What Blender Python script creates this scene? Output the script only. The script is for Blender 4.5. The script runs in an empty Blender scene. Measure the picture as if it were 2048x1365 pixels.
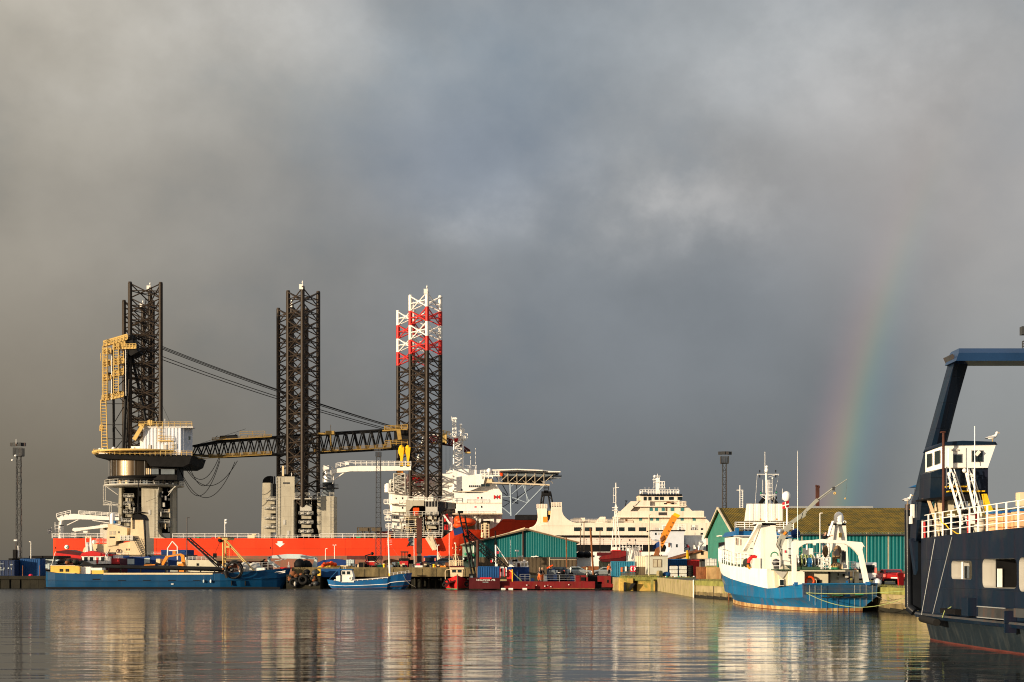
import bpy, math, random
from mathutils import Vector, Matrix
random.seed(7)
R = math.radians
F, HZ, CH = 2844.0, 1130.0, 3.25          # focal length in photo pixels, horizon row, eye height
SC = bpy.context.scene
COL = SC.collection
def PX(x, D): return (x - 1024) * D / F
def PZ(y, D): return CH + (HZ - y) * D / F
def P(x, y, D): return Vector((PX(x, D), D, PZ(y, D)))
def V(*a): return Vector(a)

# ------------------------------------------------------------------ materials
MATS = {}
def mat(name, col, rough=.55, metal=0., var=.14, vs=.8, streak=0., scol=(.16, .06, .025), ss=1., bump=0., bs=6., emit=None, es=1., spec=.22, spots=None, sk=.5, aniso=None, seams=None):
    m = bpy.data.materials.new(name); m.use_nodes = True
    nt = m.node_tree; n = nt.nodes; L = nt.links
    b = n['Principled BSDF']
    geo = n.new('ShaderNodeNewGeometry')
    def noise(scale, detail=4, vec=None, mul=None):
        t = n.new('ShaderNodeTexNoise'); t.inputs['Scale'].default_value = scale; t.inputs['Detail'].default_value = detail
        if mul:
            mp = n.new('ShaderNodeMapping'); mp.inputs['Scale'].default_value = mul
            L.new(geo.outputs['Position'], mp.inputs['Vector']); L.new(mp.outputs[0], t.inputs['Vector'])
        else: L.new(geo.outputs['Position'], t.inputs['Vector'])
        return t
    def mixc(f, a, c):
        x = n.new('ShaderNodeMix'); x.data_type = 'RGBA'
        for s, v in ((x.inputs[0], f), (x.inputs[6], a), (x.inputs[7], c)):
            if hasattr(v, 'links') or isinstance(v, bpy.types.NodeSocket): L.new(v, s)
            else: s.default_value = v if not isinstance(v, tuple) else (*v, 1)
        return x.outputs[2]
    def ramp(src, a, c):
        r = n.new('ShaderNodeMapRange'); r.inputs[1].default_value = a; r.inputs[2].default_value = c
        L.new(src, r.inputs[0]); return r.outputs[0]
    t1 = noise(vs, 6, mul=aniso)
    c = mixc(ramp(t1.outputs['Fac'], .3, .7), tuple(v * (1 - var) for v in col), tuple(min(1, v * (1 + var)) for v in col))
    if spots:
        t3 = noise(spots[1], 5)
        mx = n.new('ShaderNodeMath'); mx.operation = 'MULTIPLY'; mx.inputs[1].default_value = spots[3] if len(spots) > 3 else .8
        L.new(ramp(t3.outputs['Fac'], spots[2], spots[2] + .12), mx.inputs[0])
        c = mixc(mx.outputs[0], c, spots[0])
    if streak:
        t2 = noise(1.0, 5, mul=(3.2 * ss, 3.2 * ss, .22 * ss))
        mx = n.new('ShaderNodeMath'); mx.operation = 'MULTIPLY'; mx.inputs[1].default_value = streak
        L.new(ramp(t2.outputs['Fac'], sk, sk + .25), mx.inputs[0])
        c = mixc(mx.outputs[0], c, scol)
    L.new(c, b.inputs['Base Color']) if not isinstance(c, tuple) else None
    rr = n.new('ShaderNodeMapRange'); rr.inputs[3].default_value = max(.03, rough - .1); rr.inputs[4].default_value = min(1, rough + .12)
    L.new(t1.outputs['Fac'], rr.inputs[0]); L.new(rr.outputs[0], b.inputs['Roughness'])
    b.inputs['Metallic'].default_value = metal
    b.inputs['Specular IOR Level'].default_value = spec
    if seams:                                   # welded plate seams: (axis, length, height, how dark)
        sp = n.new('ShaderNodeSeparateXYZ'); L.new(geo.outputs['Position'], sp.inputs[0]); cb = n.new('ShaderNodeCombineXYZ')
        L.new(sp.outputs[seams[0]], cb.inputs[0]); L.new(sp.outputs[2], cb.inputs[1])
        bt = n.new('ShaderNodeTexBrick'); L.new(cb.outputs[0], bt.inputs['Vector']); bt.inputs['Scale'].default_value = 1
        bt.inputs['Brick Width'].default_value = seams[1]; bt.inputs['Row Height'].default_value = seams[2]; bt.inputs['Mortar Size'].default_value = seams[4] if len(seams) > 4 else .018; bt.inputs['Mortar Smooth'].default_value = .6
        for i_, v_ in ((1, .92), (2, 1.08), (3, seams[3])): bt.inputs[i_].default_value = (v_, v_, v_, 1)
        mm = n.new('ShaderNodeMix'); mm.data_type = 'RGBA'; mm.blend_type = 'MULTIPLY'; mm.inputs[0].default_value = 1; L.new(c, mm.inputs[6]); L.new(bt.outputs['Color'], mm.inputs[7]); L.new(mm.outputs[2], b.inputs['Base Color'])
        bp = n.new('ShaderNodeBump'); bp.inputs['Strength'].default_value = .35; bp.inputs['Distance'].default_value = .03
        nb_ = noise(.9, 2); am = n.new('ShaderNodeMath'); am.operation = 'MULTIPLY_ADD'; am.inputs[1].default_value = -.5; L.new(bt.outputs['Fac'], am.inputs[0]); L.new(nb_.outputs['Fac'], am.inputs[2]); L.new(am.outputs[0], bp.inputs['Height']); L.new(bp.outputs[0], b.inputs['Normal'])
    if bump:
        tb = noise(bs, 6); bp = n.new('ShaderNodeBump'); bp.inputs['Strength'].default_value = bump; bp.inputs['Distance'].default_value = .1
        L.new(tb.outputs['Fac'], bp.inputs['Height']); L.new(bp.outputs[0], b.inputs['Normal'])
    if emit:
        b.inputs['Emission Color'].default_value = (*emit, 1); b.inputs['Emission Strength'].default_value = es
    MATS[name] = m
    return m
RUST = (.17, .06, .022)
mat('white', (.86, .84, .80), .45, var=.06, streak=.22, scol=(.42, .30, .20))
mat('white_clean', (.88, .87, .84), .4, var=.04)
mat('ferry_white', (.80, .71, .60), .5, var=.08, vs=.25, streak=.35, scol=(.45, .26, .16), ss=.5)
mat('ferry_pink', (.72, .62, .56), .5, var=.08, vs=.4, streak=.3, scol=(.4, .25, .18), ss=.5)
mat('ship_blue_white', (.62, .66, .74), .5, var=.06)
mat('cream', (.72, .58, .38), .5, var=.08, streak=.2, scol=(.4, .2, .08))
mat('house_grey', (.42, .39, .31), .6, var=.09, streak=.3, scol=(.24, .19, .13), vs=.3, ss=.5, seams=(0, 3.2, 2.8, .78, .06))
mat('pale_grey', (.50, .49, .45), .5, var=.08, streak=.2, scol=(.22, .14, .08))
mat('hull_red', (.74, .048, .010), .5, var=.07, vs=.15, streak=.3, scol=(.34, .035, .012), ss=.35, seams=(0, 9., 2.6, .72, .07), sk=.55)
mat('hull_boot', (.27, .105, .07), .8, var=.25, vs=.25, streak=.6, scol=(.16, .13, .09), ss=.4, sk=.42)
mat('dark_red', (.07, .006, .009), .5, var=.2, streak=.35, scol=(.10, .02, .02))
mat('red', (.55, .018, .018), .5, var=.12, streak=.2, scol=(.2, .04, .03))
mat('barge_red', (.17, .008, .011), .55, var=.2, streak=.45, scol=(.14, .04, .02), sk=.45)
mat('orange_red', (.80, .075, .010), .4, var=.06)
mat('orange', (.75, .26, .03), .5, var=.14, streak=.3)
mat('yellow', (.80, .50, .07), .5, var=.12, streak=.2, scol=(.3, .14, .04))
mat('bright_yellow', (.85, .52, .02), .45, var=.1)
mat('mast_yellow', (.64, .44, .15), .5, var=.1, streak=.25, scol=(.3, .14, .04))
mat('house_yellow', (.80, .50, .10), .5, var=.08, streak=.12, scol=(.3, .14, .04))
mat('leg_brown', (.034, .024, .017), .5, var=.3, vs=.5, spec=.25)
mat('leg_white', (.80, .78, .74), .45, var=.05)
mat('leg_red', (.55, .035, .03), .45, var=.08)
mat('black', (.008, .008, .009), .6, var=.3, spec=.1)
mat('black_gloss', (.010, .012, .016), .22, var=.3)
mat('boom_yellow', (.34, .22, .06), .6, var=.2)  # browner yellow: shade and dirt on the boom walkway mixed into the colour
mat('pale_steel', (.34, .42, .50), .5, var=.08)
mat('crane_black', (.012, .012, .013), .5, var=.3, spec=.12)
mat('drum_bronze', (.10, .075, .05), .3, .75, var=.12, aniso=(1, 1, .1))
mat('steel', (.32, .33, .34), .4, .5, var=.15, streak=.3)
mat('galv', (.55, .58, .60), .3, .6, var=.08)
mat('dark_steel', (.06, .065, .07), .5, .3, var=.3, streak=.4)
mat('grey_blue', (.14, .17, .20), .5, var=.15)
mat('crane_grey', (.33, .34, .30), .5, var=.12, streak=.15)
mat('glass', (.012, .022, .025), .06, var=.3, spec=.8)
mat('glass_teal', (.05, .20, .22), .1, var=.2, spec=.8)
mat('glass_warm', (.45, .40, .30), .2, var=.2)
mat('dredger_blue', (.0015, .052, .14), .42, var=.16, vs=.35, streak=.3, scol=(.02, .07, .13), ss=.6, seams=(0, 5., 1.1, .7, .03))
mat('boat_blue', (.010, .11, .30), .42, var=.15, streak=.3, scol=(.12, .08, .06))
mat('trawler_blue', (.008, .125, .28), .38, var=.12, vs=.5, streak=.62, scol=(.15, .065, .035), ss=.9, sk=.5, seams=(1, 2.4, .8, .75, .012))
mat('trawler_white', (.88, .85, .78), .45, var=.05, vs=.5, streak=.3, scol=(.5, .36, .22), ss=1.1, sk=.52)
mat('boot_yellow', (.52, .36, .16), .7, var=.3, vs=1.5, streak=.7, scol=(.20, .075, .02), ss=.5, sk=.45, spots=((.30, .12, .04), 1.3, .5))
mat('navy', (.0035, .013, .029), .36, var=.22, vs=.5, streak=.28, scol=(.04, .016, .024), ss=.8, spec=.22, seams=(1, 3.2, 1.15, .55), spots=((.022, .030, .038), .55, .56, .6))
mat('navy_beam', (.008, .035, .10), .3, var=.12, spec=.6)
mat('navy_weathered', (.012, .020, .028), .5, var=.3, vs=.6, streak=.6, scol=(.055, .062, .062), ss=1.0, sk=.5)
mat('antifoul', (.10, .028, .024), .7, var=.25, streak=.5, scol=(.07, .03, .03))
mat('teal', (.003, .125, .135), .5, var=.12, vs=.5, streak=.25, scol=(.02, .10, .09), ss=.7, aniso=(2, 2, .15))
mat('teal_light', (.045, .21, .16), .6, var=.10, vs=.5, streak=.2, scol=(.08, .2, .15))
mat('pale_green', (.30, .42, .33), .6, var=.08)
mat('brown_wood', (.11, .085, .055), .8, var=.3, vs=1.5, streak=.5, scol=(.05, .035, .025), ss=1.5, aniso=(3, 3, .3))
mat('eave', (.16, .11, .07), .8, var=.2)
mat('eave_light', (.62, .52, .38), .7, var=.15)
mat('concrete', (.34, .28, .15), .85, var=.22, vs=.6, streak=.55, scol=(.15, .12, .06), bump=.4, spots=((.20, .20, .04), 1.1, .55), ss=.6)
mat('concrete_algae', (.22, .22, .06), .9, var=.35, vs=1.5, bump=.6, streak=.3, scol=(.10, .10, .03))
mat('quay_old', (.20, .155, .075), .9, var=.35, vs=.5, streak=.75, scol=(.07, .055, .03), bump=.4, ss=.5, sk=.42, spots=((.10, .085, .04), .7, .5))
mat('quay_warm', (.55, .36, .09), .85, var=.3, vs=.8, streak=.5, scol=(.20, .17, .05), bump=.4, spots=((.22, .22, .05), 1.0, .52))
mat('quay_dark', (.018, .017, .012), .85, var=.4, vs=.7, streak=.5, scol=(.02, .022, .014), bump=.4)  # near-black puts the left quay's shade into the colour
mat('ground', (.14, .13, .10), .95, var=.3, vs=.4, bump=.3, spots=((.10, .12, .04), .5, .52))
mat('timber_wet_shaded', (.020, .018, .011), .8, var=.4, vs=2, streak=.4, scol=(.02, .02, .014))  # wet algae timber, darkened further for the shade under the quay lip
mat('timber_moss', (.23, .22, .07), .9, var=.35, vs=2, bump=.5)
mat('cont_blue', (.006, .06, .20), .5, var=.15, streak=.25, scol=(.03, .05, .08))
mat('cont_deepblue', (.004, .020, .075), .5, var=.2, streak=.2, scol=(.02, .03, .05))  # deep blue, darkened in place of the shade over the left quay
mat('cont_cyan', (.02, .17, .28), .5, var=.15, streak=.25, scol=(.10, .08, .06))
mat('cont_red', (.50, .025, .03), .5, var=.15, streak=.2)
mat('cabin_grey', (.50, .50, .43), .6, var=.06, streak=.1)
mat('cabin_cream', (.62, .58, .44), .6, var=.08, streak=.15)
mat('light_blue', (.50, .60, .62), .6, var=.08, streak=.2, scol=(.3, .3, .28))
mat('tyre', (.012, .012, .012), .8, var=.3)
mat('rope', (.30, .36, .14), .8)
mat('rope_grey', (.22, .20, .17), .8)
mat('rust', (.20, .075, .03), .85, var=.35, vs=2, bump=.4)
mat('rust_block', (.42, .27, .12), .85, var=.35, vs=1.2, streak=.6, scol=(.28, .09, .02), bump=.4)
mat('spud', (.075, .028, .02), .7, var=.3, streak=.5, scol=(.03, .015, .012))
mat('skin', (.50, .29, .20), .6)
mat('cloth_black', (.012, .012, .016), .85, bump=.3, bs=14)
mat('cloth_denim', (.03, .045, .08), .85, bump=.3, bs=14)
mat('cloth_orange', (.80, .16, .03), .8, bump=.3, bs=14)
mat('hair', (.05, .035, .02), .8)
mat('gull_white', (.80, .78, .74), .7, var=.05)
mat('gull_grey', (.40, .41, .43), .7)
mat('beak', (.75, .45, .06), .5)
mat('flag_red', (.62, .02, .03), .8)
mat('flag_blue', (.012, .04, .16), .8)
mat('flag_dark', (.03, .035, .05), .8, spots=((.4, .4, .42), 3., .5))
mat('pink_red', (.75, .03, .07), .6)
mat('net', (.20, .13, .07), .95, var=.4, vs=3, bump=.8, bs=12)
mat('net_dark', (.03, .035, .03), .95, var=.5, vs=2, bump=1., bs=6)
mat('green', (.03, .25, .13), .6)
mat('deck_green', (.05, .10, .06), .8, var=.25)
mat('ibc_peach', (.75, .42, .22), .6, var=.08)
mat('ibc_white', (.70, .70, .66), .4, var=.1)
mat('car_silver', (.45, .50, .50), .25, .6, var=.05)
mat('car_dark', (.02, .02, .03), .25, var=.1)
mat('car_white', (.75, .75, .74), .3, var=.04)
mat('car_red', (.45, .02, .02), .25, var=.05)
mat('tail_light', (.6, .05, .04), .3, emit=(1, .25, .15), es=.6)
mat('lit_lamp', (1, .9, .8), .3, emit=(1, .75, .6), es=4)
mat('foam', (.75, .74, .68), .8)

def mk_roof():
    m = mat('moss_roof', (.20, .135, .02), .9, var=.25, vs=.5, spots=((.10, .085, .02), .9, .5), bump=.3)
    nt = m.node_tree; n = nt.nodes; L = nt.links
    geo = n.new('ShaderNodeNewGeometry'); w = n.new('ShaderNodeTexWave'); w.bands_direction = 'X'; w.inputs['Scale'].default_value = 1.6
    L.new(geo.outputs['Position'], w.inputs['Vector'])
    w2 = n.new('ShaderNodeTexWave'); w2.bands_direction = 'Z'; w2.inputs['Scale'].default_value = .9; L.new(geo.outputs['Position'], w2.inputs['Vector'])
    a = n.new('ShaderNodeMath'); a.operation = 'ADD'; L.new(w.outputs['Fac'], a.inputs[0]); L.new(w2.outputs['Fac'], a.inputs[1])
    bp = n.new('ShaderNodeBump'); bp.inputs['Strength'].default_value = .8; bp.inputs['Distance'].default_value = .15
    L.new(a.outputs[0], bp.inputs['Height']); L.new(bp.outputs[0], n['Principled BSDF'].inputs['Normal'])
mk_roof()

# ------------------------------------------------------------------ things and meshes
ORG = {}
def thing(name, label, cat, loc=(0, 0, 0), group=None, local=False, rz=0.):
    o = bpy.data.objects.new(name, None); COL.objects.link(o); o.empty_display_size = .3
    o.location = loc; o.rotation_euler = (0, 0, rz)
    o['label'] = label; o['category'] = cat
    if group: o['group'] = group
    ORG[o.name] = Vector((0, 0, 0)) if local else Vector(loc)
    return o
def copy_thing(root, loc, label, rz=None, scale=None, name=None):
    r = root.copy(); COL.objects.link(r); r.location = loc; r['label'] = label
    if rz is not None: r.rotation_euler = (0, 0, rz)
    if scale: r.scale = scale
    for ch in list(root.children):
        c = ch.copy(); COL.objects.link(c); c.parent = r
        for g in list(ch.children):
            d = g.copy(); COL.objects.link(d); d.parent = c
    return r
def frame_of(d, ref=None):
    d = Vector(d).normalized()
    up = Vector((0, 0, 1)) if abs(d.z) < .95 else Vector((1, 0, 0))
    a = d.cross(up).normalized(); b = a.cross(d).normalized()
    return d, a, b
class MB:
    def __init__(s, m='white'):
        s.v = []; s.f = []; s.fm = []; s.sm = []; s.mats = []; s.seg = []; s.use(m)
    def use(s, m):
        if m not in s.mats: s.mats.append(m)
        s.c = s.mats.index(m); return s
    def add(s, vs, fs, smooth=False):
        o = len(s.v); s.v += [tuple(v) for v in vs]; s.seg.append((o, len(s.v), len(s.f), len(s.f) + len(fs)))
        for f in fs: s.f.append(tuple(i + o for i in f)); s.fm.append(s.c); s.sm.append(smooth)
        return s
    def box(s, x0, x1, y0, y1, z0, z1):
        x0, x1 = sorted((x0, x1)); y0, y1 = sorted((y0, y1)); z0, z1 = sorted((z0, z1))
        v = [(x, y, z) for z in (z0, z1) for y in (y0, y1) for x in (x0, x1)]
        return s.add(v, [(0, 2, 3, 1), (4, 5, 7, 6), (0, 1, 5, 4), (2, 6, 7, 3), (0, 4, 6, 2), (1, 3, 7, 5)])
    def pb(s, x0, y0, x1, y1, D, th=.5):           # a box whose front face fills this patch of the view at depth D
        return s.box(PX(x0, D), PX(x1, D), D, D + th, PZ(y1, D), PZ(y0, D))
    def ext(s, pts, vec, smooth=False):
        pts = [Vector(p) for p in pts]; vec = Vector(vec); n = len(pts)
        nrm = Vector((0, 0, 0))
        for i in range(n): nrm += pts[i].cross(pts[(i + 1) % n])
        if nrm.dot(vec) > 0: pts = pts[::-1]
        v = pts + [p + vec for p in pts]
        f = [tuple(range(n)), tuple(range(2 * n - 1, n - 1, -1))]
        f += [(i, i + n, (i + 1) % n + n, (i + 1) % n) for i in range(n)]
        return s.add(v, f, smooth)
    def prism(s, pts, D, th=.5):
        return s.ext([P(x, y, D) for x, y in pts], (0, th, 0))
    def tube(s, p, q, r, n=8, r2=None, smooth=True):
        p, q = Vector(p), Vector(q)
        if (q - p).length < 1e-6: return s
        r2 = r if r2 is None else r2
        d, a, b = frame_of(q - p); v = []
        for c, rr in ((p, r), (q, r2)):
            for i in range(n):
                t = 2 * math.pi * i / n; v.append(c + (a * math.cos(t) + b * math.sin(t)) * rr)
        s.add(v, [(i, (i + 1) % n, (i + 1) % n + n, i + n) for i in range(n)], smooth and n > 5)
        s.add(v, [tuple(range(n - 1, -1, -1)), tuple(range(n, 2 * n))])
        return s
    def ptube(s, x0, y0, x1, y1, D, rpx, n=8, D2=None, r2=None):
        D2 = D if D2 is None else D2
        return s.tube(P(x0, y0, D), P(x1, y1, D2), rpx * D / F, n, None if r2 is None else r2 * D2 / F)
    def path(s, pts, r, n=6):
        for i in range(len(pts) - 1): s.tube(pts[i], pts[i + 1], r, n)
        return s
    def beam(s, p, q, w, h, n=None):               # square bar
        p, q = Vector(p), Vector(q); d, a, b = frame_of(q - p)
        v = [c + a * i * w / 2 + b * j * h / 2 for c in (p, q) for i, j in ((-1, -1), (1, -1), (1, 1), (-1, 1))]
        return s.add(v, [(0, 3, 2, 1), (4, 5, 6, 7), (0, 1, 5, 4), (1, 2, 6, 5), (2, 3, 7, 6), (3, 0, 4, 7)])
    def lathe(s, c, prof, n=16, axis='z', smooth=True):
        c = Vector(c); v = []
        for r, z in prof:
            for i in range(n):
                t = 2 * math.pi * i / n
                o = (r * math.cos(t), r * math.sin(t), z)
                if axis == 'x': o = (o[2], o[0], o[1])
                if axis == 'y': o = (o[1], o[2], o[0])
                v.append(c + Vector(o))
        m = len(prof)
        s.add(v, [(j * n + i, j * n + (i + 1) % n, (j + 1) * n + (i + 1) % n, (j + 1) * n + i) for j in range(m - 1) for i in range(n)], smooth)
        s.add(v, [tuple(range(n - 1, -1, -1)), tuple(range((m - 1) * n, m * n))])
        return s
    def ball(s, c, r, sz=1., n=12, sx=1., sy=1.):
        c = Vector(c); k = n // 2; pr = [(max(.001, math.sin(math.pi * i / k)), -math.cos(math.pi * i / k)) for i in range(k + 1)]; v = []
        for a, z in pr:
            for i in range(n):
                t = 2 * math.pi * i / n; v.append(c + Vector((a * math.cos(t) * r * sx, a * math.sin(t) * r * sy, z * r * sz)))
        return s.add(v, [(j * n + i, j * n + (i + 1) % n, (j + 1) * n + (i + 1) % n, (j + 1) * n + i) for j in range(k) for i in range(n)], True)
    def torus(s, c, Rr, r, axis=(0, 1, 0), n=20, m=8, a0=0, a1=360):
        c = Vector(c); d, a, b = frame_of(axis); v = []; full = (a1 - a0) >= 360
        N = n if full else n + 1
        for i in range(N):
            t = R(a0 + (a1 - a0) * i / n); e = a * math.cos(t) + b * math.sin(t)
            for j in range(m):
                u = 2 * math.pi * j / m; v.append(c + e * (Rr + r * math.cos(u)) + d * r * math.sin(u))
        return s.add(v, [(i * m + j, i * m + (j + 1) % m, ((i + 1) % N) * m + (j + 1) % m, ((i + 1) % N) * m + j) for i in range(n) for j in range(m)], True)
    def rail(s, pts, h=1., bars=2, step=1.6, r=.03, pr=None, base=False):
        pts = [Vector(p) for p in pts]; pr = pr or r * 1.3
        for i in range(len(pts) - 1):
            a, b = pts[i], pts[i + 1]; L_ = (b - a).length; k = max(1, int(round(L_ / step)))
            for j in range(bars + 1):
                z = Vector((0, 0, h * (j + 1) / (bars + 1))); s.tube(a + z, b + z, r, 5)
            for j in range(k + (i == len(pts) - 2)):
                p = a.lerp(b, j / k); s.tube(p, p + Vector((0, 0, h)), pr, 5)
        return s
    def lattice(s, p, q, w0, w1, bays, rc, rb, h0=None, h1=None, n=5, tri=False):
        p, q = Vector(p), Vector(q); d, a, b = frame_of(q - p)
        h0 = w0 if h0 is None else h0; h1 = w1 if h1 is None else h1
        cs = ((-1, -1), (1, -1), (1, 1), (-1, 1)) if not tri else ((-1, -1), (1, -1), (0, 1))
        def pt(t, k):
            w = w0 + (w1 - w0) * t; h = h0 + (h1 - h0) * t
            return p.lerp(q, t) + a * cs[k][0] * w / 2 + b * cs[k][1] * h / 2
        m = len(cs)
        for k in range(m): s.tube(pt(0, k), pt(1, k), rc, n + 1)
        for i in range(bays):
            t0, t1 = i / bays, (i + 1) / bays
            for k in range(m):
                k2 = (k + 1) % m
                s.tube(pt(t0, k), pt(t1, k2), rb, n) if i % 2 == 0 else s.tube(pt(t0, k2), pt(t1, k), rb, n)
                s.tube(pt(t1, k), pt(t1, k2), rb, n)
        return s
    def ladder(s, p, q, w=.45, r=.025, step=.35, side=(1, 0, 0)):
        p, q, w_ = Vector(p), Vector(q), Vector(side) * w / 2
        s.tube(p - w_, q - w_, r, 5); s.tube(p + w_, q + w_, r, 5)
        k = max(1, int((q - p).length / step))
        for i in range(1, k): c = p.lerp(q, i / k); s.tube(c - w_, c + w_, r * .8, 4)
        return s
    def loft(s, levels, mats, close_ends=True, smooth=True):
        """levels: bottom..top; each a list of points round the hull (same count), open curve port-stern..bow..starboard-stern"""
        n = len(levels[0])
        for k in range(len(levels) - 1):
            s.use(mats[k]); a, b = levels[k], levels[k + 1]
            s.add(list(a) + list(b), [(i, i + 1, i + 1 + n, i + n) for i in range(n - 1)] + ([(n - 1, 0, n, 2 * n - 1)] if close_ends else []), False)
        return s
    def corr(s, a, b, z0, z1, pitch=.28, depth=.05, out=None):
        """corrugated sheet from plan point a to b, standing z0..z1 (z1 may be a function of t)"""
        a, b = Vector((a[0], a[1], 0)), Vector((b[0], b[1], 0)); d = (b - a); L_ = d.length; d.normalize()
        o = Vector(out).normalized() if out else Vector((d.y, -d.x, 0)); k = max(2, int(L_ / pitch)); pts = []
        for i in range(k):
            t0 = i / k
            for f, e in ((0, 0), (.35, 0), (.5, 1), (.85, 1)):
                pts.append((t0 + f / k, e))
        pts.append((1, 0)); lo = []; hi = []
        for t, e in pts:
            p = a + d * L_ * t + o * depth * e; z = z1(t) if callable(z1) else z1; y = z0(t) if callable(z0) else z0
            lo.append((p.x, p.y, y)); hi.append((p.x, p.y, z))
        n = len(pts)
        return s.add(lo + hi, [(i, i + 1, i + 1 + n, i + n) for i in range(n - 1)])
    def clusters(s, pad=.12):
        bx = []
        for a, b, c, d in s.seg:
            q = s.v[a:b]; bx.append([[min(p[k] for p in q) - pad for k in range(3)], [max(p[k] for p in q) + pad for k in range(3)]])
        n = len(bx); par = list(range(n))
        def find(i):
            while par[i] != i: par[i] = par[par[i]]; i = par[i]
            return i
        for i in range(n):
            for j in range(i + 1, n):
                if all(bx[i][0][k] <= bx[j][1][k] and bx[j][0][k] <= bx[i][1][k] for k in range(3)): par[find(i)] = find(j)
        g = {}
        for i in range(n): g.setdefault(find(i), []).append(i)
        return list(g.values())
    def build(s, name, parent=None, *a, **k):
        if parent is not None and 1 < len(s.seg) < 700:
            cl = s.clusters()
            if 1 < len(cl) <= 40:
                outs = []
                for c in sorted(cl, key=lambda c: -sum(s.seg[i][1] - s.seg[i][0] for i in c)):
                    m = MB(s.mats[0]); m.mats = list(s.mats)
                    for i in c:
                        a0, b0, f0, f1 = s.seg[i]; o = len(m.v) - a0; m.v += s.v[a0:b0]
                        m.f += [tuple(x + o for x in f) for f in s.f[f0:f1]]; m.fm += s.fm[f0:f1]; m.sm += s.sm[f0:f1]
                    used = sorted(set(m.fm)); m.fm = [used.index(x) for x in m.fm]; m.mats = [s.mats[x] for x in used]
                    outs.append(m.build1(name, parent, *a, **k))
                return outs[0]
        return s.build1(name, parent, *a, **k)
    def build1(s, name, parent=None, label=None, cat=None, group=None, kind=None, bevel=0., base=None):
        me = bpy.data.meshes.new(name); o = bpy.data.objects.new(name, me)
        if parent is not None: org = ORG[parent.name]
        elif base is not None: org = Vector(base)
        else:
            xs = [v[0] for v in s.v]; ys = [v[1] for v in s.v]; zs = [v[2] for v in s.v]
            org = Vector(((min(xs) + max(xs)) / 2, (min(ys) + max(ys)) / 2, min(zs)))
        me.from_pydata([(v[0] - org.x, v[1] - org.y, v[2] - org.z) for v in s.v], [], s.f)
        for m in s.mats: me.materials.append(MATS[m])
        me.polygons.foreach_set('material_index', s.fm); me.polygons.foreach_set('use_smooth', s.sm)
        me.update(); COL.objects.link(o)
        if parent is not None: o.parent = parent; ORG[o.name] = org
        else: o.location = org; ORG[o.name] = org
        if label: o['label'] = label
        if cat: o['category'] = cat
        if group: o['group'] = group
        if kind: o['kind'] = kind
        if bevel:
            b = o.modifiers.new('bevel', 'BEVEL'); b.width = bevel; b.segments = 2; b.limit_method = 'ANGLE'
        return o
def text(s_, parent, loc, size, m, name='lettering', ax=None, rot=(90, 0, 0), depth=.01):
    cu = bpy.data.curves.new(name, 'FONT'); cu.body = s_; cu.size = size; cu.extrude = depth; cu.align_x = 'CENTER'; cu.align_y = 'CENTER'
    t = bpy.data.objects.new('tmp', cu); COL.objects.link(t)
    bpy.context.view_layer.update()
    me = bpy.data.meshes.new_from_object(t.evaluated_get(bpy.context.evaluated_depsgraph_get()))
    bpy.data.objects.remove(t)
    o = bpy.data.objects.new(name, me); COL.objects.link(o); me.materials.clear(); me.materials.append(MATS[m])
    o.parent = parent; o.location = Vector(loc) - ORG[parent.name]; o.rotation_euler = tuple(R(a) for a in rot)
    return o
def win_row(parent, xs, y0, y1, w, D, m='glass', frame=None, name='window', th=.06):
    for x in xs:
        b = MB(m).pb(x, y0, x + w, y1, D - .03, th)
        if frame:
            b.use(frame); f = 1.0
            b.pb(x - f, y0 - f, x + w + f, y0, D - .05, .08); b.pb(x - f, y1, x + w + f, y1 + f, D - .05, .08)
            b.pb(x - f, y0, x, y1, D - .05, .08); b.pb(x + w, y0, x + w + f, y1, D - .05, .08)
        b.build(name, parent)
# ------------------------------------------------------------------ camera, sun, sky
cd = bpy.data.cameras.new('camera'); cam = bpy.data.objects.new('camera', cd); COL.objects.link(cam)
cam.location = (0, 0, CH); cam.rotation_euler = (R(90), 0, 0)
cd.sensor_width = 36; cd.lens = F / 2048 * 36; cd.shift_y = (HZ - 682.5) / 2048
cd.clip_end = 20000; cd.clip_start = .5; SC.camera = cam
SUN_AZ, SUN_EL = 54., 6.5
LD = Vector((math.sin(R(SUN_AZ)) * math.cos(R(SUN_EL)), math.cos(R(SUN_AZ)) * math.cos(R(SUN_EL)), -math.sin(R(SUN_EL))))
sd = bpy.data.lights.new('sun', 'SUN'); sun = bpy.data.objects.new('sun', sd); COL.objects.link(sun)
sd.energy = 4.8; sd.angle = R(.6); sd.color = (1., .80, .55)
sun.rotation_euler = LD.to_track_quat('-Z', 'Y').to_euler(); sun.location = (-60, -50, 60)
SC.cycles.pixel_filter_type = 'BLACKMAN_HARRIS'; SC.cycles.filter_width = 1.1
SC.view_settings.view_transform = 'Standard'; SC.view_settings.look = 'None'; SC.view_settings.exposure = .45; SC.view_settings.gamma = 1
w = bpy.data.worlds.new('World'); SC.world = w; w.use_nodes = True
nt = w.node_tree; n = nt.nodes; L = nt.links; n.clear()
def M(op, a, b=None, c=None, clamp=False):
    x = n.new('ShaderNodeMath'); x.operation = op; x.use_clamp = clamp
    for i, v in enumerate((a, b, c)):
        if v is None: continue
        if isinstance(v, (int, float)): x.inputs[i].default_value = v
        else: L.new(v, x.inputs[i])
    return x.outputs[0]
def VM(op, a, b=None):
    x = n.new('ShaderNodeVectorMath'); x.operation = op
    for i, v in enumerate((a, b)):
        if v is None: continue
        if isinstance(v, (tuple, list, Vector)): x.inputs[i].default_value = tuple(v)
        else: L.new(v, x.inputs[i])
    return x
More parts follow.
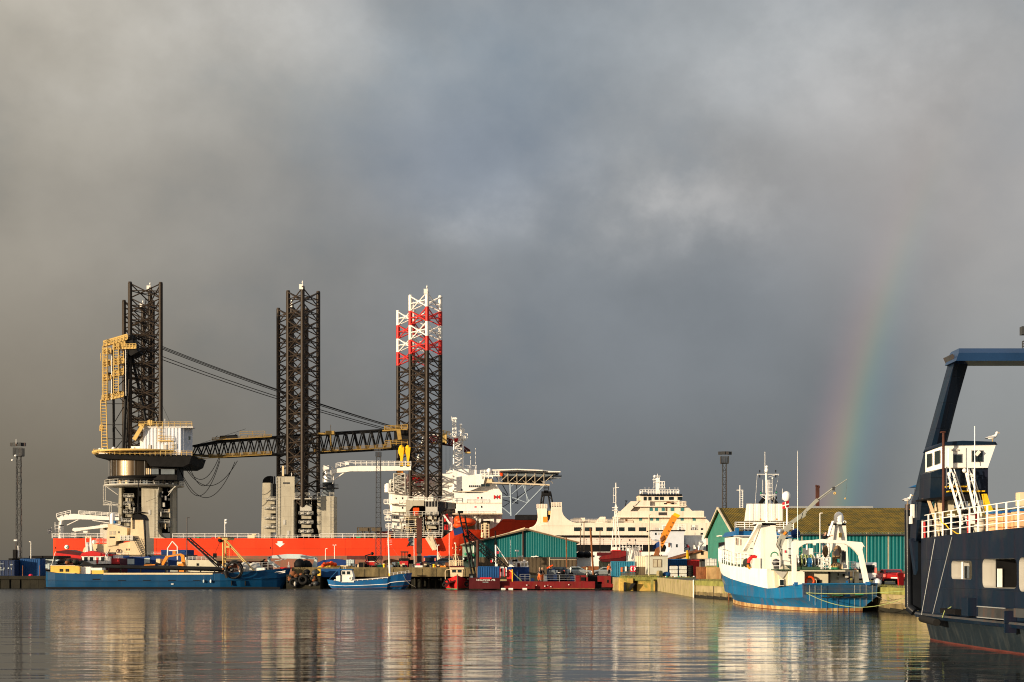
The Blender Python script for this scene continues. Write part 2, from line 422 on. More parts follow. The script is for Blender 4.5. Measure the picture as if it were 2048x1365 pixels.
def ramp(src, stops, interp='B_SPLINE'):
    r = n.new('ShaderNodeValToRGB'); e = r.color_ramp; e.interpolation = interp
    while len(e.elements) < len(stops): e.elements.new(.5)
    for k, (p, c) in enumerate(stops): e.elements[k].position = p; e.elements[k].color = (*c, 1)
    L.new(src, r.inputs[0]); return r.outputs[0]
def mix(f, a, b, mode='MIX'):
    x = n.new('ShaderNodeMix'); x.data_type = 'RGBA'; x.blend_type = mode
    for s, v in ((x.inputs[0], f), (x.inputs[6], a), (x.inputs[7], b)):
        if isinstance(v, (int, float)): s.default_value = v
        elif isinstance(v, tuple): s.default_value = (*v, 1)
        else: L.new(v, s)
    return x.outputs[2]
tc = n.new('ShaderNodeTexCoord'); nd = VM('NORMALIZE', tc.outputs['Generated']).outputs[0]
sep = n.new('ShaderNodeSeparateXYZ'); L.new(nd, sep.inputs[0]); dx, dy, dz = sep.outputs
def mr(src, a, b, c=0., d=1.):
    x = n.new('ShaderNodeMapRange'); x.interpolation_type = 'SMOOTHSTEP'
    for i, v in enumerate((a, b, c, d)): x.inputs[i + 1].default_value = v
    L.new(src, x.inputs[0]); return x.outputs[0]
def sky_noise(scale, sc, detail=5, rough=.5, off=(0, 0, 0), dist=0.):
    mp = n.new('ShaderNodeMapping'); mp.inputs['Scale'].default_value = sc; mp.inputs['Location'].default_value = off
    L.new(nd, mp.inputs[0]); t = n.new('ShaderNodeTexNoise'); t.inputs['Scale'].default_value = scale; t.inputs['Detail'].default_value = detail
    t.inputs['Roughness'].default_value = rough; t.inputs['Distortion'].default_value = dist
    L.new(mp.outputs[0], t.inputs['Vector']); return t.outputs['Fac']
def blob(px, py, rx, ry=None):
    """soft patch of cloud seen in this direction; radius in radians"""
    v = Vector(((px - 1024) / F, 1, (HZ - py) / F)).normalized()
    d = VM('SUBTRACT', nd, v).outputs[0]; mp = n.new('ShaderNodeMapping'); mp.inputs['Scale'].default_value = (1 / rx, 1 / rx, 1 / (ry or rx))
    L.new(d, mp.inputs[0]); ln = VM('LENGTH', mp.outputs[0]).outputs['Value']
    return mr(ln, 0., 1., 1., 0.)
# rising brightness of the cloud deck with height, in both hemispheres
base = ramp(dz, [(0, (.078, .090, .101)), (.06, (.100, .108, .117)), (.15, (.152, .161, .172)), (.24, (.212, .222, .234)), (.34, (.325, .332, .335)), (.5, (.34, .35, .36)), (1, (.34, .37, .42))], 'LINEAR')
warm = mr(dx, .02, -.36)
lowl = mr(dz, .30, .04)
base = mix(M('MULTIPLY', warm, .85), base, mix(1., base, (1.25, 1.10, .88), 'MULTIPLY'))
base = mix(M('MULTIPLY', mr(dx, .03, -.33), lowl), base, mix(1., base, (1.10, .99, .85), 'MULTIPLY'))
base = mix(M('MULTIPLY', M('MULTIPLY', mr(dx, -.12, .05), mr(dx, .33, .12)), .6), base, mix(1., base, (.92, .98, 1.04), 'MULTIPLY'))
# clouds: broad soft masses plus finer wisps
n1 = sky_noise(2.6, (1, 1, 1.25), 4, .5, (3.1, 1.2, .4), 0.)
n2 = sky_noise(6.0, (1, 1, 1.15), 7, .56, (1.7, 4.2, 2.4), 0.)
n3 = sky_noise(13., (1, 1, 1.2), 7, .55, (.2, 2.2, 1.1), 0.)
f = M('ADD', M('ADD', M('MULTIPLY', mr(n1, .3, .7), .62), M('MULTIPLY', mr(n2, .3, .7), .38)), M('MULTIPLY', mr(n3, .3, .7), .12))
amp = mr(dz, .02, .3, .25, .62)
lum = M('ADD', 1., M('MULTIPLY', M('SUBTRACT', f, .56), amp))
lum = M('MAXIMUM', lum, .45)
base = mix(1., base, lum, 'MULTIPLY')
blue = M('MULTIPLY', mr(n2, .5, .32), .4)
base = mix(blue, base, mix(1., base, (.86, .98, 1.10), 'MULTIPLY'))
wn = mr(n3, .32, .66, .3, 1.1)
pf = mr(sky_noise(11., (1, 1, 1.3), 8, .6, (5.3, .7, 2.9), 0.), .34, .64, .35, 1.25)
def add_blob(b, px, py, rx, ry, col, k=1., noisy=True):
    m = M('MULTIPLY', blob(px, py, rx, ry), k)
    if noisy: m = M('MULTIPLY', m, M('MULTIPLY', wn, pf))
    return mix(m, b, col, 'ADD')
def mul_blob(b, px, py, rx, ry, col, k=1.):
    return mix(M('MULTIPLY', blob(px, py, rx, ry), k), b, mix(1., b, col, 'MULTIPLY'))
base = add_blob(base, 1290, 410, .13, .06, (.115, .106, .096))
base = add_blob(base, 930, 425, .07, .04, (.085, .082, .078))
base = add_blob(base, 1450, 480, .09, .06, (.035, .034, .034))
base = add_blob(base, 180, 120, .16, .09, (.02, .022, .025))
base = add_blob(base, 600, 60, .14, .05, (.06, .06, .06))
base = add_blob(base, 1650, 110, .20, .09, (.06, .056, .052))
base = add_blob(base, 1900, 380, .17, .15, (.085, .062, .045), 1., False)
base = add_blob(base, 1500, 300, .2, .1, (.035, .026, .018), 1., False)
base = add_blob(base, 150, 330, .2, .13, (.03, .024, .016), 1., False)
base = mul_blob(base, 980, 130, .16, .10, (.84, .90, .97))
base = mul_blob(base, 900, 330, .14, .07, (.80, .86, .97), .8)
base = mul_blob(base, 420, 330, .14, .05, (.84, .83, .82), .8)
base = mul_blob(base, 1500, 330, .10, .05, (.88, .87, .86), .8)
base = mul_blob(base, 700, 520, .16, .06, (.88, .87, .86), .7)
# the side of the sky the low sun shines from: bright and warm behind the viewer
ds = VM('DOT_PRODUCT', nd, -LD).outputs['Value']
base = mix(mr(ds, .7, 1.), base, (.7, .45, .24), 'ADD')
# rainbow: rings of colour about the antisolar point, brighter sky inside the bow
AE, AA = 3.6, 54.2
anti = Vector((math.sin(R(AA)) * math.cos(R(AE)), math.cos(R(AA)) * math.cos(R(AE)), -math.sin(R(AE))))
ang = M('MULTIPLY', M('ARCCOSINE', VM('DOT_PRODUCT', nd, anti).outputs['Value']), 180 / math.pi)
bow = ramp(mr(ang, 39.4, 43.9), [(0, (0, 0, 0)), (.14, (.004, .006, .016)), (.30, (.010, .034, .050)), (.42, (.022, .062, .050)), (.52, (.062, .072, .034)), (.62, (.092, .060, .034)), (.74, (.080, .036, .036)), (.88, (.035, .014, .020)), (1, (0, 0, 0))])
# linear angle ramp wants no smoothstep
bow_fade = mr(dz, .31, .0, .0, 1.15)
bow = mix(1., bow, (1.2, 1.15, 1.0), 'MULTIPLY'); base = mix(bow_fade, base, bow, 'ADD')
inside = M('MULTIPLY', mr(ang, 42.2, 37.), mr(dz, .36, .0, .5, 1.))
base = mix(M('MULTIPLY', inside, 1.), base, (.095, .092, .086), 'ADD')
gl = n.new('ShaderNodeBackground'); L.new(base, gl.inputs[0]); gl.inputs[1].default_value = 1.0
sky = n.new('ShaderNodeTexSky'); sky.sky_type = 'NISHITA'; sky.sun_disc = False; sky.sun_elevation = R(SUN_EL); sky.sun_rotation = R(180 + SUN_AZ)
bg = n.new('ShaderNodeBackground'); L.new(sky.outputs[0], bg.inputs[0]); bg.inputs[1].default_value = .08
ms = n.new('ShaderNodeMixShader'); ms.inputs[0].default_value = .93; L.new(bg.outputs[0], ms.inputs[1]); L.new(gl.outputs[0], ms.inputs[2])
out = n.new('ShaderNodeOutputWorld'); L.new(ms.outputs[0], out.inputs[0])
w.cycles.sampling_method = 'MANUAL'; w.cycles.sample_map_resolution = 512

# ------------------------------------------------------------------ water
def mk_water():
    m = bpy.data.materials.new('water'); m.use_nodes = True; nt = m.node_tree; n = nt.nodes; L = nt.links; b = n['Principled BSDF']
    b.inputs['Base Color'].default_value = (.018, .018, .015, 1); b.inputs['IOR'].default_value = 1.333
    geo = n.new('ShaderNodeNewGeometry')
    def nz(scale, mul, detail, d=0., rot=0.):
        mp = n.new('ShaderNodeMapping'); mp.inputs['Scale'].default_value = mul; mp.inputs['Rotation'].default_value = (0, 0, R(rot)); L.new(geo.outputs['Position'], mp.inputs[0])
        t = n.new('ShaderNodeTexNoise'); t.inputs['Scale'].default_value = scale; t.inputs['Detail'].default_value = detail; t.inputs['Distortion'].default_value = d
        L.new(mp.outputs[0], t.inputs['Vector']); return t.outputs['Fac']
    a = nz(1.0, (.10, .42, 1), 3, 1.0, 3); c = nz(1.0, (.35, 2.4, 1), 3, .3, -2); e = nz(.12, (.5, 1, 1), 2)
    big = n.new('ShaderNodeMath'); big.operation = 'MULTIPLY'; big.inputs[1].default_value = 1.0; L.new(a, big.inputs[0])
    sm = n.new('ShaderNodeMath'); sm.operation = 'MULTIPLY_ADD'; sm.inputs[1].default_value = .11; L.new(c, sm.inputs[0]); L.new(big.outputs[0], sm.inputs[2])
    bp = n.new('ShaderNodeBump'); bp.inputs['Distance'].default_value = WATER_D; L.new(sm.outputs[0], bp.inputs['Height'])
    st = n.new('ShaderNodeMapRange'); st.inputs[1].default_value = .35; st.inputs[2].default_value = .65; st.inputs[3].default_value = .5; st.inputs[4].default_value = 1.0
    L.new(e, st.inputs[0]); L.new(st.outputs[0], bp.inputs['Strength'])
    L.new(bp.outputs[0], b.inputs['Normal'])
    # wind-ruffled band of water under the far quay, calmer water nearer
    sp = n.new('ShaderNodeSeparateXYZ'); L.new(geo.outputs['Position'], sp.inputs[0])
    ad = n.new('ShaderNodeMath'); ad.operation = 'MULTIPLY_ADD'; ad.inputs[1].default_value = 60.; L.new(e, ad.inputs[0]); L.new(sp.outputs[1], ad.inputs[2])
    rr = n.new('ShaderNodeMapRange'); rr.inputs[1].default_value = 95.; rr.inputs[2].default_value = 190.; rr.inputs[3].default_value = .06; rr.inputs[4].default_value = .26
    L.new(ad.outputs[0], rr.inputs[0]); L.new(rr.outputs[0], b.inputs['Roughness'])
    MATS['water'] = m
WATER_D = .07
mk_water()
MB('water').add([(-6000, -400, 0), (6000, -400, 0), (6000, 9000, 0), (-6000, 9000, 0)], [(0, 1, 2, 3)]).build('water', kind='structure', base=(0, 0, 0))
MB('ground').add([(-9000, -900, -9), (9000, -900, -9), (9000, 14000, -9), (-9000, 14000, -9)], [(0, 1, 2, 3)]).build('ground', kind='structure', base=(0, 0, -9))
g = MB('ground')
pts = []
for i in range(61):
    x = -900 + i * 30; pts.append((x, 950, 1.6 + 1.2 * math.sin(i * .7) * math.sin(i * .23)))
k = len(pts)
g.add([(x, y, -2) for x, y, z in pts] + pts + [(x, 1500, z + 3) for x, y, z in pts] + [(x, 1500, -2) for x, y, z in pts], [(i + r * k, i + 1 + r * k, i + 1 + (r + 1) * k, i + (r + 1) * k) for r in range(3) for i in range(k - 1)])
g.build('far_shore', kind='structure', base=(0, 950, 0))
# ------------------------------------------------------------------ quays
GZ = 1.65                                     # quay level
def slab(name, poly, z0, z1, top, side):
    b = MB(side); n_ = len(poly)
    b.add([(x, y, z0) for x, y in poly] + [(x, y, z1) for x, y in poly], [(i, (i + 1) % n_, (i + 1) % n_ + n_, i + n_) for i in range(n_)])
    b.use(top).add([(x, y, z1) for x, y in poly], [tuple(range(n_))])
    return b
QX = lambda D: 18.2 + (142 - D) * (26.6 - 18.2) / 47.            # right quay face in plan
XJ = PX(1243, 178)
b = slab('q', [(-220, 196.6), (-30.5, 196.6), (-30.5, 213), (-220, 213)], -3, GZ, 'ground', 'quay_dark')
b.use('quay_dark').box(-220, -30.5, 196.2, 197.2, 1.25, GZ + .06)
for i in range(46):
    x = -90 + i * 1.3 + random.uniform(-.2, .2)
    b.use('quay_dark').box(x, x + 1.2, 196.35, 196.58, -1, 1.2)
b.build('quay', kind='structure', base=(0, 200, 0))
b = slab('q', [(-30.4, 197.6), (-2.4, 197.6), (-2.4, 335), (-30.4, 335)], -3, 2.84, 'ground', 'quay_dark')  # dark side wall carries the recess shade in its colour
b.use('quay_old').box(-30.3, -2.5, 195.6, 197.9, 1.62, 2.70); b.box(-30.3, -2.5, 195.75, 198.2, 2.702, 2.90)
for i in range(15): b.use('quay_dark').box(-30.2 + i * 1.98, -30.14 + i * 1.98, 195.58, 195.7, 1.62, 2.70)
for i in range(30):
    x = -30 + i * .92 + random.uniform(-.15, .15); b.use('timber_wet_shaded').tube((x, 196.9, -1), (x, 196.9, 1.6), .16, 7)
b.build('quay', kind='structure', base=(-16, 200, 0))
poly = [(-2.4, 197.6), (13.0, 197.6), (13.0, 180.2), (18.2, 180.2), (18.2, 142)] + [(QX(d), d) for d in (130, 118, 106, 95)] + [(31.5, 66), (40, 40), (60, 0), (260, 0), (260, 335), (-2.4, 335)]
b = slab('q', poly, -3, GZ, 'ground', 'concrete')
# mossy coping along the right hand quay and its vertical seams
for i in range(24):
    d0 = 142 - i * 2.0; d1 = d0 - 1.985
    b.use('concrete_algae').add([(QX(d0) - .12, d0, 1.22), (QX(d1) - .12, d1, 1.22), (QX(d1) - .12, d1, GZ + .04), (QX(d0) - .12, d0, GZ + .04), (QX(d0) + .6, d0, 1.22), (QX(d1) + .6, d1, 1.22), (QX(d1) + .6, d1, GZ + .04), (QX(d0) + .6, d0, GZ + .04)], [(0, 1, 2, 3), (3, 2, 6, 7), (1, 5, 6, 2), (0, 3, 7, 4), (0, 4, 5, 1)])
    b.use('quay_dark').add([(QX(d0) - .03, d0, -1), (QX(d1) - .03, d1, -1), (QX(d1) - .03, d1, .22), (QX(d0) - .03, d0, .3)], [(0, 1, 2, 3)]).use('quay_old').add([(QX(d0) - .025, d0, .28), (QX(d1) - .025, d1, .2), (QX(d1) - .025, d1, .62), (QX(d0) - .025, d0, .55)], [(0, 1, 2, 3)])
    if i % 3 == 0: b.use('timber_wet_shaded').box(QX(d0) - .05, QX(d0) + .05, d0 - .06, d0, -1, 1.2)
b.build('quay', kind='structure', base=(30, 200, 0))
# jetty: concrete stub, beam on timber piles
b = MB('quay_warm').box(XJ - .2, XJ + 1.45, 178.0, 180.19, -1, GZ - .1)
b.box(XJ + 2.0, XJ + 5.4, 178.5, 180.19, -.2, GZ - .12)
b.use('concrete_algae').box(XJ - .1, XJ + 9.0, 178.2, 181.5, GZ - .38, GZ + .03)
b.use('timber_moss').box(XJ + 5.4, XJ + 9.4, 178.1, 178.9, .95, GZ - .05)
b.use('quay_warm').box(XJ + 5.2, 18.1, 179.4, 180.15, .15, .95)
b.build('jetty', None, 'concrete and mossy timber jetty edge between the red barge and the pale quay', 'jetty', base=(XJ + 3, 179, 0))
b0 = None
for i, px_ in enumerate((1304, 1313, 1326, 1345, 1363, 1380)):
    x = PX(px_, 178)
    b = MB('timber_wet_shaded' if i % 2 else 'timber_moss').box(x - .17, x + .17, 177.75, 178.05, -1, 1.15 if i % 2 else 1.45)
    b.build('timber_pile', None, ('dark wet timber pile' if i % 2 else 'mossy green timber pile') + ' under the jetty, ' + ['farthest left', 'second from the left', 'third from the left', 'fourth, right of the dark pair', 'fifth, next to last', 'farthest right by the pale quay'][i], 'pile', 'timber piles along the jetty')
for i, (px_, ln) in enumerate(((1250, 0), (1263, 1))):
    b = MB('tyre')
    if ln: b.ext([P(1257, 1179, 177.7), P(1263, 1167, 177.7), P(1272, 1167, 177.7), P(1267, 1174, 177.7), P(1261, 1181, 177.7)], (0, .35, 0))
    else: b.box(PX(1247.5, 177.6), PX(1253, 177.6), 177.55, 177.95, PZ(1182, 177.6), PZ(1165, 177.6))
    b.build('rubber_fender', None, ('slanting' if ln else 'upright') + ' black rubber fender hung on the jetty wall', 'fender', bevel=.06)
# pale pipe at the quay corner
MB('trawler_white').tube((18.05, 141.4, -.5), (18.05, 141.4, 1.75), .07, 8).build('pipe', None, 'pale vertical pipe on the corner of the mossy quay left of the trawler', 'pipe')
# iron rungs
b = MB('rust').ladder((QX(131) - .2, 131, -.5), (QX(131) - .2, 131, 1.5), .4, .03, .3, (0, 1, 0)); b.build('quay_ladder', None, 'rusty iron ladder down the pale quay wall left of the trawler bow', 'ladder')
# grass and weeds along the quay edges
b = MB('timber_moss'); rs = random.Random(3)
def tuft(x, y, z, h):
    for k in range(5):
        a = rs.uniform(0, 6.28); t = rs.uniform(.02, .14); x0 = x + rs.uniform(-.15, .15); y0 = y + rs.uniform(-.1, .1)
        b.add([(x0, y0, z), (x0 + .035, y0, z), (x0 + t * math.cos(a), y0 + t * math.sin(a), z + h * rs.uniform(.6, 1))], [(0, 1, 2)])
for i in range(420): tuft(rs.uniform(XJ, 18.2), rs.uniform(178.2, 181), GZ + .03, .28)
for i in range(500): d = rs.uniform(96, 142); tuft(QX(d) + rs.uniform(0, 1.5), d, GZ + .03, .22)
for i in range(900): tuft(rs.uniform(34, 60), rs.uniform(122, 160), GZ, .35)
b.build('grass', kind='stuff', label='rough grass and weeds along the quay edges')
# ------------------------------------------------------------------ the jack-up ship
JD = 400.
ship = thing('jackup_ship', 'huge red jack-up ship with six lattice legs, grey jacking houses and white bridge block', 'ship', (PX(560, 415), 415, 0))
# hull: port side faces the viewer, plan curves back to the bow
def hull_plan(x_bow, y_w=0.):
    pts = []
    xs = PX(103, JD)
    pts.append((xs, JD + 32)); pts.append((xs, JD + 1.5)); pts.append((xs + 1.2, JD))
    x1 = PX(905, JD)
    for i in range(9): pts.append((xs + 1.2 + (x1 - xs - 1.2) * (i + 1) / 9, JD))
    for i in range(1, 13):
        t = i / 12; pts.append((x1 + (x_bow - x1) * t, JD + 16 * t ** 1.4))
    for i in range(11, 0, -2):
        t = i / 12; pts.append((x1 + (x_bow - x1) * t, JD + 32 - 16 * t ** 1.4))
    pts.append((x1, JD + 32))
    return pts
xb = PX(1075, 416)
z_deck, z_boot = PZ(1077, JD), PZ(1112, JD)
lev = []
for z, xbow in ((-1, xb - 13), (z_boot, xb - 9), (z_boot + .02, xb - 9), (z_deck - 1.4, xb - 3.), (z_deck, xb - 2)):
    lev.append([(x, y, z) for x, y in hull_plan(xbow)])
b = MB('hull_red').loft(lev, ['hull_boot', 'hull_boot', 'hull_red', 'hull_red'])
b.use('house_grey').add(lev[-1], [tuple(range(len(lev[-1])))])
# raised bow bulwark
hp = hull_plan(xb - 2); hp2 = hull_plan(xb)
N = len(hp); idx = range(10, N - 1); lo = [(hp[i][0], hp[i][1] - .02, z_deck) for i in idx]
def zrise(x): 
    t = max(0., min(1., (x - PX(884, JD)) / (PX(908, JD) - PX(884, JD)))); t2 = max(0., min(1., (x - PX(985, 405)) / (PX(1006, 405) - PX(985, 405))))
    return z_deck + t * 2.5 + t2 * 3.2
xs_ = [PX(884, JD), PX(892, JD), PX(900, JD), PX(908, JD)]
lo = [(x, JD - .02, z_deck) for x in xs_] + [(hp[i][0], hp[i][1] - .02, z_deck) for i in range(12, N - 1)]
hi = [(x, JD - .02, zrise(x)) for x in xs_] + [(hp2[i][0], hp2[i][1] - .02, zrise(hp2[i][0])) for i in range(12, N - 1)]
k = len(lo); b.use('hull_red').add(lo + hi, [(i, i + 1, i + 1 + k, i + k) for i in range(k - 1)]).add([(x, y + .3, z) for x, y, z in hi] + hi, [(i, i + 1, i + 1 + k, i + k) for i in range(k - 1)])
b.use('antifoul').box(PX(694, JD), PX(765, JD), JD - .05, JD, PZ(1119.5, JD), PZ(1112, JD))
b.use('dark_red').box(PX(130, JD), PX(148, JD), JD - .04, JD, z_boot - 1.6, z_boot + .15)
for x in (110, 268, 540): b.use('dark_red').pb(x, 1094, x + 1.6, 1098, JD - .05, .04)
for x in (210, 313, 372, 464, 545, 690, 770): b.use('dark_red').pb(x, 1078, x + .35, 1112, JD - .02, .04)
hull_o = b.build('hull', ship)
b = MB('white_clean').prism([(555, 1083), (565, 1083), (565, 1087.5), (569.5, 1087.5), (560, 1095), (550.5, 1087.5), (555, 1087.5)], JD - .08, .06); b.build('arrow_mark', hull_o)
b = MB('white_clean').lathe((PX(133.5, JD), JD - .1, PZ(1094.5, JD)), [(.001, 0), (.62, 0), (.62, .05), (.001, .05)], 20, 'y')
b.build('round_mark', hull_o)
b = MB('green').beam(P(131.6, 1096, JD - .14), P(135.6, 1093, JD - .14), .04, .18); b.build('round_mark', hull_o)
# deck rails
b = MB('white'); b.rail([P(105, 1077, JD), P(240, 1077, JD)], 1.3, 2, 3.2, .06); b.rail([P(345, 1077, JD), P(518, 1077, JD)], 1.3, 2, 3.2, .06)
b.rail([P(640, 1077, JD), P(775, 1077, JD)], 1.3, 2, 3.2, .06); b.rail([P(518, 1077, JD), P(640, 1077, JD)], .9, 1, 1.5, .04); b.rail([P(775, 1077, JD), P(884, 1077, JD)], 1.5, 2, 2, .06)
b.build('deck_railing', ship)
# odds and ends along the deck
b = MB('red'); rs = random.Random(5)
for x, m, w_, h in ((420, 'red', 9, 3), (432, 'orange', 5, 4), (492, 'cream', 14, 8), (500, 'cream', 8, 10), (390, 'green', 5, 4), (700, 'red', 12, 4), (712, 'green', 9, 5), (722, 'pale_grey', 6, 8), (690, 'house_grey', 5, 7), (740, 'dark_red', 8, 5), (760, 'green', 8, 5), (776, 'orange', 5, 7), (730, 'black', 14, 10), (355, 'white', 5, 4), (250, 'white', 12, 5), (205, 'orange', 9, 11), (170, 'cream', 9, 5), (150, 'dark_steel', 7, 5), (745, 'house_grey', 9, 9)):
    z0 = z_deck; b.use(m).box(PX(x, 404), PX(x + w_, 404), 404 + rs.uniform(0, 3), 408, z0, z0 + h * .14)
b.build('deck_gear', ship)
for x0 in (720, 745):
    b = MB('brown_wood')
    for k in range(2):
        x = x0 + k * 13; b.lattice((PX(x, 405), 405, z_deck), (PX(x, 405), 405, z_deck + 3.2), 1.4, 1.4, 3, .08, .05)
    b.pb(x0 - 2, 1056, x0 + 16, 1063, 404, 1.2); b.build('storage_rack', ship)
MB('dark_red').pb(752, 1063, 785, 1077, 405, 4).build('deck_container', ship)
# ---- legs: three chords, X braces with a mid tie, one section per bay
def leg(cx, cy, s_, phi, z0, z1, bay, band=None, flip=False):
    cs = []
    rr = s_ / math.sqrt(3)
    for k in range(3):
        a = R((-90 if not flip else 90) + phi + 120 * k); cs.append((cx + rr * math.cos(a), cy + rr * math.sin(a)))
    b = MB('leg_brown'); nb = max(1, round((z1 - z0) / bay)); 
    for i in range(nb):
        zt = z1 - i * bay; zb = zt - bay
        m = band[i] if band and i < len(band) else 'leg_brown'; b.use(m)
        for k in range(3):
            p, q = cs[k], cs[(k + 1) % 3]
            b.tube((p[0], p[1], zb), (p[0], p[1], zt), .48, 8)
            b.beam((p[0], p[1], zb), (p[0], p[1], zt), .22, 1.15)
            b.tube((p[0], p[1], zb), (q[0], q[1], zt), .18, 5); b.tube((q[0], q[1], zb), (p[0], p[1], zt), .18, 5)
            zm = (zb + zt) / 2; b.tube((p[0], p[1], zm), (q[0], q[1], zm), .15, 5)
            b.tube(((p[0] + q[0]) / 2, (p[1] + q[1]) / 2, zm), ((q[0] + cs[(k + 2) % 3][0]) / 2, (q[1] + cs[(k + 2) % 3][1]) / 2, zm), .1, 4)
    for p in cs: b.use(band[0] if band else 'leg_brown').tube((p[0], p[1], z1), (p[0], p[1], z1 + .45), .6, 8, .5)
    # inside ladder shaft
    b.use('leg_brown').lattice((cx, cy, z0), (cx, cy, z1 - 4), .9, .9, nb * 2, .06, .04)
    o = b.build('leg', ship)
    c = MB('leg_white').tube((cs[0][0], cs[0][1], z1 + .3), (cs[0][0], cs[0][1], z1 + 1.9), .1, 6).ball((cs[0][0], cs[0][1], z1 + 1.4), .26, 1.2, 8).box(cs[0][0] - .9, cs[0][0] + .2, cs[0][1] - .5, cs[0][1] + .5, z1 - .6, z1 + .8); c.build('beacon', o)
    return cs
BAND = ['leg_white', 'leg_red', 'leg_white', 'leg_red']
LEGC = []
for px_, D_, fl, ph, band, yb in ((294, 403, True, 4, None, 905), (606, 403, False, 7, None, 1002), (852, 403, False, 7, BAND, 1001)):
    LEGC.append(leg(PX(px_, D_), D_, 8.5, ph, PZ(yb, D_), PZ({294: 571, 606: 582}.get(px_, 591), D_), 4.1, band, fl))
for px_, D_, fl, ph, band in ((280, 428, True, 4, None), (584.5, 430, False, 7, None), (825, 432, False, 7, BAND)):
    leg(PX(px_, D_), D_, 8.5, ph, z_deck + 2, PZ({280: 607, 584.5: 617}.get(px_, 622), D_), 4.1, band, fl)
# ---- jacking houses
def climber(x0, x1, ys, D, name='jacking_gear'):
    b = MB('pale_grey')
    for y in ys:
        b.pb(x0 + 1, y, x1 - 1, y + 5, D, 2.2)
        for xx in ((x0 * .75 + x1 * .25), (x0 * .25 + x1 * .75)):
            b.ball((PX(xx, D), D + .3, PZ(y + 2, D)), (x1 - x0) * .24 * D / F, .42, 12)
        b.use('house_grey').pb(x0 + 3, y + 5, x1 - 3, y + 13, D + .8, 1.6)
        b.use('dark_steel').pb(x0 - 1, y + 4.4, x1 + 1, y + 5.4, D - .6, 2.4)
        b.use('pale_grey').rail([P(x0 - 1, y + 4.4, D - .5), P(x1 + 1, y + 4.4, D - .5)], .9, 1, 1.2, .045)
        b.use('galv').pb(x0 - 2, y + 1, x0 - .5, y + 2.5, D - .4, .4); b.pb(x1 + .5, y + 1, x1 + 2, y + 2.5, D - .4, .4)
        b.use('pale_grey')
    b.build(name, ship)
def house(pts, D, th, m='house_grey', name='jacking_house'):
    o = MB(m).prism(pts, D, th).build(name, ship); return o
# middle house
house([(525, 965), (541, 965), (541, 1077), (522, 1077)], 412, 5)
b = MB('black').prism([(525, 966), (526, 960), (529, 956), (534, 953), (541, 952), (541, 966)], 412, 5); b.use('dark_steel').pb(541, 968, 552, 1060, 416, 3); b.tube(P(545, 953, 416), P(545, 968, 416), .2).tube(P(549, 953, 416), P(549, 968, 416), .2); b.build('exhaust_cap', ship)
climber(530, 554, (1014, 1034, 1052), 409); climber(533, 552, (996, ), 411)
house([(553.5, 953.5), (589, 953.5), (589, 1072), (592, 1077), (553.5, 1077)], 400.5, 7)
b = MB('black').pb(556, 949, 589, 953.4, 403, 4); b.use('cream').pb(564, 932, 568, 952, 402, .6); b.use('white').ptube(583, 946, 583, 953, 402, .6); b.build('roof_gear', ship)
b = MB('pale_grey').ladder(P(556, 1075, 400.3), P(556, 955, 400.3), .9, .06, .9); b.ptube(586, 1077, 586, 1000, 400.3, .5, 6).pb(566, 1040, 571, 1050, 400.35, .15).pb(574, 1062, 579, 1074, 400.35, .15); b.use('dark_steel').pb(566, 965, 578, 968, 400.3, .2).ptube(640, 1077, 640, 1000, 401.8, .4, 5); b.use('pale_grey').ladder(P(663, 1075, 401.8), P(663, 995, 401.8), .9, .06, .9); b.rail([P(635, 993, 402.5), P(668, 993, 402.5)], 1.1, 2, 1.2, .05); b.ladder(P(311, 1075, 400.8), P(311, 980, 400.8), .9, .06, .9); b.pb(296, 1020, 301, 1030, 400.85, .15).pb(288, 1062, 294, 1075, 400.85, .15); b.build('wall_ladder', ship)
MB('black').pb(590, 998, 636, 1077, 405.5, 3.5).build('leg_well', ship)
climber(599, 625, (1025, 1043, 1061), 401); 
b = MB('pale_grey').pb(600, 1010, 623, 1022, 401.5, 1.5); b.rail([P(590, 998, 400.5), P(634, 998, 400.5)], 1.6, 2, 2, .08); b.pb(589, 997, 636, 999, 400.3, 3)
for i in range(6): b.ptube(600 + i * 4.6, 998, 600 + i * 4.6, 1010, 401, .35)
b.build('upper_platform', ship)
house([(634, 993), (668.5, 993), (668.5, 1077), (642, 1077), (638, 1072), (636, 1060), (634, 1055)], 402, 6.5)
# cranes' housing at the left leg
b = MB('black').pb(238, 975, 345, 1066, 407, 6); b.build('leg_well', ship)
house([(283, 975), (318, 975), (318, 985), (316, 995), (315.5, 1055), (318, 1068), (323, 1074), (330, 1077), (283, 1077)], 401, 4)
house([(238, 972), (243, 972), (243, 1077), (235, 1077)], 404, 5); house([(340, 972), (345, 972), (345, 1077), (340, 1077)], 405, 5)
climber(246, 268, (1040, 1058), 402); climber(248, 266, (990, 1006, 1022), 403.5)
climber(319, 338, (1022, 1042), 402.5)
cx0 = PX(287, 405); b = MB('pale_grey'); b.lathe((PX(289, 407), 407, PZ(973, 407)), [(9.5, -.35), (11.1, -.1), (11.2, .2), (8.0, .2)], 40)
for i in range(40):
    a = 2 * math.pi * i / 40; b.tube((PX(289, 407) + 11 * math.cos(a), 407 + 11 * math.sin(a), PZ(973, 407)), (PX(289, 407) + 11 * math.cos(a), 407 + 11 * math.sin(a), PZ(973, 407) + 1.5), .06, 5)
for h in (.8, 1.5): b.torus((PX(289, 407), 407, PZ(973, 407) + h), 11, .06, (0, 0, 1), 40, 5)
for x0, x1, y1 in ((212, 236, 990), (350, 336, 992), (352, 337, 985)): b.ptube(x0, 973, x1, y1, 399, .9)
b.ptube(318, 975, 313, 996, 399.5, .6); b.use('dark_steel').ptube(313, 996, 292, 1004, 399.5, .3)
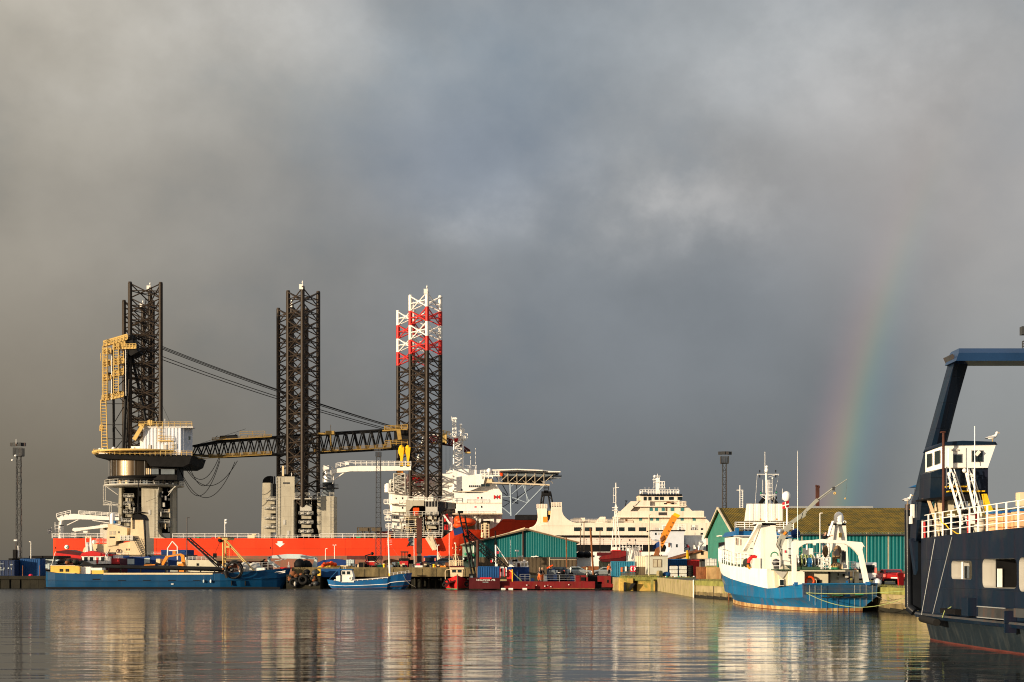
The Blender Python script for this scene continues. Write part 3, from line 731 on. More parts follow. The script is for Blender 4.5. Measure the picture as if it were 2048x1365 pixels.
b.use('pale_grey').path([P(207, 970, 400), P(207, 1004, 400), P(219, 1008, 400), P(219, 1060, 400)], .1); b.path([P(211, 972, 400), P(211, 1002, 400), P(223, 1004, 400), P(223, 1030, 400)], .1)
b.rail([P(207, 1010, 400), P(236, 1016, 400)], 1.2, 2, 2, .05); b.pb(206, 1009, 237, 1011, 400, 1.2)
b.pb(239, 958, 262, 964, 398, 1.2); 
rs = random.Random(12)
for i in range(46):
    a = rs.uniform(3.3, 6.1); rr_ = rs.uniform(9.6, 10.6); x_ = PX(289, 407) + rr_ * math.cos(a); y_ = 407 + rr_ * math.sin(a); h_ = rs.uniform(.4, 1.9)
    b.use(rs.choice(['dark_steel', 'black', 'pale_grey', 'cream', 'grey_blue', 'steel'])).box(x_ - .35, x_ + rs.uniform(.2, .7), y_ - .3, y_ + .3, PZ(973, 407), PZ(973, 407) + h_)
for i in range(30):
    x_ = rs.uniform(240, 282) if i % 2 else rs.uniform(318, 342); y_ = rs.uniform(976, 1060); b.use(rs.choice(['dark_steel', 'black', 'pale_grey', 'house_grey', 'steel', 'cream'])).pb(x_, y_, x_ + rs.uniform(1, 4), y_ + rs.uniform(3, 12), 400.4 + rs.uniform(0, 1.5), .6)
b.use('black').torus((cx0, 405, PZ(921, 405)), 9.5, .35, (0, 0, 1), 40, 6).torus((cx0, 405, PZ(957, 405)), 9.6, .3, (0, 0, 1), 40, 6)
for i in range(9): a = 3.5 + i * .3; b.use('steel').tube((cx0 + 9.5 * math.cos(a), 405 + 9.5 * math.sin(a), PZ(958, 405)), (cx0 + 9.5 * math.cos(a), 405 + 9.5 * math.sin(a), PZ(920, 405)), .09, 5)
b.build('ring_gallery', ship)
# ---- main crane: drum, turntable, machinery house, lattice back mast, boom
cr = MB('drum_bronze'); cx, cy = PX(287, 405), 405.
cr.lathe((cx, cy, PZ(960, cy)), [(9.2, 0), (9.2, PZ(917, cy) - PZ(960, cy))], 48)
cr.use('black').lathe((cx, cy, PZ(960, cy)), [(9.4, -.5), (9.4, .2)], 40); cr.use('crane_black').pb(284, 918, 354, 960, 397, 8)
main_crane = cr.build('main_crane', ship)
b = MB('grey_blue'); b.pb(285, 938, 317, 949, 396.4, .8); b.pb(322, 939, 349, 949, 396.4, .8); b.use('cream').pb(290, 937, 298, 949, 396.3, .5); b.pb(300, 938, 302, 949, 396.3, .5); b.build('side_panel', main_crane)
b = MB('black'); zt = PZ(909, cy)
b.prism([(188, 909), (384, 911), (378, 928), (366, 934), (300, 933), (292, 921), (222, 918), (193, 915)], 394.5, 18)
b.use('mast_yellow').lathe((cx, cy, zt), [(12.5, 0), (14.1, 0), (14.1, .5), (12.5, .5)], 44)
b.rail([P(187, 908, 395), P(240, 910, 393), P(300, 911, 393), P(384, 912, 394)], 1.3, 2, 1.5, .06); b.build('turntable', main_crane)
b = MB('white_clean'); rs = random.Random(9)
for x in (200, 206, 212, 227, 258, 263, 268, 274, 279, 284, 289):
    h = rs.uniform(3, 9); b.ball((PX(x, 397), 397, PZ(906 - h, 397)), .55, 1., 8); b.pb(x - 3, 906 - h, x + 3, 908, 397, 1.2)
b.pb(262, 893, 290, 908, 399, 2); b.use('mast_yellow').pb(245, 900, 256, 908, 397, 1); b.use('pale_grey').pb(230, 896, 240, 908, 400, 1); b.build('winch', main_crane)
b = MB('ship_blue_white'); b.corr((PX(286, 396), 396), (PX(363, 396), 396), PZ(910, 396), PZ(855, 396), .9, .12)
b.corr((PX(363, 396), 396), (PX(385, 398.5), 398.5), PZ(910, 396), PZ(855, 396), .9, .12)
b.pb(286.5, 856, 363, 909, 396.3, 12); b.use('white').pb(284, 853.6, 363.5, 855.5, 395.6, 13).pb(363.5, 853.6, 386, 855.5, 395.6, 3.4)
b.prism([(286, 873), (280, 880), (280, 909), (286, 909)], 396.4, 4)
mh = b.build('machinery_house', main_crane)
b = MB('glass').pb(377, 873, 381, 880, 395.9, .2); b.use('ship_blue_white'); 
for x, y in ((296, 890), (327, 890), (347, 888)): b.use('pale_grey').pb(x, y, x + 6, y + 10, 395.7, .1)
b.use('pink_red').lathe((PX(313.5, 395.6), 395.6, PZ(903, 396)), [(.001, 0), (.45, 0), (.45, .06), (.001, .06)], 14, 'y'); b.use('mast_yellow')
b.ladder(P(320, 885, 395.4), P(320, 850, 395.4), 1.2, .09, .9); b.ladder(P(342, 905, 395.4), P(342, 876, 395.4), 1.2, .09, .9)
b.pb(316, 881, 342, 883, 395.2, .8); b.rail([P(316, 881, 395.2), P(342, 881, 395.2)], 1.2, 1, 2, .06)
b.rail([P(278, 853.6, 395.4), P(384, 853.6, 395.4)], 1.3, 2, 1.6, .06); b.pb(277, 849, 288, 852, 395, 1.5); b.beam(P(285, 852, 395), P(268, 880, 395), .5, 1.0); b.ptube(300, 852, 299, 840, 397, 1.2); b.pb(295, 841, 304, 850, 397, 2)
b.use('white').ptube(330, 853, 330, 838, 397, .5)
b.build('access_stairs', main_crane)
# back mast (lattice, black) with yellow galleries
b = MB('crane_black')
ml, mr_ = 402., 398.
for x0, x1, D, r_ in ((227, 225, 401, 1.6), (229, 227.5, 408, 1.4), (246, 257, 399, 3.0), (252, 262, 407, 2.2)):
    b.ptube(x0, 905, x1, 690 if x0 > 240 else 700, D, r_, 10)
b.ptube(260, 694, 294, 853, 401, 2.8, 10); b.ptube(258, 700, 322, 852, 409, 1.6, 8)
ys = [705, 730, 755, 783, 808, 850, 878, 903]
for i in range(len(ys) - 1):
    xl0 = 225 + (ys[i] - 700) * .01; xr0 = 257 - (ys[i] - 690) * .05; xr1 = 257 - (ys[i + 1] - 690) * .05
    b.ptube(xl0, ys[i], xr1, ys[i + 1], 400, .8, 6) if i % 2 else b.ptube(xr0, ys[i], xl0, ys[i + 1], 400, .8, 6)
    b.ptube(xl0, ys[i + 1], xr1, ys[i + 1], 400, .7, 6); b.ptube(xl0, ys[i + 1], 205, ys[i + 1] - 1, 400, .5, 5)
    b.ptube(xr0, ys[i], 262 , ys[i + 1], 404, .9, 6)
b.prism([(252, 684), (262, 668), (268, 692), (276, 704), (262, 712), (252, 705)], 398, 6)
for y in (684, 727, 750, 792): b.ball((PX(218, 400), 400, PZ(y, 400)), 1.0, .7, 10)
mast = b.build('back_mast', main_crane)
b = MB('mast_yellow')
def gal(x0, y0, x1, y1, D=398, h=1.25):
    b.beam(P(x0, y0, D), P(x1, y1, D), 1.2, .42); b.rail([P(x0, y0, D - .6), P(x1, y1, D - .6)], h, 2, .95, .11); b.rail([P(x0, y0, D + 1.4), P(x1, y1, D + 1.4)], h, 2, 1.1, .10); b.beam(P(x0, y0 - 8, D + 2.6), P(x1, y1 - 8, D + 2.6), .3, .9)
for g_ in ((207, 693, 255, 679), (227, 698, 272, 697), (226, 699, 250, 692), (205, 707, 222, 707), (206, 731, 221, 731), (229, 728, 248, 726), (206, 761, 222, 759), (226, 753, 247, 749), (204, 802, 247, 793), (200, 861, 206, 861)): gal(*g_)
b.ladder(P(232, 788, 397), P(232, 688, 397), 1.4, .15, .7); b.ladder(P(243, 750, 399), P(243, 696, 399), 1.2, .14, .8); b.ladder(P(210, 693, 397), P(210, 800, 397), 1.3, .15, .7); b.ladder(P(212, 700, 399), P(212, 800, 399), 1.0, .13, 1.1); b.ladder(P(207, 800, 397), P(210, 905, 397), 1.5, .16, .8)
b.ladder(P(205, 707, 398), P(205, 722, 398), 1., .1, .9); b.pb(199, 852, 206, 860, 398, .9)
b.use('white').ptube(224, 712, 223, 800, 397.5, .9, 8); b.ptube(251, 700, 252, 792, 397.5, .7, 8)
b.build('gallery', main_crane)
# boom (rests horizontally on its cradle at the right)
b = MB('crane_black'); BP = P(386, 902, 406); BQ = P(803, 878, 412)
def bt(t, dz_): p = BP.lerp(BQ, t); return p + Vector((0, 0, dz_))
seg = [(0., 1.2, 1.2), (.13, 2.2, 2.0), (.55, 2.6, 2.2), (1., 2.7, 2.2)]
def hh(t):
    for (a0, h0, w0), (a1, h1, w1) in zip(seg, seg[1:]):
        if t <= a1: f_ = (t - a0) / (a1 - a0); return h0 + (h1 - h0) * f_, w0 + (w1 - w0) * f_
    return seg[-1][1:]
nb = 24
for i in range(nb):
    t0, t1 = i / nb, (i + 1) / nb; (h0, w0), (h1, w1) = hh(t0), hh(t1)
    for sy in (-1, 1):
        for sz in (-1, 1): b.tube(bt(t0, sz * h0) + V(0, sy * w0, 0), bt(t1, sz * h1) + V(0, sy * w1, 0), .30, 6)
        tm = (t0 + t1) / 2; hm, wm = hh(tm)
        b.tube(bt(t0, -h0) + V(0, sy * w0, 0), bt(tm, hm) + V(0, sy * wm, 0), .2, 5); b.tube(bt(tm, hm) + V(0, sy * wm, 0), bt(t1, -h1) + V(0, sy * w1, 0), .2, 5)
b.prism([(788, 862), (820, 858), (828, 900), (812, 905), (796, 893), (788, 893)], 409, 6)
for x, y in ((430, 876), (468, 872), (450, 878)): b.ptube(x, y, x + 5, y - 4, 405, .6)
b.beam(P(440, 875, 404), P(475, 873, 404), .5, .8)
boom = b.build('boom', main_crane)
b = MB('boom_yellow')
def bg_(x0, x1, off, h=1.1, D=402.5):
    f0 = (x0 - 386) / 434.; f1 = (x1 - 386) / 434.; p = BP.lerp(BQ, f0); q = BP.lerp(BQ, f1); p = V(p.x, p.y - 3.2, p.z + off); q = V(q.x, q.y - 3.2, q.z + off)
    b.beam(p, q, .8, .18); b.rail([p, q], h, 2, 2.2, .055)
bg_(392, 552, -2.6, .9); bg_(640, 800, -2.7, 1.0); bg_(430, 552, -.2 + 2.6, .7)
b.rail([P(480, 872, 403), P(530, 871, 403)], 1.2, 1, 3, .06)
b.pb(636, 866, 668, 869, 404, 2); b.pb(651, 862, 668, 869, 403, 2.5); b.ptube(661, 870, 662, 893, 403, 2.2, 8, None, 1.2); b.ptube(661.5, 850, 661.5, 862, 403, .5)
b.rail([P(769, 861, 405), P(815, 858, 405)], 1.2, 2, 1.6, .1); b.beam(P(765, 862, 405), P(815, 859, 405), 1.2, .4); b.beam(P(797, 860, 404), P(800, 880, 404), 1.1, 1.1); b.rail([P(770, 892, 405), P(815, 889, 405)], 1.4, 2, 1.6, .09)
b.build('boom_walkway', main_crane)
for x in (803, 816):
    b = MB('bright_yellow'); b.ball((PX(x, 405), 405, PZ(902, 405)), .95, 1.8, 12); b.prism([(x - 5, 897), (x + 5, 895), (x + 3, 915), (x + 1, 926), (x - 2, 926), (x - 3, 914)], 404, 1.6); b.pb(x - 3, 925, x + 3, 934, 404, 1.3)
    b.build('hook_block', main_crane)
b = MB('black')
def cable(p, q, sag, r=.11, n_=14):
    pts = [p.lerp(q, i / n_) - V(0, 0, 4 * sag * (i / n_) * (1 - i / n_)) for i in range(n_ + 1)]; b.path(pts, r, 5)
for (x0, y0), (x1, y1) in (((262, 668), (800, 857)), ((263, 674), (798, 859)), ((263, 690), (790, 862)), ((264, 697), (786, 864)), ((262, 671), (802, 858))):
    cable(P(x0, y0, 402), P(x1, y1, 408), 1.2)
b.ptube(384, 893, 492, 858, 403, .3); b.ptube(325, 812, 345, 856, 402, .25)
for x0, y0, x1, y1, s_ in ((358, 935, 440, 922, 9), (366, 930, 475, 922, 6.5), (360, 940, 470, 924, 9), (372, 932, 438, 915, 5), (378, 930, 440, 915, 7)): cable(P(x0, y0, 400), P(x1, y1, 404), s_, .09, 20)
b.build('cable', main_crane)
# ---- white auxiliary crane on the middle house
b = MB('grey_blue').lathe((PX(657, 406), 406, PZ(993, 406)), [(1.7, 0), (1.7, PZ(962, 406) - PZ(993, 406)), (1.75, PZ(966, 406) - PZ(993, 406))], 20)
b.use('dark_steel').lathe((PX(657, 406), 406, PZ(978, 406)), [(2.9, 0), (2.9, .25)], 24); b.rail([P(639, 977, 404), P(676, 977, 404)], 1.1, 2, 1.2, .05)
b.use('galv').lathe((PX(657, 406), 406, PZ(966, 406)), [(1.7, 0), (1.75, .3), (1.7, 3.5), (1.65, 4.5)], 24)
b.use('white').pb(647, 931, 658, 941, 404, 1.6)
aux = b.build('auxiliary_crane', ship)
b = MB('white').prism([(660, 941), (672, 938), (700, 933), (720, 932), (822, 932), (822, 941), (730, 943), (700, 943), (690, 945), (672, 946), (664, 950)], 404, 1.3)
b.ptube(690, 945, 668, 960, 404.6, 1.3); b.ptube(668, 948, 666, 968, 404.6, 1.2)
b.rail([P(672, 936, 403.8), P(700, 931, 403.8), P(822, 932, 403.8)], 1.25, 2, 1.6, .07); b.pb(690, 925, 698, 930, 403, 1)
b.build('boom', aux)
# ---- white folding crane at the stern
b = MB('white').ptube(122, 1077, 122, 1050, 403, 5, 16); b.ptube(122, 1050, 124, 1040, 403, 3.6, 12); b.use('dark_steel').ptube(122, 1052, 122, 1050.5, 403, 5.5, 16); b.use('white')
b.ladder(P(114, 1075, 402), P(114, 1045, 402), 1.1, .09, .8)
stern_crane = b.build('stern_crane', ship)
b = MB('white').prism([(113, 1036), (128, 1030), (145, 1028), (160, 1029), (238, 1035), (238, 1041), (160, 1039), (130, 1040), (118, 1043)], 402.4, 1.6)
b.ptube(134, 1051, 157, 1040, 402.8, 1.0); b.ptube(185, 1041, 240, 1050, 402.8, .9); b.rail([P(113, 1035, 402), P(141, 1028, 402)], 1.0, 1, 1.6, .08); b.rail([P(157, 1029, 402), P(238, 1034, 402)], 1.0, 2, 1.6, .08); b.build('boom', stern_crane)
b = MB('white').pb(157, 1062, 175, 1066, 406, 2); b.rail([P(125, 1077, 404), P(152, 1077, 404)], 1.5, 2, 2, .07); b.build('deck_house', ship)
b = MB('pale_grey').pb(200, 1047, 240, 1077, 408, 4); b.use('glass').pb(207, 1056, 214, 1060, 407.9, .1); b.pb(206, 1066, 211, 1067.5, 407.9, .1); b.pb(206, 1070.5, 211, 1072, 407.9, .1); b.build('deck_house', ship)
b = MB('flag_dark').add([P(95, 1060, 401), P(103.5, 1056.5, 401), P(104.3, 1064, 401), P(96, 1069, 401)], [(0, 1, 2, 3)]); b.use('white').ptube(104, 1077, 103.3, 1055, 401.2, .35); b.build('ensign', ship)
# ---- right hand jacking house
D3 = 400.6
MB('black').pb(820, 1003, 880, 1077, 404, 3).build('leg_well', ship)
b = MB('house_grey').prism([(812, 1001), (848, 1001), (848, 1012), (826, 1012), (818, 1022), (812, 1022)], D3, 4); b.pb(812, 1000, 818, 1070, D3 + .5, 2)
b.use('pale_grey').pb(851, 1014, 875, 1026, D3, 2); b.use('dark_steel').pb(850, 1003, 875, 1013.5, D3 + .6, 1)
for x in (851, 857, 863, 869, 875): b.use('pale_grey').pb(x, 1002, x + .8, 1014, D3, .3)
b.rail([P(815, 1002, D3), P(905, 1002, D3)], 1.2, 1, 1.6, .08); b.use('orange_red').pb(826, 1016, 838, 1031, D3 + .4, 1)
b.use('dark_steel').prism([(874, 1003), (912, 1006), (912, 1018), (890, 1020), (874, 1030)], D3 + 2, 6)
b.build('jacking_house', ship)
climber(852, 876, (1026, 1045, 1064), D3)
b = MB('brown_wood'); rs = random.Random(21)
for i in range(70):
    x = rs.uniform(800, 878) if i % 3 else rs.uniform(800, 848); y = rs.uniform(1030, 1060); m = rs.choice(['pale_grey', 'dark_steel', 'cream', 'black', 'rust', 'white', 'house_grey', 'brown_wood'])
    b.use(m).pb(x, y, x + rs.uniform(.8, 3.2), y + rs.uniform(6, 18), D3 + rs.uniform(.2, 2.5), .5)
for i in range(12): y = 1032 + i * 3.8; b.use(rs.choice(['pale_grey', 'cream', 'dark_steel'])).pb(803 + rs.uniform(0, 8), y, 845 - rs.uniform(0, 8), y + .9, D3 + .1, .4)
b.use('pale_grey').rail([P(814, 1033, D3 - .3), P(860, 1033, D3 - .3)], 1.3, 1, 2, .09); b.ladder(P(882, 1072, D3), P(882, 1035, D3), 1., .08, .8); b.ladder(P(843, 1072, D3), P(843, 1035, D3), 1., .08, .8)
b.build('jacking_machinery', ship)
# gangways slanting down the side
for i, (x0, y0, x1, y1, D) in enumerate(((853, 1075, 868, 1100, 399), (862, 1075, 872, 1100, 398.5), (874, 1111, 882, 1127, 398))):
    b = MB('eave_light').beam(P(x0, y0, D), P(x1, y1, D), .5, .9).rail([P(x0 + 3, y0, D), P(x1 + 3, y1, D)], .9, 1, 1.2, .05); b.build('gangway', ship)
# ---- accommodation block
W = 'white'
acc = MB(W).prism([(778, 962), (778, 1008), (790, 1010), (812, 1010), (812, 962)], 410.3, 10)
acc.lathe((PX(790, 414), 414, PZ(1023, 410)), [(1.8, 0), (1.8, PZ(958, 410) - PZ(1023, 410))], 24)
acc.pb(784, 985, 905, 1077, 410, 14); acc.prism([(785, 985), (797, 975), (905, 962), (905, 985)], 410.5, 10)
acc.pb(797, 962, 915, 985, 411, 12); acc.prism([(812, 948), (912, 948), (905, 965), (800, 968)], 410.2, 10)
acc.use('eave_light').pb(777, 1007.5, 905, 1009, 409.3, 1); acc.pb(775, 1024, 812, 1025.2, 409.2, 1.4)
acc.use(W)
acc_o = acc.build('accommodation', ship)
b = MB('white').prism([(905, 1030), (905, 942), (925, 938), (953, 940), (953, 955), (985, 958), (1004, 987), (1004, 1029)], 407, 16)
b.prism([(908, 955), (962, 948), (972, 949), (966, 972), (920, 990), (908, 992)], 404.5, 4)
b.prism([(908, 1028), (1004, 1028), (1004, 1036), (998, 1046), (984, 1060), (980, 1060), (980, 1042), (908, 1042)], 408, 12)
b.prism([(908, 985), (930, 987), (1004, 987), (1004, 1029), (925, 1029), (911, 1026)], 402.6, 4)
b.use('eave_light').pb(905, 1005.8, 1004, 1006.8, 402.3, .5); b.pb(905, 1027, 1005, 1029.2, 402, .8); b.pb(905, 983, 975, 984.2, 403.6, 1)
b.use('white').rail([P(930, 1006, 402.1), P(975, 1006, 402.1)], 1.0, 2, 2., .05); b.rail([P(912, 1028, 401.8), P(984, 1028, 401.8)], .8, 1, 3, .05)
bl = b.build('bridge_block', ship)
# windows
win_row(acc_o, (803.5, ), 995, 999, 2.2, 409.9); win_row(acc_o, (791, ), 996, 998.5, 1.8, 409.9 + 0); win_row(acc_o, (803.5, ), 1014, 1018, 2.2, 409.9)
win_row(acc_o, (788.5, 791.6, 795), 1032, 1038, 1.5, 409.9); win_row(acc_o, (794, ), 1047, 1053, 3.6, 409.9, 'grey_blue'); win_row(acc_o, (788, 791), 1051, 1056, 1.0, 409.9, 'grey_blue')
win_row(acc_o, (800, 803, 806, 809, 812), 973, 979, 2., 410.1); win_row(acc_o, (828, 839), 972, 977, 8, 410.1, 'glass')
win_row(bl, (962, 971.5), 968.5, 973.5, 8, 404.4); win_row(bl, (938, 942, 946, 950, 954, 958), 971, 975, 2.2, 404.4, 'glass')
for x, y in ((961.8, 994), (961.8, 1012)): win_row(bl, (x, ), y, y + 4, 2.2, 402.5)
win_row(bl, (922, ), 978.5, 982, 2.4, 404.4)
b = MB('pink_red')
for x, y in ((954, 995), (949, 1013)): b.pb(x, y, x + 3.6, y + 2.6, 402.5, .06)
b.build('sign_mark', bl)
b = MB('red').prism([(987.5, 990), (993, 993.5), (993, 995.5), (987.5, 999)], 402.5, .06).prism([(1000.5, 990), (995, 993.5), (995, 995.5), (1000.5, 999)], 402.5, .06); b.use('black').pb(993.6, 990, 994.4, 999, 402.45, .08)
b.build('bow_tie_emblem', bl)
b = MB('white')
for x0, x1, y in ((768, 782, 1007), (768, 784, 1028), (770, 782, 1041), (772, 784, 1056), (798, 815, 1009), (776, 789, 985)):
    b.pb(x0, y, x1, y + 1.6, 407, 3); b.rail([P(x0, y, 407), P(x1, y, 407)], 1.1, 2, 1., .08)
b.pb(773, 1028, 779, 1036, 408, 2); b.lathe((PX(776, 409), 409, PZ(985, 409)), [(1.0, 0), (1., 2.2), (.4, 2.6)], 10); b.ptube(779, 1058, 779, 1077, 409, .7)
b.build('balcony', acc_o)
b = MB('red').prism([(818, 950), (858, 953), (853, 960), (846, 962), (840, 972), (818, 972)], 407, 4); b.use('white').pb(820, 966, 846, 972, 406.8, .5); b.rail([P(816, 972, 406.6), P(858, 972, 406.6)], 1.1, 2, 2, .08); b.build('red_davit', acc_o)
b = MB('pale_grey')                                  # open lattice tower left on the roof
b.lattice(P(800, 984, 406), P(800, 948, 406), 3.2, 3.2, 4, .18, .12); b.lattice(P(790, 984, 408), P(790, 960, 408), 2.2, 2.2, 4, .15, .1); b.pb(786, 956, 812, 959, 406, 3); b.use('orange').pb(795, 943, 806, 950, 419, 2); b.use('grey_blue').pb(783, 966, 797, 975, 409, 2)
b.build('roof_gear', acc_o)
# deck under the bridge with lifeboat, red panels, posts
b = MB('cream').pb(908, 1042, 1000, 1060, 414, 3); b.use('grey_blue').pb(964, 1033, 980, 1045, 413.8, .3)
for x in (925, 950, 958, 984): b.use('white').pb(x, 1030, x + 4, 1060, 407.5, 1)
b.use('cream').pb(967, 1046, 974, 1076, 401, 1); b.rail([P(963, 1076, 400), P(978, 1076, 400)], 3.8, 4, 1, .1)
b.ball((PX(965, 400), 400, PZ(1068, 400)), .45); b.ball((PX(965, 400), 400, PZ(1073, 400)), .5)
b.use('red').pb(888, 1050, 896, 1060, 402, .5); b.prism([(888, 1030), (895, 1028), (900, 1042), (888, 1044)], 402, .5); b.use('white').beam(P(887, 1030, 401.5), P(900, 1048, 401.5), .6, .5); b.pb(897, 1034, 906, 1062, 402.5, 1); b.use('black').pb(887, 1044, 895, 1049, 402.4, .6); b.pb(887, 1062, 893, 1074, 402, 1)
b.build('boat_deck', ship)
b = MB('orange_red').ball(P(930, 1045, 402), 2.7, .48, 20, 1.15, .9); b.ball(P(918, 1041, 401.6), 1.5, .9, 12); b.ball(P(920, 1051, 401.6), 2.0, .5, 12); b.use('dark_red').beam(P(908, 1046.5, 399.4), P(950, 1046.5, 399.4), .15, .12); b.build('lifeboat', ship)
# funnel-like dome, mast and red crane behind
b = MB('white').pb(892, 941, 975, 960, 411, 10); b.rail([P(900, 941, 410.5), P(953, 940, 410.5)], 1.2, 2, 2, .06); b.build('wheelhouse_top', bl)
b = MB('white_clean'); xm, ym = PX(917, 412), 412
b.lattice((xm, ym, PZ(945, ym)), (xm, ym, PZ(878, ym)), 2.7, 2.5, 7, .27, .14)
b.pb(905, 873, 932, 879, 410, 5); b.rail([P(901, 877, 409.8), P(935, 877, 409.8)], 1.3, 1, 1.5, .08)
b.lattice((PX(909, ym), ym, PZ(873, ym)), (PX(909, ym), ym, PZ(836, ym)), 1.1, .9, 5, .12, .08); b.ptube(903, 832, 904, 842, 411, .5); b.pb(904, 836, 914, 839, 411, 1); b.ptube(922, 873, 922, 853, 412, 1.6, 10); b.ball((PX(922, 412), 412, PZ(851, 412)), .5)
for y in (857, 862, 868): b.pb(917, y, 929, y + 1, 411, .5)
b.pb(922, 858, 929, 866, 411, .8)
radar_mast = b.build('mast', ship)
b = MB('red').prism([(908, 877), (917, 877), (915, 883), (909, 885)], 409, .4); b.build('sign_mark', radar_mast)
b = MB('dark_red'); b.lattice(P(856, 878, 440), P(905, 886, 440), 2.2, 1.8, 8, .22, .15); b.lattice(P(905, 886, 440), P(938, 904, 440), 1.8, 1., 5, .22, .15); b.use('white'); b.lattice(P(850, 868, 440), P(902, 880, 440), 1.6, 1.4, 8, .16, .12)
b.use('mast_yellow').pb(877, 868, 893, 888, 438, 2); b.pb(866, 885, 890, 888, 438, 3); b.rail([P(880, 868, 438), P(900, 872, 438)], 1.2, 2, 1, .1); b.pb(930, 904, 941, 907, 438, 1)
b.use('white').ptube(836, 920, 850, 870, 440, 3, 8); b.ptube(843, 930, 838, 905, 439, 2.5, 8); b.ptube(846, 905, 846, 888, 439, 1.5, 8); b.use('black').ptube(892, 888, 892, 945, 440, .25); b.ptube(900, 888, 900, 945, 440, .25); b.build('rear_crane', ship)
b = MB('white_clean')
for x, y0, y1 in ((941.5, 913, 945), (951, 897, 955), (961, 940, 960)): b.ptube(x, y1, x, y0, 409, .45)
b.build('whip_antenna', ship)
# ---- helideck
HD = 406
b = MB('dark_steel'); zt = PZ(940, HD); b.prism([(1005, 953), (1085, 955), (1085, 967), (1005, 965)], HD + 10, 2)  # dark backing box added to darken the underside of the deck
b.use('dark_steel').prism([(1000, 941.5), (1035, 940), (1080, 941), (1118, 945), (1118, 947.5), (1040, 944), (1000, 945)], HD - 5, 26)
b.use('trawler_white').path([P(985, 941, HD - 5), P(1035, 939.5, HD - 6), P(1085, 941.5, HD - 6), P(1119, 945.5, HD - 3)], .22); b.pb(1096, 943, 1121, 945, HD - 6, .5)
b.use('grey_blue').prism([(1005, 944), (1105, 946), (1112, 950), (1090, 954), (1010, 952)], HD - 3, 20); b.use('galv').pb(1100, 955.5, 1122, 957, HD - 4, 1.5); b.pb(1095, 950, 1124, 952, HD, 8)
b.use('eave_light').beam(P(984, 966, HD - 5), P(1099, 970, HD - 5), .35, .35); b.beam(P(986, 968, HD + 8), P(1099, 971, HD + 8), .4, .4)
for i in range(6):
    x0 = 998 + i * 18; b.use('eave_light').ptube(x0, 947, x0, 966 + i * .5, HD - 5, .6, 6)
    b.ptube(x0, 966, x0 + 18, 950, HD - 4.6, .6, 6); b.ptube(x0, 950, x0 + 18, 967, HD + 3, .6, 6)
for i in range(16): x0 = 990 + i * 7; b.use('dark_steel').ptube(x0, 950 + (i % 2) * 8, x0 + 7, 962 - (i % 2) * 8, HD + 6, .7, 5)
b.use('pale_steel').ptube(1020.5, 968, 1022.5, 1032, HD - 5, 1.7, 10); b.ptube(1089, 971, 1030, 1032, HD - 5, 1.1, 8); b.ptube(1005, 1015, 1024, 1031, HD - 5, 1.1, 8)
for a_ in ((1046, 970, 1022, 990, .8), (1046, 970, 1058, 1003, .9), (1050, 970, 1055, 1006, .7), (1022, 994, 1054, 1006, .8), (1022, 1011, 1050, 987, .7), (1020, 994, 1005, 994, .8), (1028, 968, 1020, 976, .8), (1040, 975, 1046, 970, .6)): b.ptube(a_[0], a_[1], a_[2], a_[3], HD - 5, a_[4], 7)
b.use('grey_blue')
for a_ in ((1033, 970, 1036, 1008, .8), (1070, 972, 1005, 1015, .7), (1036, 1008, 1005, 985, .8), (1006, 1000, 1034, 1007, .9), (1005, 970, 1016, 990, .9)): b.ptube(a_[0], a_[1], a_[2], a_[3], HD + 8, a_[4], 7)
heli = b.build('helideck', ship)
b = MB('white').rail([P(961, 958, 404), P(985, 957, 404)], 2.4, 4, 1., .09); b.rail([P(985, 951, 404), P(1003, 951, 404)], 1.4, 2, 1, .09); b.pb(962, 950, 1003, 953, 404, 3); b.use('white_clean').ball(P(978.5, 942, 404), .68, 1.1); b.use('orange_red').pb(1000, 941, 1005, 952, 403.5, .8); b.use('cream').pb(966, 958, 984, 966, 405, 2)
b.build('access_platform', heli)
# black A-frame crane seen over the ferry funnels
b = MB('crane_black')
for x0, y0, x1, y1 in ((1079, 1022, 1084, 990), (1084, 1022, 1088, 992), (1101, 1018, 1096, 985), (1106, 1012, 1101, 985)): b.ptube(x0, y0, x1, y1, 395, 1.6, 7)
b.pb(1083, 983, 1102, 992, 394, 2); b.pb(1088, 981, 1097, 986, 394, 2); b.ptube(1092, 983, 1091.5, 968, 395, .5)
for y in (1000, 1010): b.ptube(1081, y, 1086, y - 8, 395, .6); b.ptube(1099, y - 5, 1104, y, 395, .6)
b.rail([P(1088, 981, 394), P(1097, 981, 394)], 1.2, 2, 1, .08)
b.pb(1074, 1022, 1112, 1030, 395, 3).pb(1030, 1030, 1112, 1040, 397, 3); b.build('bow_crane', ship)
# ------------------------------------------------------------------ ferry
FD = 350.
fer = thing('ferry', 'long cream car ferry with black stripes, curved twin funnels and a tall stepped bridge', 'ferry', (PX(1250, 356), 356, 0))
b = MB('ferry_pink').pb(1085, 1076, 1425, 1090, FD + .4, 14); b.use('black').pb(1085, 1071, 1425, 1076.1, FD + .5, 14); b.pb(1110, 1090, 1425, 1104, FD + .5, 14)
b.use('white').pb(1060, 1104, 1425, 1156, FD + .45, 14); b.use('black').pb(1083, 1068, 1100, 1090, FD + .3, 6)
fh = b.build('hull', fer)
b = MB('ferry_white').prism([(1075, 1071), (1058, 1058), (1080, 1047), (1150, 1046), (1430, 1046), (1430, 1071)], FD, 14.5)
b.build('upper_hull', fer)
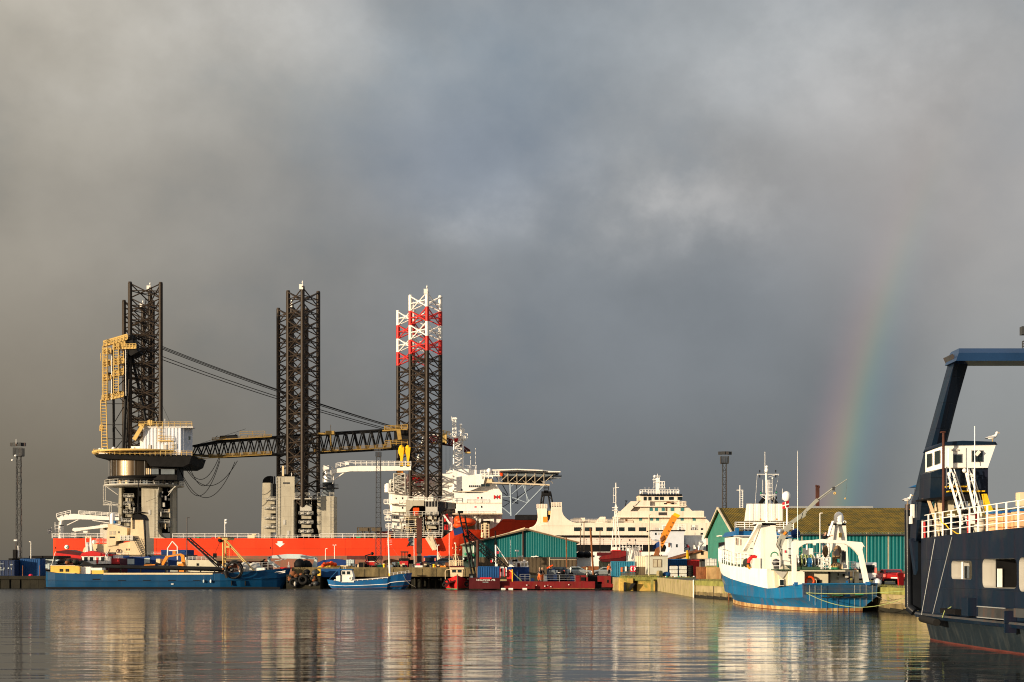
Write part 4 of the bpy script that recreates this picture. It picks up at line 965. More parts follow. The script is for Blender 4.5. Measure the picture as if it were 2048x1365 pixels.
# funnels with swept sides
def curve(x0, y0, x1, y1, n_=10, s_=1):
    return [(x0 + (x1 - x0) * (1 - math.cos(i / n_ * math.pi / 2)), y0 + (y1 - y0) * math.sin(i / n_ * math.pi / 2)) for i in range(n_ + 1)]
b = MB('ferry_white').prism([(1103, 1014)] + [(1124, 1014)] + curve(1124, 1020, 1162, 1047) + [(1162, 1052), (1080, 1052)] + curve(1102, 1030, 1082, 1050)[::-1], FD - .15, 5)
b.use('ferry_white').rail([P(1103, 1014, FD), P(1123, 1014, FD)], 1.05, 3, .7, .09); b.rail([P(1103, 1014, FD + 4), P(1123, 1014, FD + 4)], 1.05, 3, .7, .09); b.use('dark_steel').pb(1105, 1007, 1121, 1013, FD + 1.5, 2); b.build('funnel', fer)
b = MB('ferry_white').prism([(1074, 1017), (1094, 1017), (1094, 1052), (1058, 1057)] + curve(1076, 1032, 1060, 1055)[::-1], FD + 8, 4)
b.rail([P(1074, 1017, FD + 8), P(1094, 1017, FD + 8)], 1.0, 3, .7, .09); b.use('orange').pb(1086, 1034, 1095, 1045, FD + 7.8, .3); b.use('mast_yellow').pb(1097, 1022, 1101, 1030, FD + 6, .6); b.build('funnel', fer)
b = MB('ferry_white').pb(1148, 1036, 1170, 1044, FD + 3, 6).prism([(1190, 1046), (1201, 1034), (1211, 1034), (1211, 1046)], FD + 3, 6)
b.use('house_grey').pb(1150, 1041, 1238, 1046, FD + 4, 6); b.use('ferry_white').rail([P(1142, 1047, FD + .2), P(1250, 1047, FD + .2)], 1.0, 2, 2.2, .06); b.use('black').ptube(1249, 1022, 1252.5, 1003, FD + 5, .9, 7); b.pb(1250, 1001.5, 1255, 1003, FD + 5, .5); b.build('deck_house', fer)
win_row(fer, [1148 + i * 21.6 for i in range(7)], 1055, 1062.8, 14.6, FD, 'glass')
# stepped bridge
b = MB('ferry_white').prism([(1222, 1047), (1236, 1026), (1247, 1022), (1262, 1006), (1266, 1003), (1370, 1003), (1372, 1010), (1384, 1022), (1407, 1022), (1409, 1035), (1418, 1043), (1420, 1047)], FD + 1.8, 11)
b.prism([(1262, 1003), (1278, 1003), (1256, 1028), (1243, 1034), (1232, 1047), (1222, 1047), (1236, 1028)], FD + .6, 1.3)
b.pb(1236, 1023, 1408, 1034, FD + .2, .25); b.pb(1226, 1034, 1412, 1035.6, FD + .0, 1.9); b.pb(1266, 1012, 1372, 1014, FD + .6, 2); b.pb(1264, 1003, 1300, 1012, FD + .8, .3); b.rail([P(1350, 1012, FD + .8), P(1372, 1012, FD + .8)], 1.1, 2, .8, .06)
b.prism([(1284, 1003), (1278, 992), (1366, 992), (1358, 1003)], FD + 1.2, 8); b.use('black').pb(1280, 988.8, 1364, 991.8, FD + .6, 10); b.use('eave_light').pb(1276, 991.8, 1284, 1002, FD + 2, 4)
br = b.build('bridge', fer)
win_row(br, (1287, 1296.5), 994, 1001.5, 6.5, FD + 1.2, 'glass'); win_row(br, (1309, 1319.5), 994, 1000.5, 8.2, FD + 1.2, 'glass'); win_row(br, (1338, 1355), 994, 1000.5, 9.5, FD + 1.2, 'glass')
win_row(br, (1299, 1309.5, 1323), 1016, 1022.5, 6.6, FD + 1.8, 'glass_teal'); win_row(br, (1341, 1361), 1016, 1022.5, 7.6, FD + 1.8, 'glass_teal')
win_row(br, (1278, 1300, 1312, 1361, 1385), 1035.8, 1042, 6.4, FD + 1.8, 'glass_teal'); win_row(br, (1328, 1343), 1006.5, 1009.2, 6, FD + 1.8, 'black')
b = MB('brown_wood').pb(1331, 1014.5, 1334.5, 1023, FD + 1.75, .1); b.use('dark_steel').pb(1317, 1025, 1334, 1031, FD + .15, .1); b.use('rust').pb(1249, 1039, 1254, 1043, FD + 1.7, .1); b.use('ferry_pink').pb(1305, 1055, 1311, 1070, FD - .04, .1); b.use('rust').pb(1333, 1003, 1341, 1007, FD + .6, .4); b.build('door', br)
b = MB('white').rail([P(1280, 989, FD + .8), P(1358, 989, FD + .8)], 1.1, 2, .7, .07)
for x in (1282, 1357): b.ball((PX(x, FD), FD, PZ(985.5, FD)), .35, 1., 8)
for x in (1290, 1298, 1306, 1339, 1350, 1356): b.ptube(x, 984, x, 975, FD + 2, .25, 5)
b.rail([P(1140, 1090, FD + .3), P(1400, 1090, FD + .3)], .9, 1, 4, .035); b.build('railing', fer)
b = MB('white_clean'); b.pb(1312, 956, 1318, 988, FD + 4, 1); b.ptube(1315, 960, 1315, 948, FD + 4, .5)
for x0, x1, y in ((1307, 1321, 952), (1306, 1319, 959), (1308, 1316, 964), (1320, 1330, 963), (1318, 1330, 970), (1319, 1331, 976)): b.pb(x0, y, x1, y + 1.2, FD + 3.8, 1.2)
for x in (1308, 1319, 1322.5, 1325.5, 1329): b.ptube(x, y + 1, x, 955 if x < 1320 else 964, FD + 4, .6, 6)
b.ball((PX(1313, FD), FD + 4, PZ(951, FD)), .35, 1, 8); b.build('mast', fer)
b = MB('black')
for x, y in ((1173, 1080), (1194, 1080), (1207, 1080), (1222, 1080), (1229, 1080), (1243, 1080), (1303, 1080)): b.lathe((PX(x, FD), FD + .37, PZ(y, FD)), [(.001, 0), (.11, 0), (.11, .06), (.001, .06)], 8, 'y')
for x, y in ((1259, 1079), (1270.5, 1079), (1254.5, 1086), (1187, 1111)): b.pb(x - .9, y, x + .9, y + 3.6, FD + .3, .1)
b.build('porthole', fer)
# ------------------------------------------------------------------ white ship in front of the ferry
WD = 300.
ws = thing('white_ship', 'white ship with curved bulwark lying in front of the cream ferry', 'ship', (PX(1360, 304), 304, 0))
b = MB('ship_blue_white').prism([(1303, 1062.5), (1370, 1062.5), (1368, 1071), (1368, 1156), (1320, 1156), (1295, 1120), (1316, 1118), (1331, 1112), (1339, 1104), (1342, 1094), (1338, 1086), (1312, 1079)], WD, 9)
b.use('black').pb(1302, 1060.5, 1371, 1062.5, WD - .3, 9.6); b.use('white').pb(1371, 1071, 1412, 1104, WD + 3, 4); b.pb(1390, 1084, 1412, 1124, WD + 2.5, 3); b.build('hull', ws)
win_row(ws, (1310, 1322), 1066, 1070.5, 3.3, WD, 'glass'); win_row(ws, (1316, 1389), 1066, 1070.5, 2.6, WD, 'pale_grey') ; win_row(ws, (1401, ), 1066, 1070, 5, WD + 1, 'glass'); win_row(ws, (1351.8, ), 1089, 1095, 3.4, WD); win_row(ws, (1372, ), 1089, 1092, 3, WD + 2); 
b = MB('dark_steel'); rs = random.Random(4)
for i in range(22): x = rs.uniform(1310, 1408); b.use(rs.choice(['dark_steel', 'white', 'pale_grey', 'black'])).pb(x, rs.uniform(1050, 1058), x + rs.uniform(1, 5), 1060.5, WD + rs.uniform(1, 6), .5)
b.use('white').pb(1328, 1050, 1344, 1060, WD + 2, 3); b.rail([P(1344, 1060.5, WD), P(1371, 1060.5, WD)], 1.1, 2, 1.5, .06); b.use('rust').pb(1337, 1086, 1340, 1095, WD - .3, .4)
for i in range(16): x = rs.uniform(1369, 1396); y = rs.uniform(1090, 1103); b.use(rs.choice(['dark_steel', 'red', 'black', 'grey_blue', 'white'])).pb(x, y, x + rs.uniform(2, 6), y + rs.uniform(1.5, 6), WD + rs.uniform(.5, 2), .5)
b.use('galv').path([P(1397, 1104, WD), P(1399, 1094, WD), P(1406, 1086, WD), P(1400, 1083, WD)], .25); b.pb(1398, 1093, 1412, 1101, WD + 1, 1); b.build('deck_gear', ws)
# lattice light masts behind the warehouses
def light_mast(px_, D, ytop, label, w_=1.5, zb=GZ, white=False, heads=True, col='steel'):
    x = PX(px_, D); z1 = PZ(ytop, D); t = thing('light_mast', label, 'mast', (x, D, zb))
    b = MB(col).lattice((x, D, zb), (x, D, z1 - 2.2), w_, w_ * .82, int((z1 - zb) / 1.25), .045 if D > 300 else .06, .028, n=4); b.tube((x + w_ * .3, D, zb), (x + w_ * .3, D, z1 - 3), .05, 5); b.build('tower', t)
    if heads:
        e = .62; b = MB(col).box(x - e, x + e, D - e, D + e, z1 - 2.2, z1 - 2.05); b.rail([(x - e, D - e, z1 - 2.1), (x + e, D - e, z1 - 2.1), (x + e, D + e, z1 - 2.1), (x - e, D + e, z1 - 2.1), (x - e, D - e, z1 - 2.1)], 1.1, 6, .3, .025)
        b.build('platform', t)
        for i, (dx_, dy_) in enumerate(((-.75, -.4), (-.25, -.7), (.3, -.7), (.8, -.4))): MB('dark_steel').box(x + dx_ - .32, x + dx_ + .32, D + dy_ - .2, D + dy_ + .25, z1 - .75, z1 - .25).build('floodlight', t)
    return t
t = light_mast(37.5, 208, 883, 'tall lattice light mast with a basket of lamps at the far left edge', .68, col='dark_steel')
x = PX(37, 208)
b = MB('white_clean').tube((x, 207, PZ(889, 208)), (x, 207, PZ(880, 208)), .05, 5).ball((x + .0, 206.8, PZ(913, 208)), .22, .7, 8).ball((x - .45, 206.8, PZ(922, 208)), .2, .7, 8).box(x - .2, x + .2, 206.6, 207, PZ(1083, 208), PZ(1080, 208)).tube((x + .35, 207, PZ(1115, 208)), (x + .3, 207, PZ(1092, 208)), .08, 6); b.use('black').box(x - .35, x + .1, 206.6, 207.2, PZ(1120, 208), PZ(1100, 208)); b.build('lamp', t)
light_mast(1449, 232, 901, 'grey lattice light mast standing behind the mossy-roofed warehouse', .72, col='dark_steel')
light_mast(757, 340, 896, 'thin lattice light mast in front of the white bridge block', 1.3, zb=0, col='dark_steel')
light_mast(2072, 88, 648, 'light mast head high at the right edge above the navy beam', 1.0, col='dark_steel')
t = thing('radio_mast', 'small white radio mast beyond the ridge of the mossy-roofed warehouse', 'mast', (PX(1480, 210), 210, GZ)); b = MB('white').ptube(1480, 1152, 1480, 971, 210, .9, 7); b.pb(1474, 980, 1484, 981.5, 210, .3); b.ladder(P(1483, 1020, 210), P(1483, 980, 210), .4, .05, .3); b.build('pole', t)
# ------------------------------------------------------------------ containers
def container(label, loc, L_, W_, H_, m, rz=0., group='shipping containers', doors=True, base_m=None):
    t = thing('shipping_container', label, 'container', loc, group, True, rz)
    b = MB(m); e = .09
    b.corr((-L_ / 2, -W_ / 2 + .03), (L_ / 2, -W_ / 2 + .03), .12, H_ - .1, .28, .045); b.corr((L_ / 2, W_ / 2 - .03), (-L_ / 2, W_ / 2 - .03), .12, H_ - .1, .28, .045)
    b.corr((L_ / 2 - .03, -W_ / 2), (L_ / 2 - .03, W_ / 2), .12, H_ - .1, .28, .045)
    b.box(-L_ / 2, L_ / 2, -W_ / 2, W_ / 2, H_ - .08, H_); b.box(-L_ / 2, L_ / 2, -W_ / 2, W_ / 2, 0, .1)
    b.build('body', t)
    f = MB(m)
    for x in (-L_ / 2, L_ / 2 - e):
        for y in (-W_ / 2 - .03, W_ / 2 - e + .03): f.box(x, x + e, y, y + e, 0, H_ + .015)
    for y in (-W_ / 2 - .025, W_ / 2 - e + .025): f.box(-L_ / 2 + e, L_ / 2 - e, y, y + e, H_ - .11, H_ + .01); f.box(-L_ / 2 + e, L_ / 2 - e, y, y + e, 0, .13)
    f.build('corner_frame', t)
    for s_ in (-1, 1):
        d = MB(m).box(-L_ / 2 - .05, -L_ / 2 + .02, min(.015 * s_, s_ * W_ / 2 * .95), max(.015 * s_, s_ * W_ / 2 * .95), .12, H_ - .12)
        for y in (.3, .75): d.use('steel').tube((-L_ / 2 - .09, s_ * y, .12), (-L_ / 2 - .09, s_ * y, H_ - .12), .022, 5); d.box(-L_ / 2 - .11, -L_ / 2 - .05, s_ * y - .12, s_ * y + .12, 1.1, 1.16)
        d.build('door', t)
    return t
DL = 202.
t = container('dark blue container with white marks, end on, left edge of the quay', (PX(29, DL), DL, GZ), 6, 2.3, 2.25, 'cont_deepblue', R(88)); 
b = MB('light_blue'); b.box(-3.12, -3.06, -.95, -.6, 1.55, 1.63); b.box(-3.12, -3.06, -.45, -.3, 1.05, 1.2); b.box(-3.12, -3.06, -.85, -.75, .95, 1.05)
for y, z, a_, c_ in ((.25, .85, .3, .06), (.25, .85, .06, .4), (.55, .85, .3, .06), (.8, .85, .06, .45), (.65, 1.2, .2, .06), (.35, 1.7, .5, .05)): b.box(-3.12, -3.06, y, y + a_, z, z + c_)
b.build('stencilled_mark', t)
t2 = container('royal blue pair of containers standing by a thin pole, left quay', (PX(66, DL), DL, GZ), 2.75, 2.4, 2.45, 'cont_blue', 0)
b = MB('rust').tube((PX(45.5, 199), 199, GZ), (PX(45.5, 199), 199, GZ + 1.5), .06, 6); b.build('post', None, 'thin rusty post between the dark blue and royal blue containers', 'post')
MB('rust').tube((PX(79.5, 199), 199, GZ), (PX(79.5, 199), 199, GZ + 1.5), .05, 6).build('post', None, 'thin rusty post before the right side of the royal blue container', 'post')
MB('pink_red').ball((PX(59.5, 197), 197.4, GZ + .12), .3, .7, 10).build('buoy', None, 'small pink buoy lying on the quay before the royal blue container', 'buoy')
b = MB('rust').pb(0, 1132, 14, 1137, 204, 2.2); b.use('brown_wood').pb(-20, 1137, 12, 1139.5, 203, 2); b.use('eave_light').pb(-20, 1139.5, 11, 1141.5, 202.4, 2.6); b.use('black').pb(-20, 1141.5, 13, 1151, 203, 2); b.use('eave_light').pb(-20, 1145, 8, 1147, 202.6, .5); b.build('timber_stack', None, 'low stack of dark timber at the far left edge of the quay', 'timber stack')
b = MB('black'); b.pb(17, 1117, 24, 1121, 205, 3); b.pb(38, 1116, 48, 1121, 205, 3); b.build('tarpaulin', None, 'black tarpaulin heaps behind the dark blue container', 'tarpaulin')
# shed with dark roof and light blue doors
t = thing('shed', 'low shed with dark flat roof and pale blue doors behind the blue containers', 'shed', (PX(92, 209), 209, GZ))
MB('black').pb(58, 1112, 116, 1116.5, 207, 6).build('roof', t); b = MB('light_blue').pb(87, 1116.5, 95, 1137, 208, 4); b.pb(95.3, 1116.5, 111, 1139, 208, 4); b.build('door', t); MB('dark_steel').pb(60, 1116.5, 116, 1152, 209, 4).build('wall', t)
def lamp_post(px_, D, y0, y1, label, m='white', arm=(0, 0), double=False, r=.055, name='street_lamp', group='lamp posts along the quays'):
    t = thing(name, label, 'lamp post', (PX(px_, D), D, PZ(y1, D)), group)
    MB(m).ptube(px_, y1, px_, y0, D, r * F / D * 1.3, 7, None, r * F / D).build('pole', t)
    k = 4 * 200 / D
    for s_ in ((-1, 1) if double else (1 if arm[0] >= 0 else -1, )):
        b = MB(m).ptube(px_, y0, px_ + s_ * k * .9, y0 - .5, D, r * F / D * .8, 6); b.pb(min(px_ + s_ * k * .3, px_ + s_ * k), y0 - 1.2, max(px_ + s_ * k * .3, px_ + s_ * k), y0 + .3, D - .15, .35); b.build('lamp_head', t)
    return t
lamp_post(62, 206, 1084.5, 1151, 'white street lamp above the shed with the dark roof', 'trawler_white', (-1, 0))
lamp_post(374, 203, 1036, 1151, 'tall dark lamp post crossing the red hull left of the dredger boom', 'dark_steel')
lamp_post(669, 230, 1091, 1135, 'thin white double lamp post above the orange buoys', 'trawler_white', double=True)
lamp_post(875, 230, 1091, 1135, 'thin white double lamp post beside the slanting gangways', 'trawler_white', double=True)
lamp_post(651, 236, 1098, 1135, 'thin white pole above the grey folded crane', 'trawler_white')
# ------------------------------------------------------------------ blue dredger
DD = 191.
dr = thing('dredger', 'long low blue dredger barge with black suction pipe and yellow A-frame', 'barge', (PX(330, DD + 2), DD + 2, 0))
zz = lambda y: PZ(y, DD)
st = [(85, 1143), (86.5, 1143), (89.5, 1143), (95, 1144), (110, 1146), (180, 1149), (300, 1149.5), (400, 1149), (440, 1147.5), (480, 1144.5), (520, 1141), (548, 1138.5), (562, 1137.5), (573, 1137)]
def lv(kz, inset, ext=0):
    near = []; far = []
    for i, (x, y) in enumerate(st):
        t_ = i / (len(st) - 1); z = zz(y) * kz + (-.6) * (1 - kz)
        w_ = 0. if x < 440 else ((x - 440) / 133.) ** 2.2 * 3.6
        xx = PX(x, DD) + (ext if i == len(st) - 1 else ext * .4 if i == len(st) - 2 else 0) + (.5 * (1 - kz) if i == 0 else 0)
        yy0 = DD + ((2.3, 1.2, .45, .1)[i] if i < 4 else 0) + w_ + inset; near.append((xx, min(yy0, DD + 3.5), z)); far.append((xx, 2 * (DD + 3.6) - min(yy0, DD + 3.5), z))
    return near + far[::-1]
b = MB('dredger_blue').loft([lv(0, .25, -1.6), lv(.45, .05, -.7), lv(.62, 0, -.4), lv(.625, -.12, -.4), lv(.66, -.12, -.3), lv(.665, 0, -.3), lv(1, 0, 0)], ['dredger_blue'] * 6)
b.use('dark_steel').add([(x, y, z - .35) for x, y, z in lv(1, .06, 0)], [tuple(range(2 * len(st)))])
b.use('black').pb(88, 1174.6, 560, 1178, DD - .03, .02)
for x in (185, 236, 286, 336, 386, 427): b.pb(x, 1158 if x < 190 else 1160.6, x + 15, 1160.3 if x < 190 else 1162.4, DD - .04, .05)
b.use('white').prism([(548, 1145), (571, 1141.5), (570, 1143.5)], DD + 1.9, .05).prism([(556, 1147), (570.5, 1144.2), (570, 1146)], DD + 2.0, .05)
b.pb(342, 1167.6, 347, 1169.4, DD - .05, .05)
dh = b.build('hull', dr)
MB('cream').pb(207, 1146.2, 425, 1149.6, DD - .02, .25).build('coaming', dr)
b = MB('house_yellow').prism([(101, 1132), (152, 1132), (159, 1134), (159, 1147.5), (101, 1146)], DD + 1, 3.5); b.pb(184, 1141, 207, 1148.5, DD + .8, 2); b.use('white').pb(182, 1136, 204, 1141, DD + .9, 2); b.pb(160, 1134, 181, 1148, DD + 1.5, 2.5); b.use('cream').pb(112, 1146.2, 149, 1147.4, DD + .8, .2); b.pb(100, 1131, 150, 1132.2, DD + .9, 3.7)
dhouse = b.build('deck_house', dr)
win_row(dhouse, (119, 122.8, 131, 134.8), 1138.2, 1144, 3.2, DD + 1, 'glass', None)
b = MB('crane_black').prism([(160, 1133), (168, 1122), (178, 1127), (190, 1130), (440, 1134), (470, 1137), (462, 1144), (180, 1136)], DD + 3.2, .9)
b.ptube(150, 1133, 450, 1139, DD + 2.6, 2.6, 10); b.ptube(374, 1078, 442, 1137, DD + 2, 1.7, 7); b.ptube(380, 1077, 448, 1136, DD + 2.8, 1.4, 7); b.ptube(382, 1083, 434, 1135, DD + 3.4, 1.2, 6)
for i in range(10): b.ptube(376 + i * 7, 1080 + i * 6.1, 383 + i * 6.6, 1078 + i * 6.2, DD + 2.4, .7, 5)
for x in (195, 240, 280, 330, 368, 400, 428): b.pb(x, 1138, x + 1.3, 1148, DD + 2.5, .4)
b.use('steel').ptube(378, 1084, 432, 1134, DD + 1.6, .5, 5); b.build('suction_pipe', dr)
b = MB('crane_black'); b.torus(P(467, 1141, DD - .4), 1.05, .13, (.15, 1, 0), 24, 8); b.torus(P(470, 1139, DD + .2), 1.15, .12, (.3, 1, .1), 24, 8); b.ball(P(452, 1147, DD - .2), .35); b.ptube(452, 1147, 455, 1156, DD - .5, 4, 10)
rs = random.Random(8)
for i in range(45): x = rs.gauss(452, 9); y = rs.uniform(1124, 1150); b.use(rs.choice(['black', 'steel', 'galv', 'dark_steel', 'rust'])).pb(x, y, x + rs.uniform(1, 4), y + rs.uniform(1, 4), DD + rs.uniform(-.3, 3), .5)
b.build('suction_head', dr)
b = MB('mast_yellow').ptube(446, 1140, 446, 1076, DD + .6, 1.6, 8); b.ptube(451, 1140, 451, 1076, DD + 4, 1.6, 8); b.ptube(452, 1080, 508, 1142, DD + .6, 1.2, 8); b.ptube(449, 1080, 500, 1138, DD + 4, 1.2, 8); b.ptube(447, 1117, 483, 1117, DD + .8, .7, 6); b.pb(444, 1074, 455, 1080, DD, 4.5); b.pb(452, 1092, 459, 1096, DD + .5, 1)
b.ladder(P(456, 1116, DD + 1), P(456, 1095, DD + 1), .35, .03, .25); b.use('black').ball(P(441, 1082, DD + .5), .26).ball(P(438.5, 1081, DD + 1), .2); b.ptube(440, 1084, 430, 1107, DD + .6, .3); b.pb(426, 1107, 432, 1116, DD + .5, .5); b.use('dark_steel').pb(441, 1074, 456, 1075.5, DD - .2, 5); b.build('a_frame', dr)
b = MB('white_clean').ptube(450, 1076, 450, 1041, DD + 1, .9, 8).ball(P(452.5, 1040.5, DD + .8), .14).ball(P(452.5, 1046, DD + .8), .14); b.pb(449, 1039, 454, 1040.5, DD + .8, .3); b.build('camera_mast', dr)
b = MB('pale_grey').ball(P(491, 1140, DD + 3), .95, 1.2, 12).lathe(P(509, 1147, DD + 3), [(1.0, 0), (1, .6), (.7, 1.3), (.1, 1.5)], 14); b.use('orange_red').torus(P(498, 1137, DD + 2.6), .26, .08); b.use('white').pb(513, 1136, 529, 1142, DD + 2, 1); b.use('cont_cyan').pb(515, 1134, 522, 1138, DD + 2.2, .8); b.build('foredeck_gear', dr)
b = MB('white').rail([P(512, 1141, DD + 1), P(548, 1139, DD + 2)], 1.0, 2, .8, .02); b.ptube(103, 1132, 108, 1113, DD + 1, .5, 6); b.ptube(108, 1113, 111, 1104, DD + 1, .5, 6); b.use('black').ptube(217, 1147, 217, 1136, DD + 1, .6); b.build('railing', dr)
for px_, lab, m in ((407.5, 'pale blue teardrop fender hanging on the blue dredger hull', 'light_blue'), (421.5, 'white round-ended fender hanging on the blue dredger hull', 'white_clean')):
    b = MB(m).ball(P(px_, 1163, DD - .2), .13, 1.9, 12); b.use('rope_grey').ptube(px_, 1159, px_ + .6, 1149, DD - .2, .15, 4); b.build('fender', None, lab, 'fender', 'fenders on the dredger')
for px_ in (462, 489.5): MB('tyre').pb(px_, 1162, px_ + 2, 1172, DD - .35 + (.2 if px_ < 470 else .7), .3).build('fender', None, ('dark upright rubber fender below the dredger suction head' if px_ < 470 else 'dark upright rubber fender near the dredger bow'), 'fender', bevel=.04)
# ------------------------------------------------------------------ cream coaster behind the left pier
CD = 226.
co = thing('coaster', 'cream-housed coaster with black-topped funnel and navy hull behind the dredger', 'ship', (PX(270, CD + 3), CD + 3, 0))
b = MB('flag_blue').prism([(232, 1111), (372, 1111), (372, 1172), (232, 1172)], CD, 7); b.pb(322, 1100, 374, 1111, CD + .6, 5); b.prism([(130, 1108), (232, 1112), (232, 1172), (150, 1172)], CD + .3, 6.5); b.use('dark_steel').pb(232, 1110, 375, 1112, CD - .1, 7.2)
b.build('hull', co)
b = MB('light_blue').pb(245, 1118, 268.5, 1129, CD - .06, .1); b.pb(288.5, 1116.5, 299.5, 1128, CD - .06, .1); b.use('cont_blue').pb(361, 1103, 370, 1104.5, CD + .5, .1); b.build('side_panel', co)
b = MB('cream').prism([(168, 1096), (185, 1089), (216, 1088), (222, 1092), (292, 1076), (292, 1113), (180, 1113), (176, 1106), (165, 1105)], CD + .5, 5)
b.prism([(214, 1093), (214, 1072), (217, 1048), (222, 1048.5), (254, 1056), (254, 1080), (232, 1083), (231, 1091)], CD + .2, 4.5); b.use('cabin_grey').pb(240, 1072, 265, 1081.5, CD - .5, 1); b.use('white').rail([P(241, 1080, CD - .6), P(265, 1081, CD - .6)], .75, 2, .6, .03)
b.use('pale_grey').pb(206, 1048, 216, 1077, CD + 1.5, 3)
cs = b.build('superstructure', co)
win_row(cs, (218.5, 226), 1062.5, 1070, 5.5, CD + .2, 'glass_warm'); win_row(cs, (236.5, ), 1063, 1067, 2.4, CD + .2, 'glass'); win_row(cs, (219, ), 1073.5, 1076.7, 11, CD + .2, 'glass'); win_row(cs, (192, 252.3, 257), 1097.5, 1101.5, 2.3, CD + .5, 'glass'); win_row(cs, (209, ), 1056.5, 1060.5, 4.5, CD + 1.5, 'glass')
b = MB('cream').prism([(262, 1040), (286, 1040), (291, 1113), (259, 1113)], CD - .1, 3.5); b.ptube(263.5, 1058, 263.5, 1036, CD - .3, 1.4, 8); b.use('black').prism([(263, 1040), (266, 1031), (275, 1027), (282, 1030), (287, 1040)], CD - .2, 3.6); b.ptube(289, 1036, 292, 1113, CD - .4, 1.6, 7); b.pb(268, 1024, 284, 1026, CD - .6, 4); b.rail([P(265, 1025, CD - .6), P(284, 1025, CD - .6)], .75, 2, .6, .03)
b.ptube(276, 1028, 277.5, 960, CD + .5, 1.6, 8, None, .9); b.ptube(279, 1022, 276, 1015, CD, 1.2); b.ptube(277.5, 1018, 277, 1008, CD, 3, 8)
b.build('funnel', co)
b = MB('dark_steel').ladder(P(269, 1074, CD - .9), P(287, 1112, CD - .9), .55, .04, .3, (1, 0, .3)); b.ladder(P(271.5, 1074, CD - .2), P(289, 1110, CD - .2), .5, .04, .3, (1, 0, .3)); b.build('stairs', co)
b = MB('trawler_white').prism([(144, 1061), (146, 1056.5), (170, 1055), (215, 1049), (216, 1055), (170, 1060), (150, 1064)], CD + .8, .7); b.build('jib', co)
b = MB('white_clean').lathe(P(225, 1048, CD + 1), [(.34, 0), (.38, .3), (.38, 1.3), (.3, 1.6), (.1, 1.75)], 14); b.use('boat_blue').ball(P(230, 1045, CD + .8), .22, 1.2); b.use('white_clean').ball(P(188, 1084.5, CD + 1.2), .32, 1.1); b.build('radome', co)
b = MB('white').rail([P(192, 1088, CD + .6), P(214, 1088, CD + .6)], .8, 3, .6, .025); b.rail([P(232, 1111, CD), P(322, 1111, CD)], .5, 1, 1.2, .02); b.ptube(184, 1111, 182, 1072, CD - .6, .7); b.prism([(186, 1100), (182, 1082), (180, 1072), (178, 1100), (175, 1108), (189, 1108)], CD - .5, .3); b.build('railing', co)
b = MB('dark_red').torus(P(236.5, 1102.5, CD + .3), .26, .07); b.build('life_ring', co)
# ------------------------------------------------------------------ red fishing boat
RD = 216.
rb = thing('fishing_boat', 'red wooden fishing boat with white red-roofed wheelhouse behind the yellow deckhouse', 'boat', (PX(165, RD + 2), RD + 2, 0))
b = MB('dark_red').prism([(112, 1103), (135, 1100), (162, 1107), (240, 1118), (240, 1160), (150, 1160), (118, 1122)], RD + .6, 4.2); b.use('red').beam(P(112, 1109, RD + .4), P(163, 1115, RD + .4), .3, .45); b.use('dark_red').prism([(160, 1117), (225, 1117), (225, 1172), (160, 1172)], RD + .8, 3); b.build('hull', rb)
b = MB('white').prism([(162.5, 1112), (222, 1112), (221, 1128), (205, 1128), (178, 1129), (166, 1124)], RD, 3); wh = b.build('wheelhouse', rb)
MB('red').prism([(160, 1112.4), (164, 1106), (183, 1102), (208, 1108), (224, 1109), (224, 1112.4)], RD - .3, 3.6).build('roof', wh)
win_row(wh, (168, 179, 202), 1114.5, 1122.5, 7.6, RD, 'glass', 'white_clean'); b = MB('cont_red').pb(192.5, 1115, 196.5, 1127.5, RD - .05, .1); b.build('door', wh)
b = MB('white').prism([(172, 1100), (173, 1085), (176, 1085), (179, 1108), (168, 1108)], RD + .2, .5); b.ptube(172.5, 1108, 171.5, 1077, RD, .8); b.ptube(173, 1092, 185, 1089, RD, .5); b.ptube(209, 1128, 213, 1103, RD - .6, .9, 7); b.ptube(213, 1103, 218.5, 1128, RD - .6, .9, 7); b.ptube(211, 1117, 216, 1117, RD - .6, .5); b.build('mast', rb)
b = MB('cont_red').pb(222, 1117, 239, 1128, RD + .4, 2); b.use('white').pb(226, 1111, 239, 1117, RD + .5, 2); b.use('dark_steel').pb(218, 1105, 229, 1120, RD + 1.2, 1); b.ptube(211.5, 1118, 220, 1099, RD + .4, .9); b.build('deck_gear', rb)
# nets and gear heap on the pier
b = MB('net_dark'); rs = random.Random(11)
for i in range(26): b.use(rs.choice(['net_dark', 'black', 'rust', 'light_blue', 'dark_red', 'net_dark'])).ball(P(rs.uniform(116, 172), rs.uniform(1122, 1133), 203 + rs.uniform(0, 3)), rs.uniform(.25, .6), .7, 8)
b.pb(112, 1132, 180, 1152, 204, 3); b.build('net_heap', None, 'heap of dark nets and gear behind the yellow dredger deckhouse', 'nets')
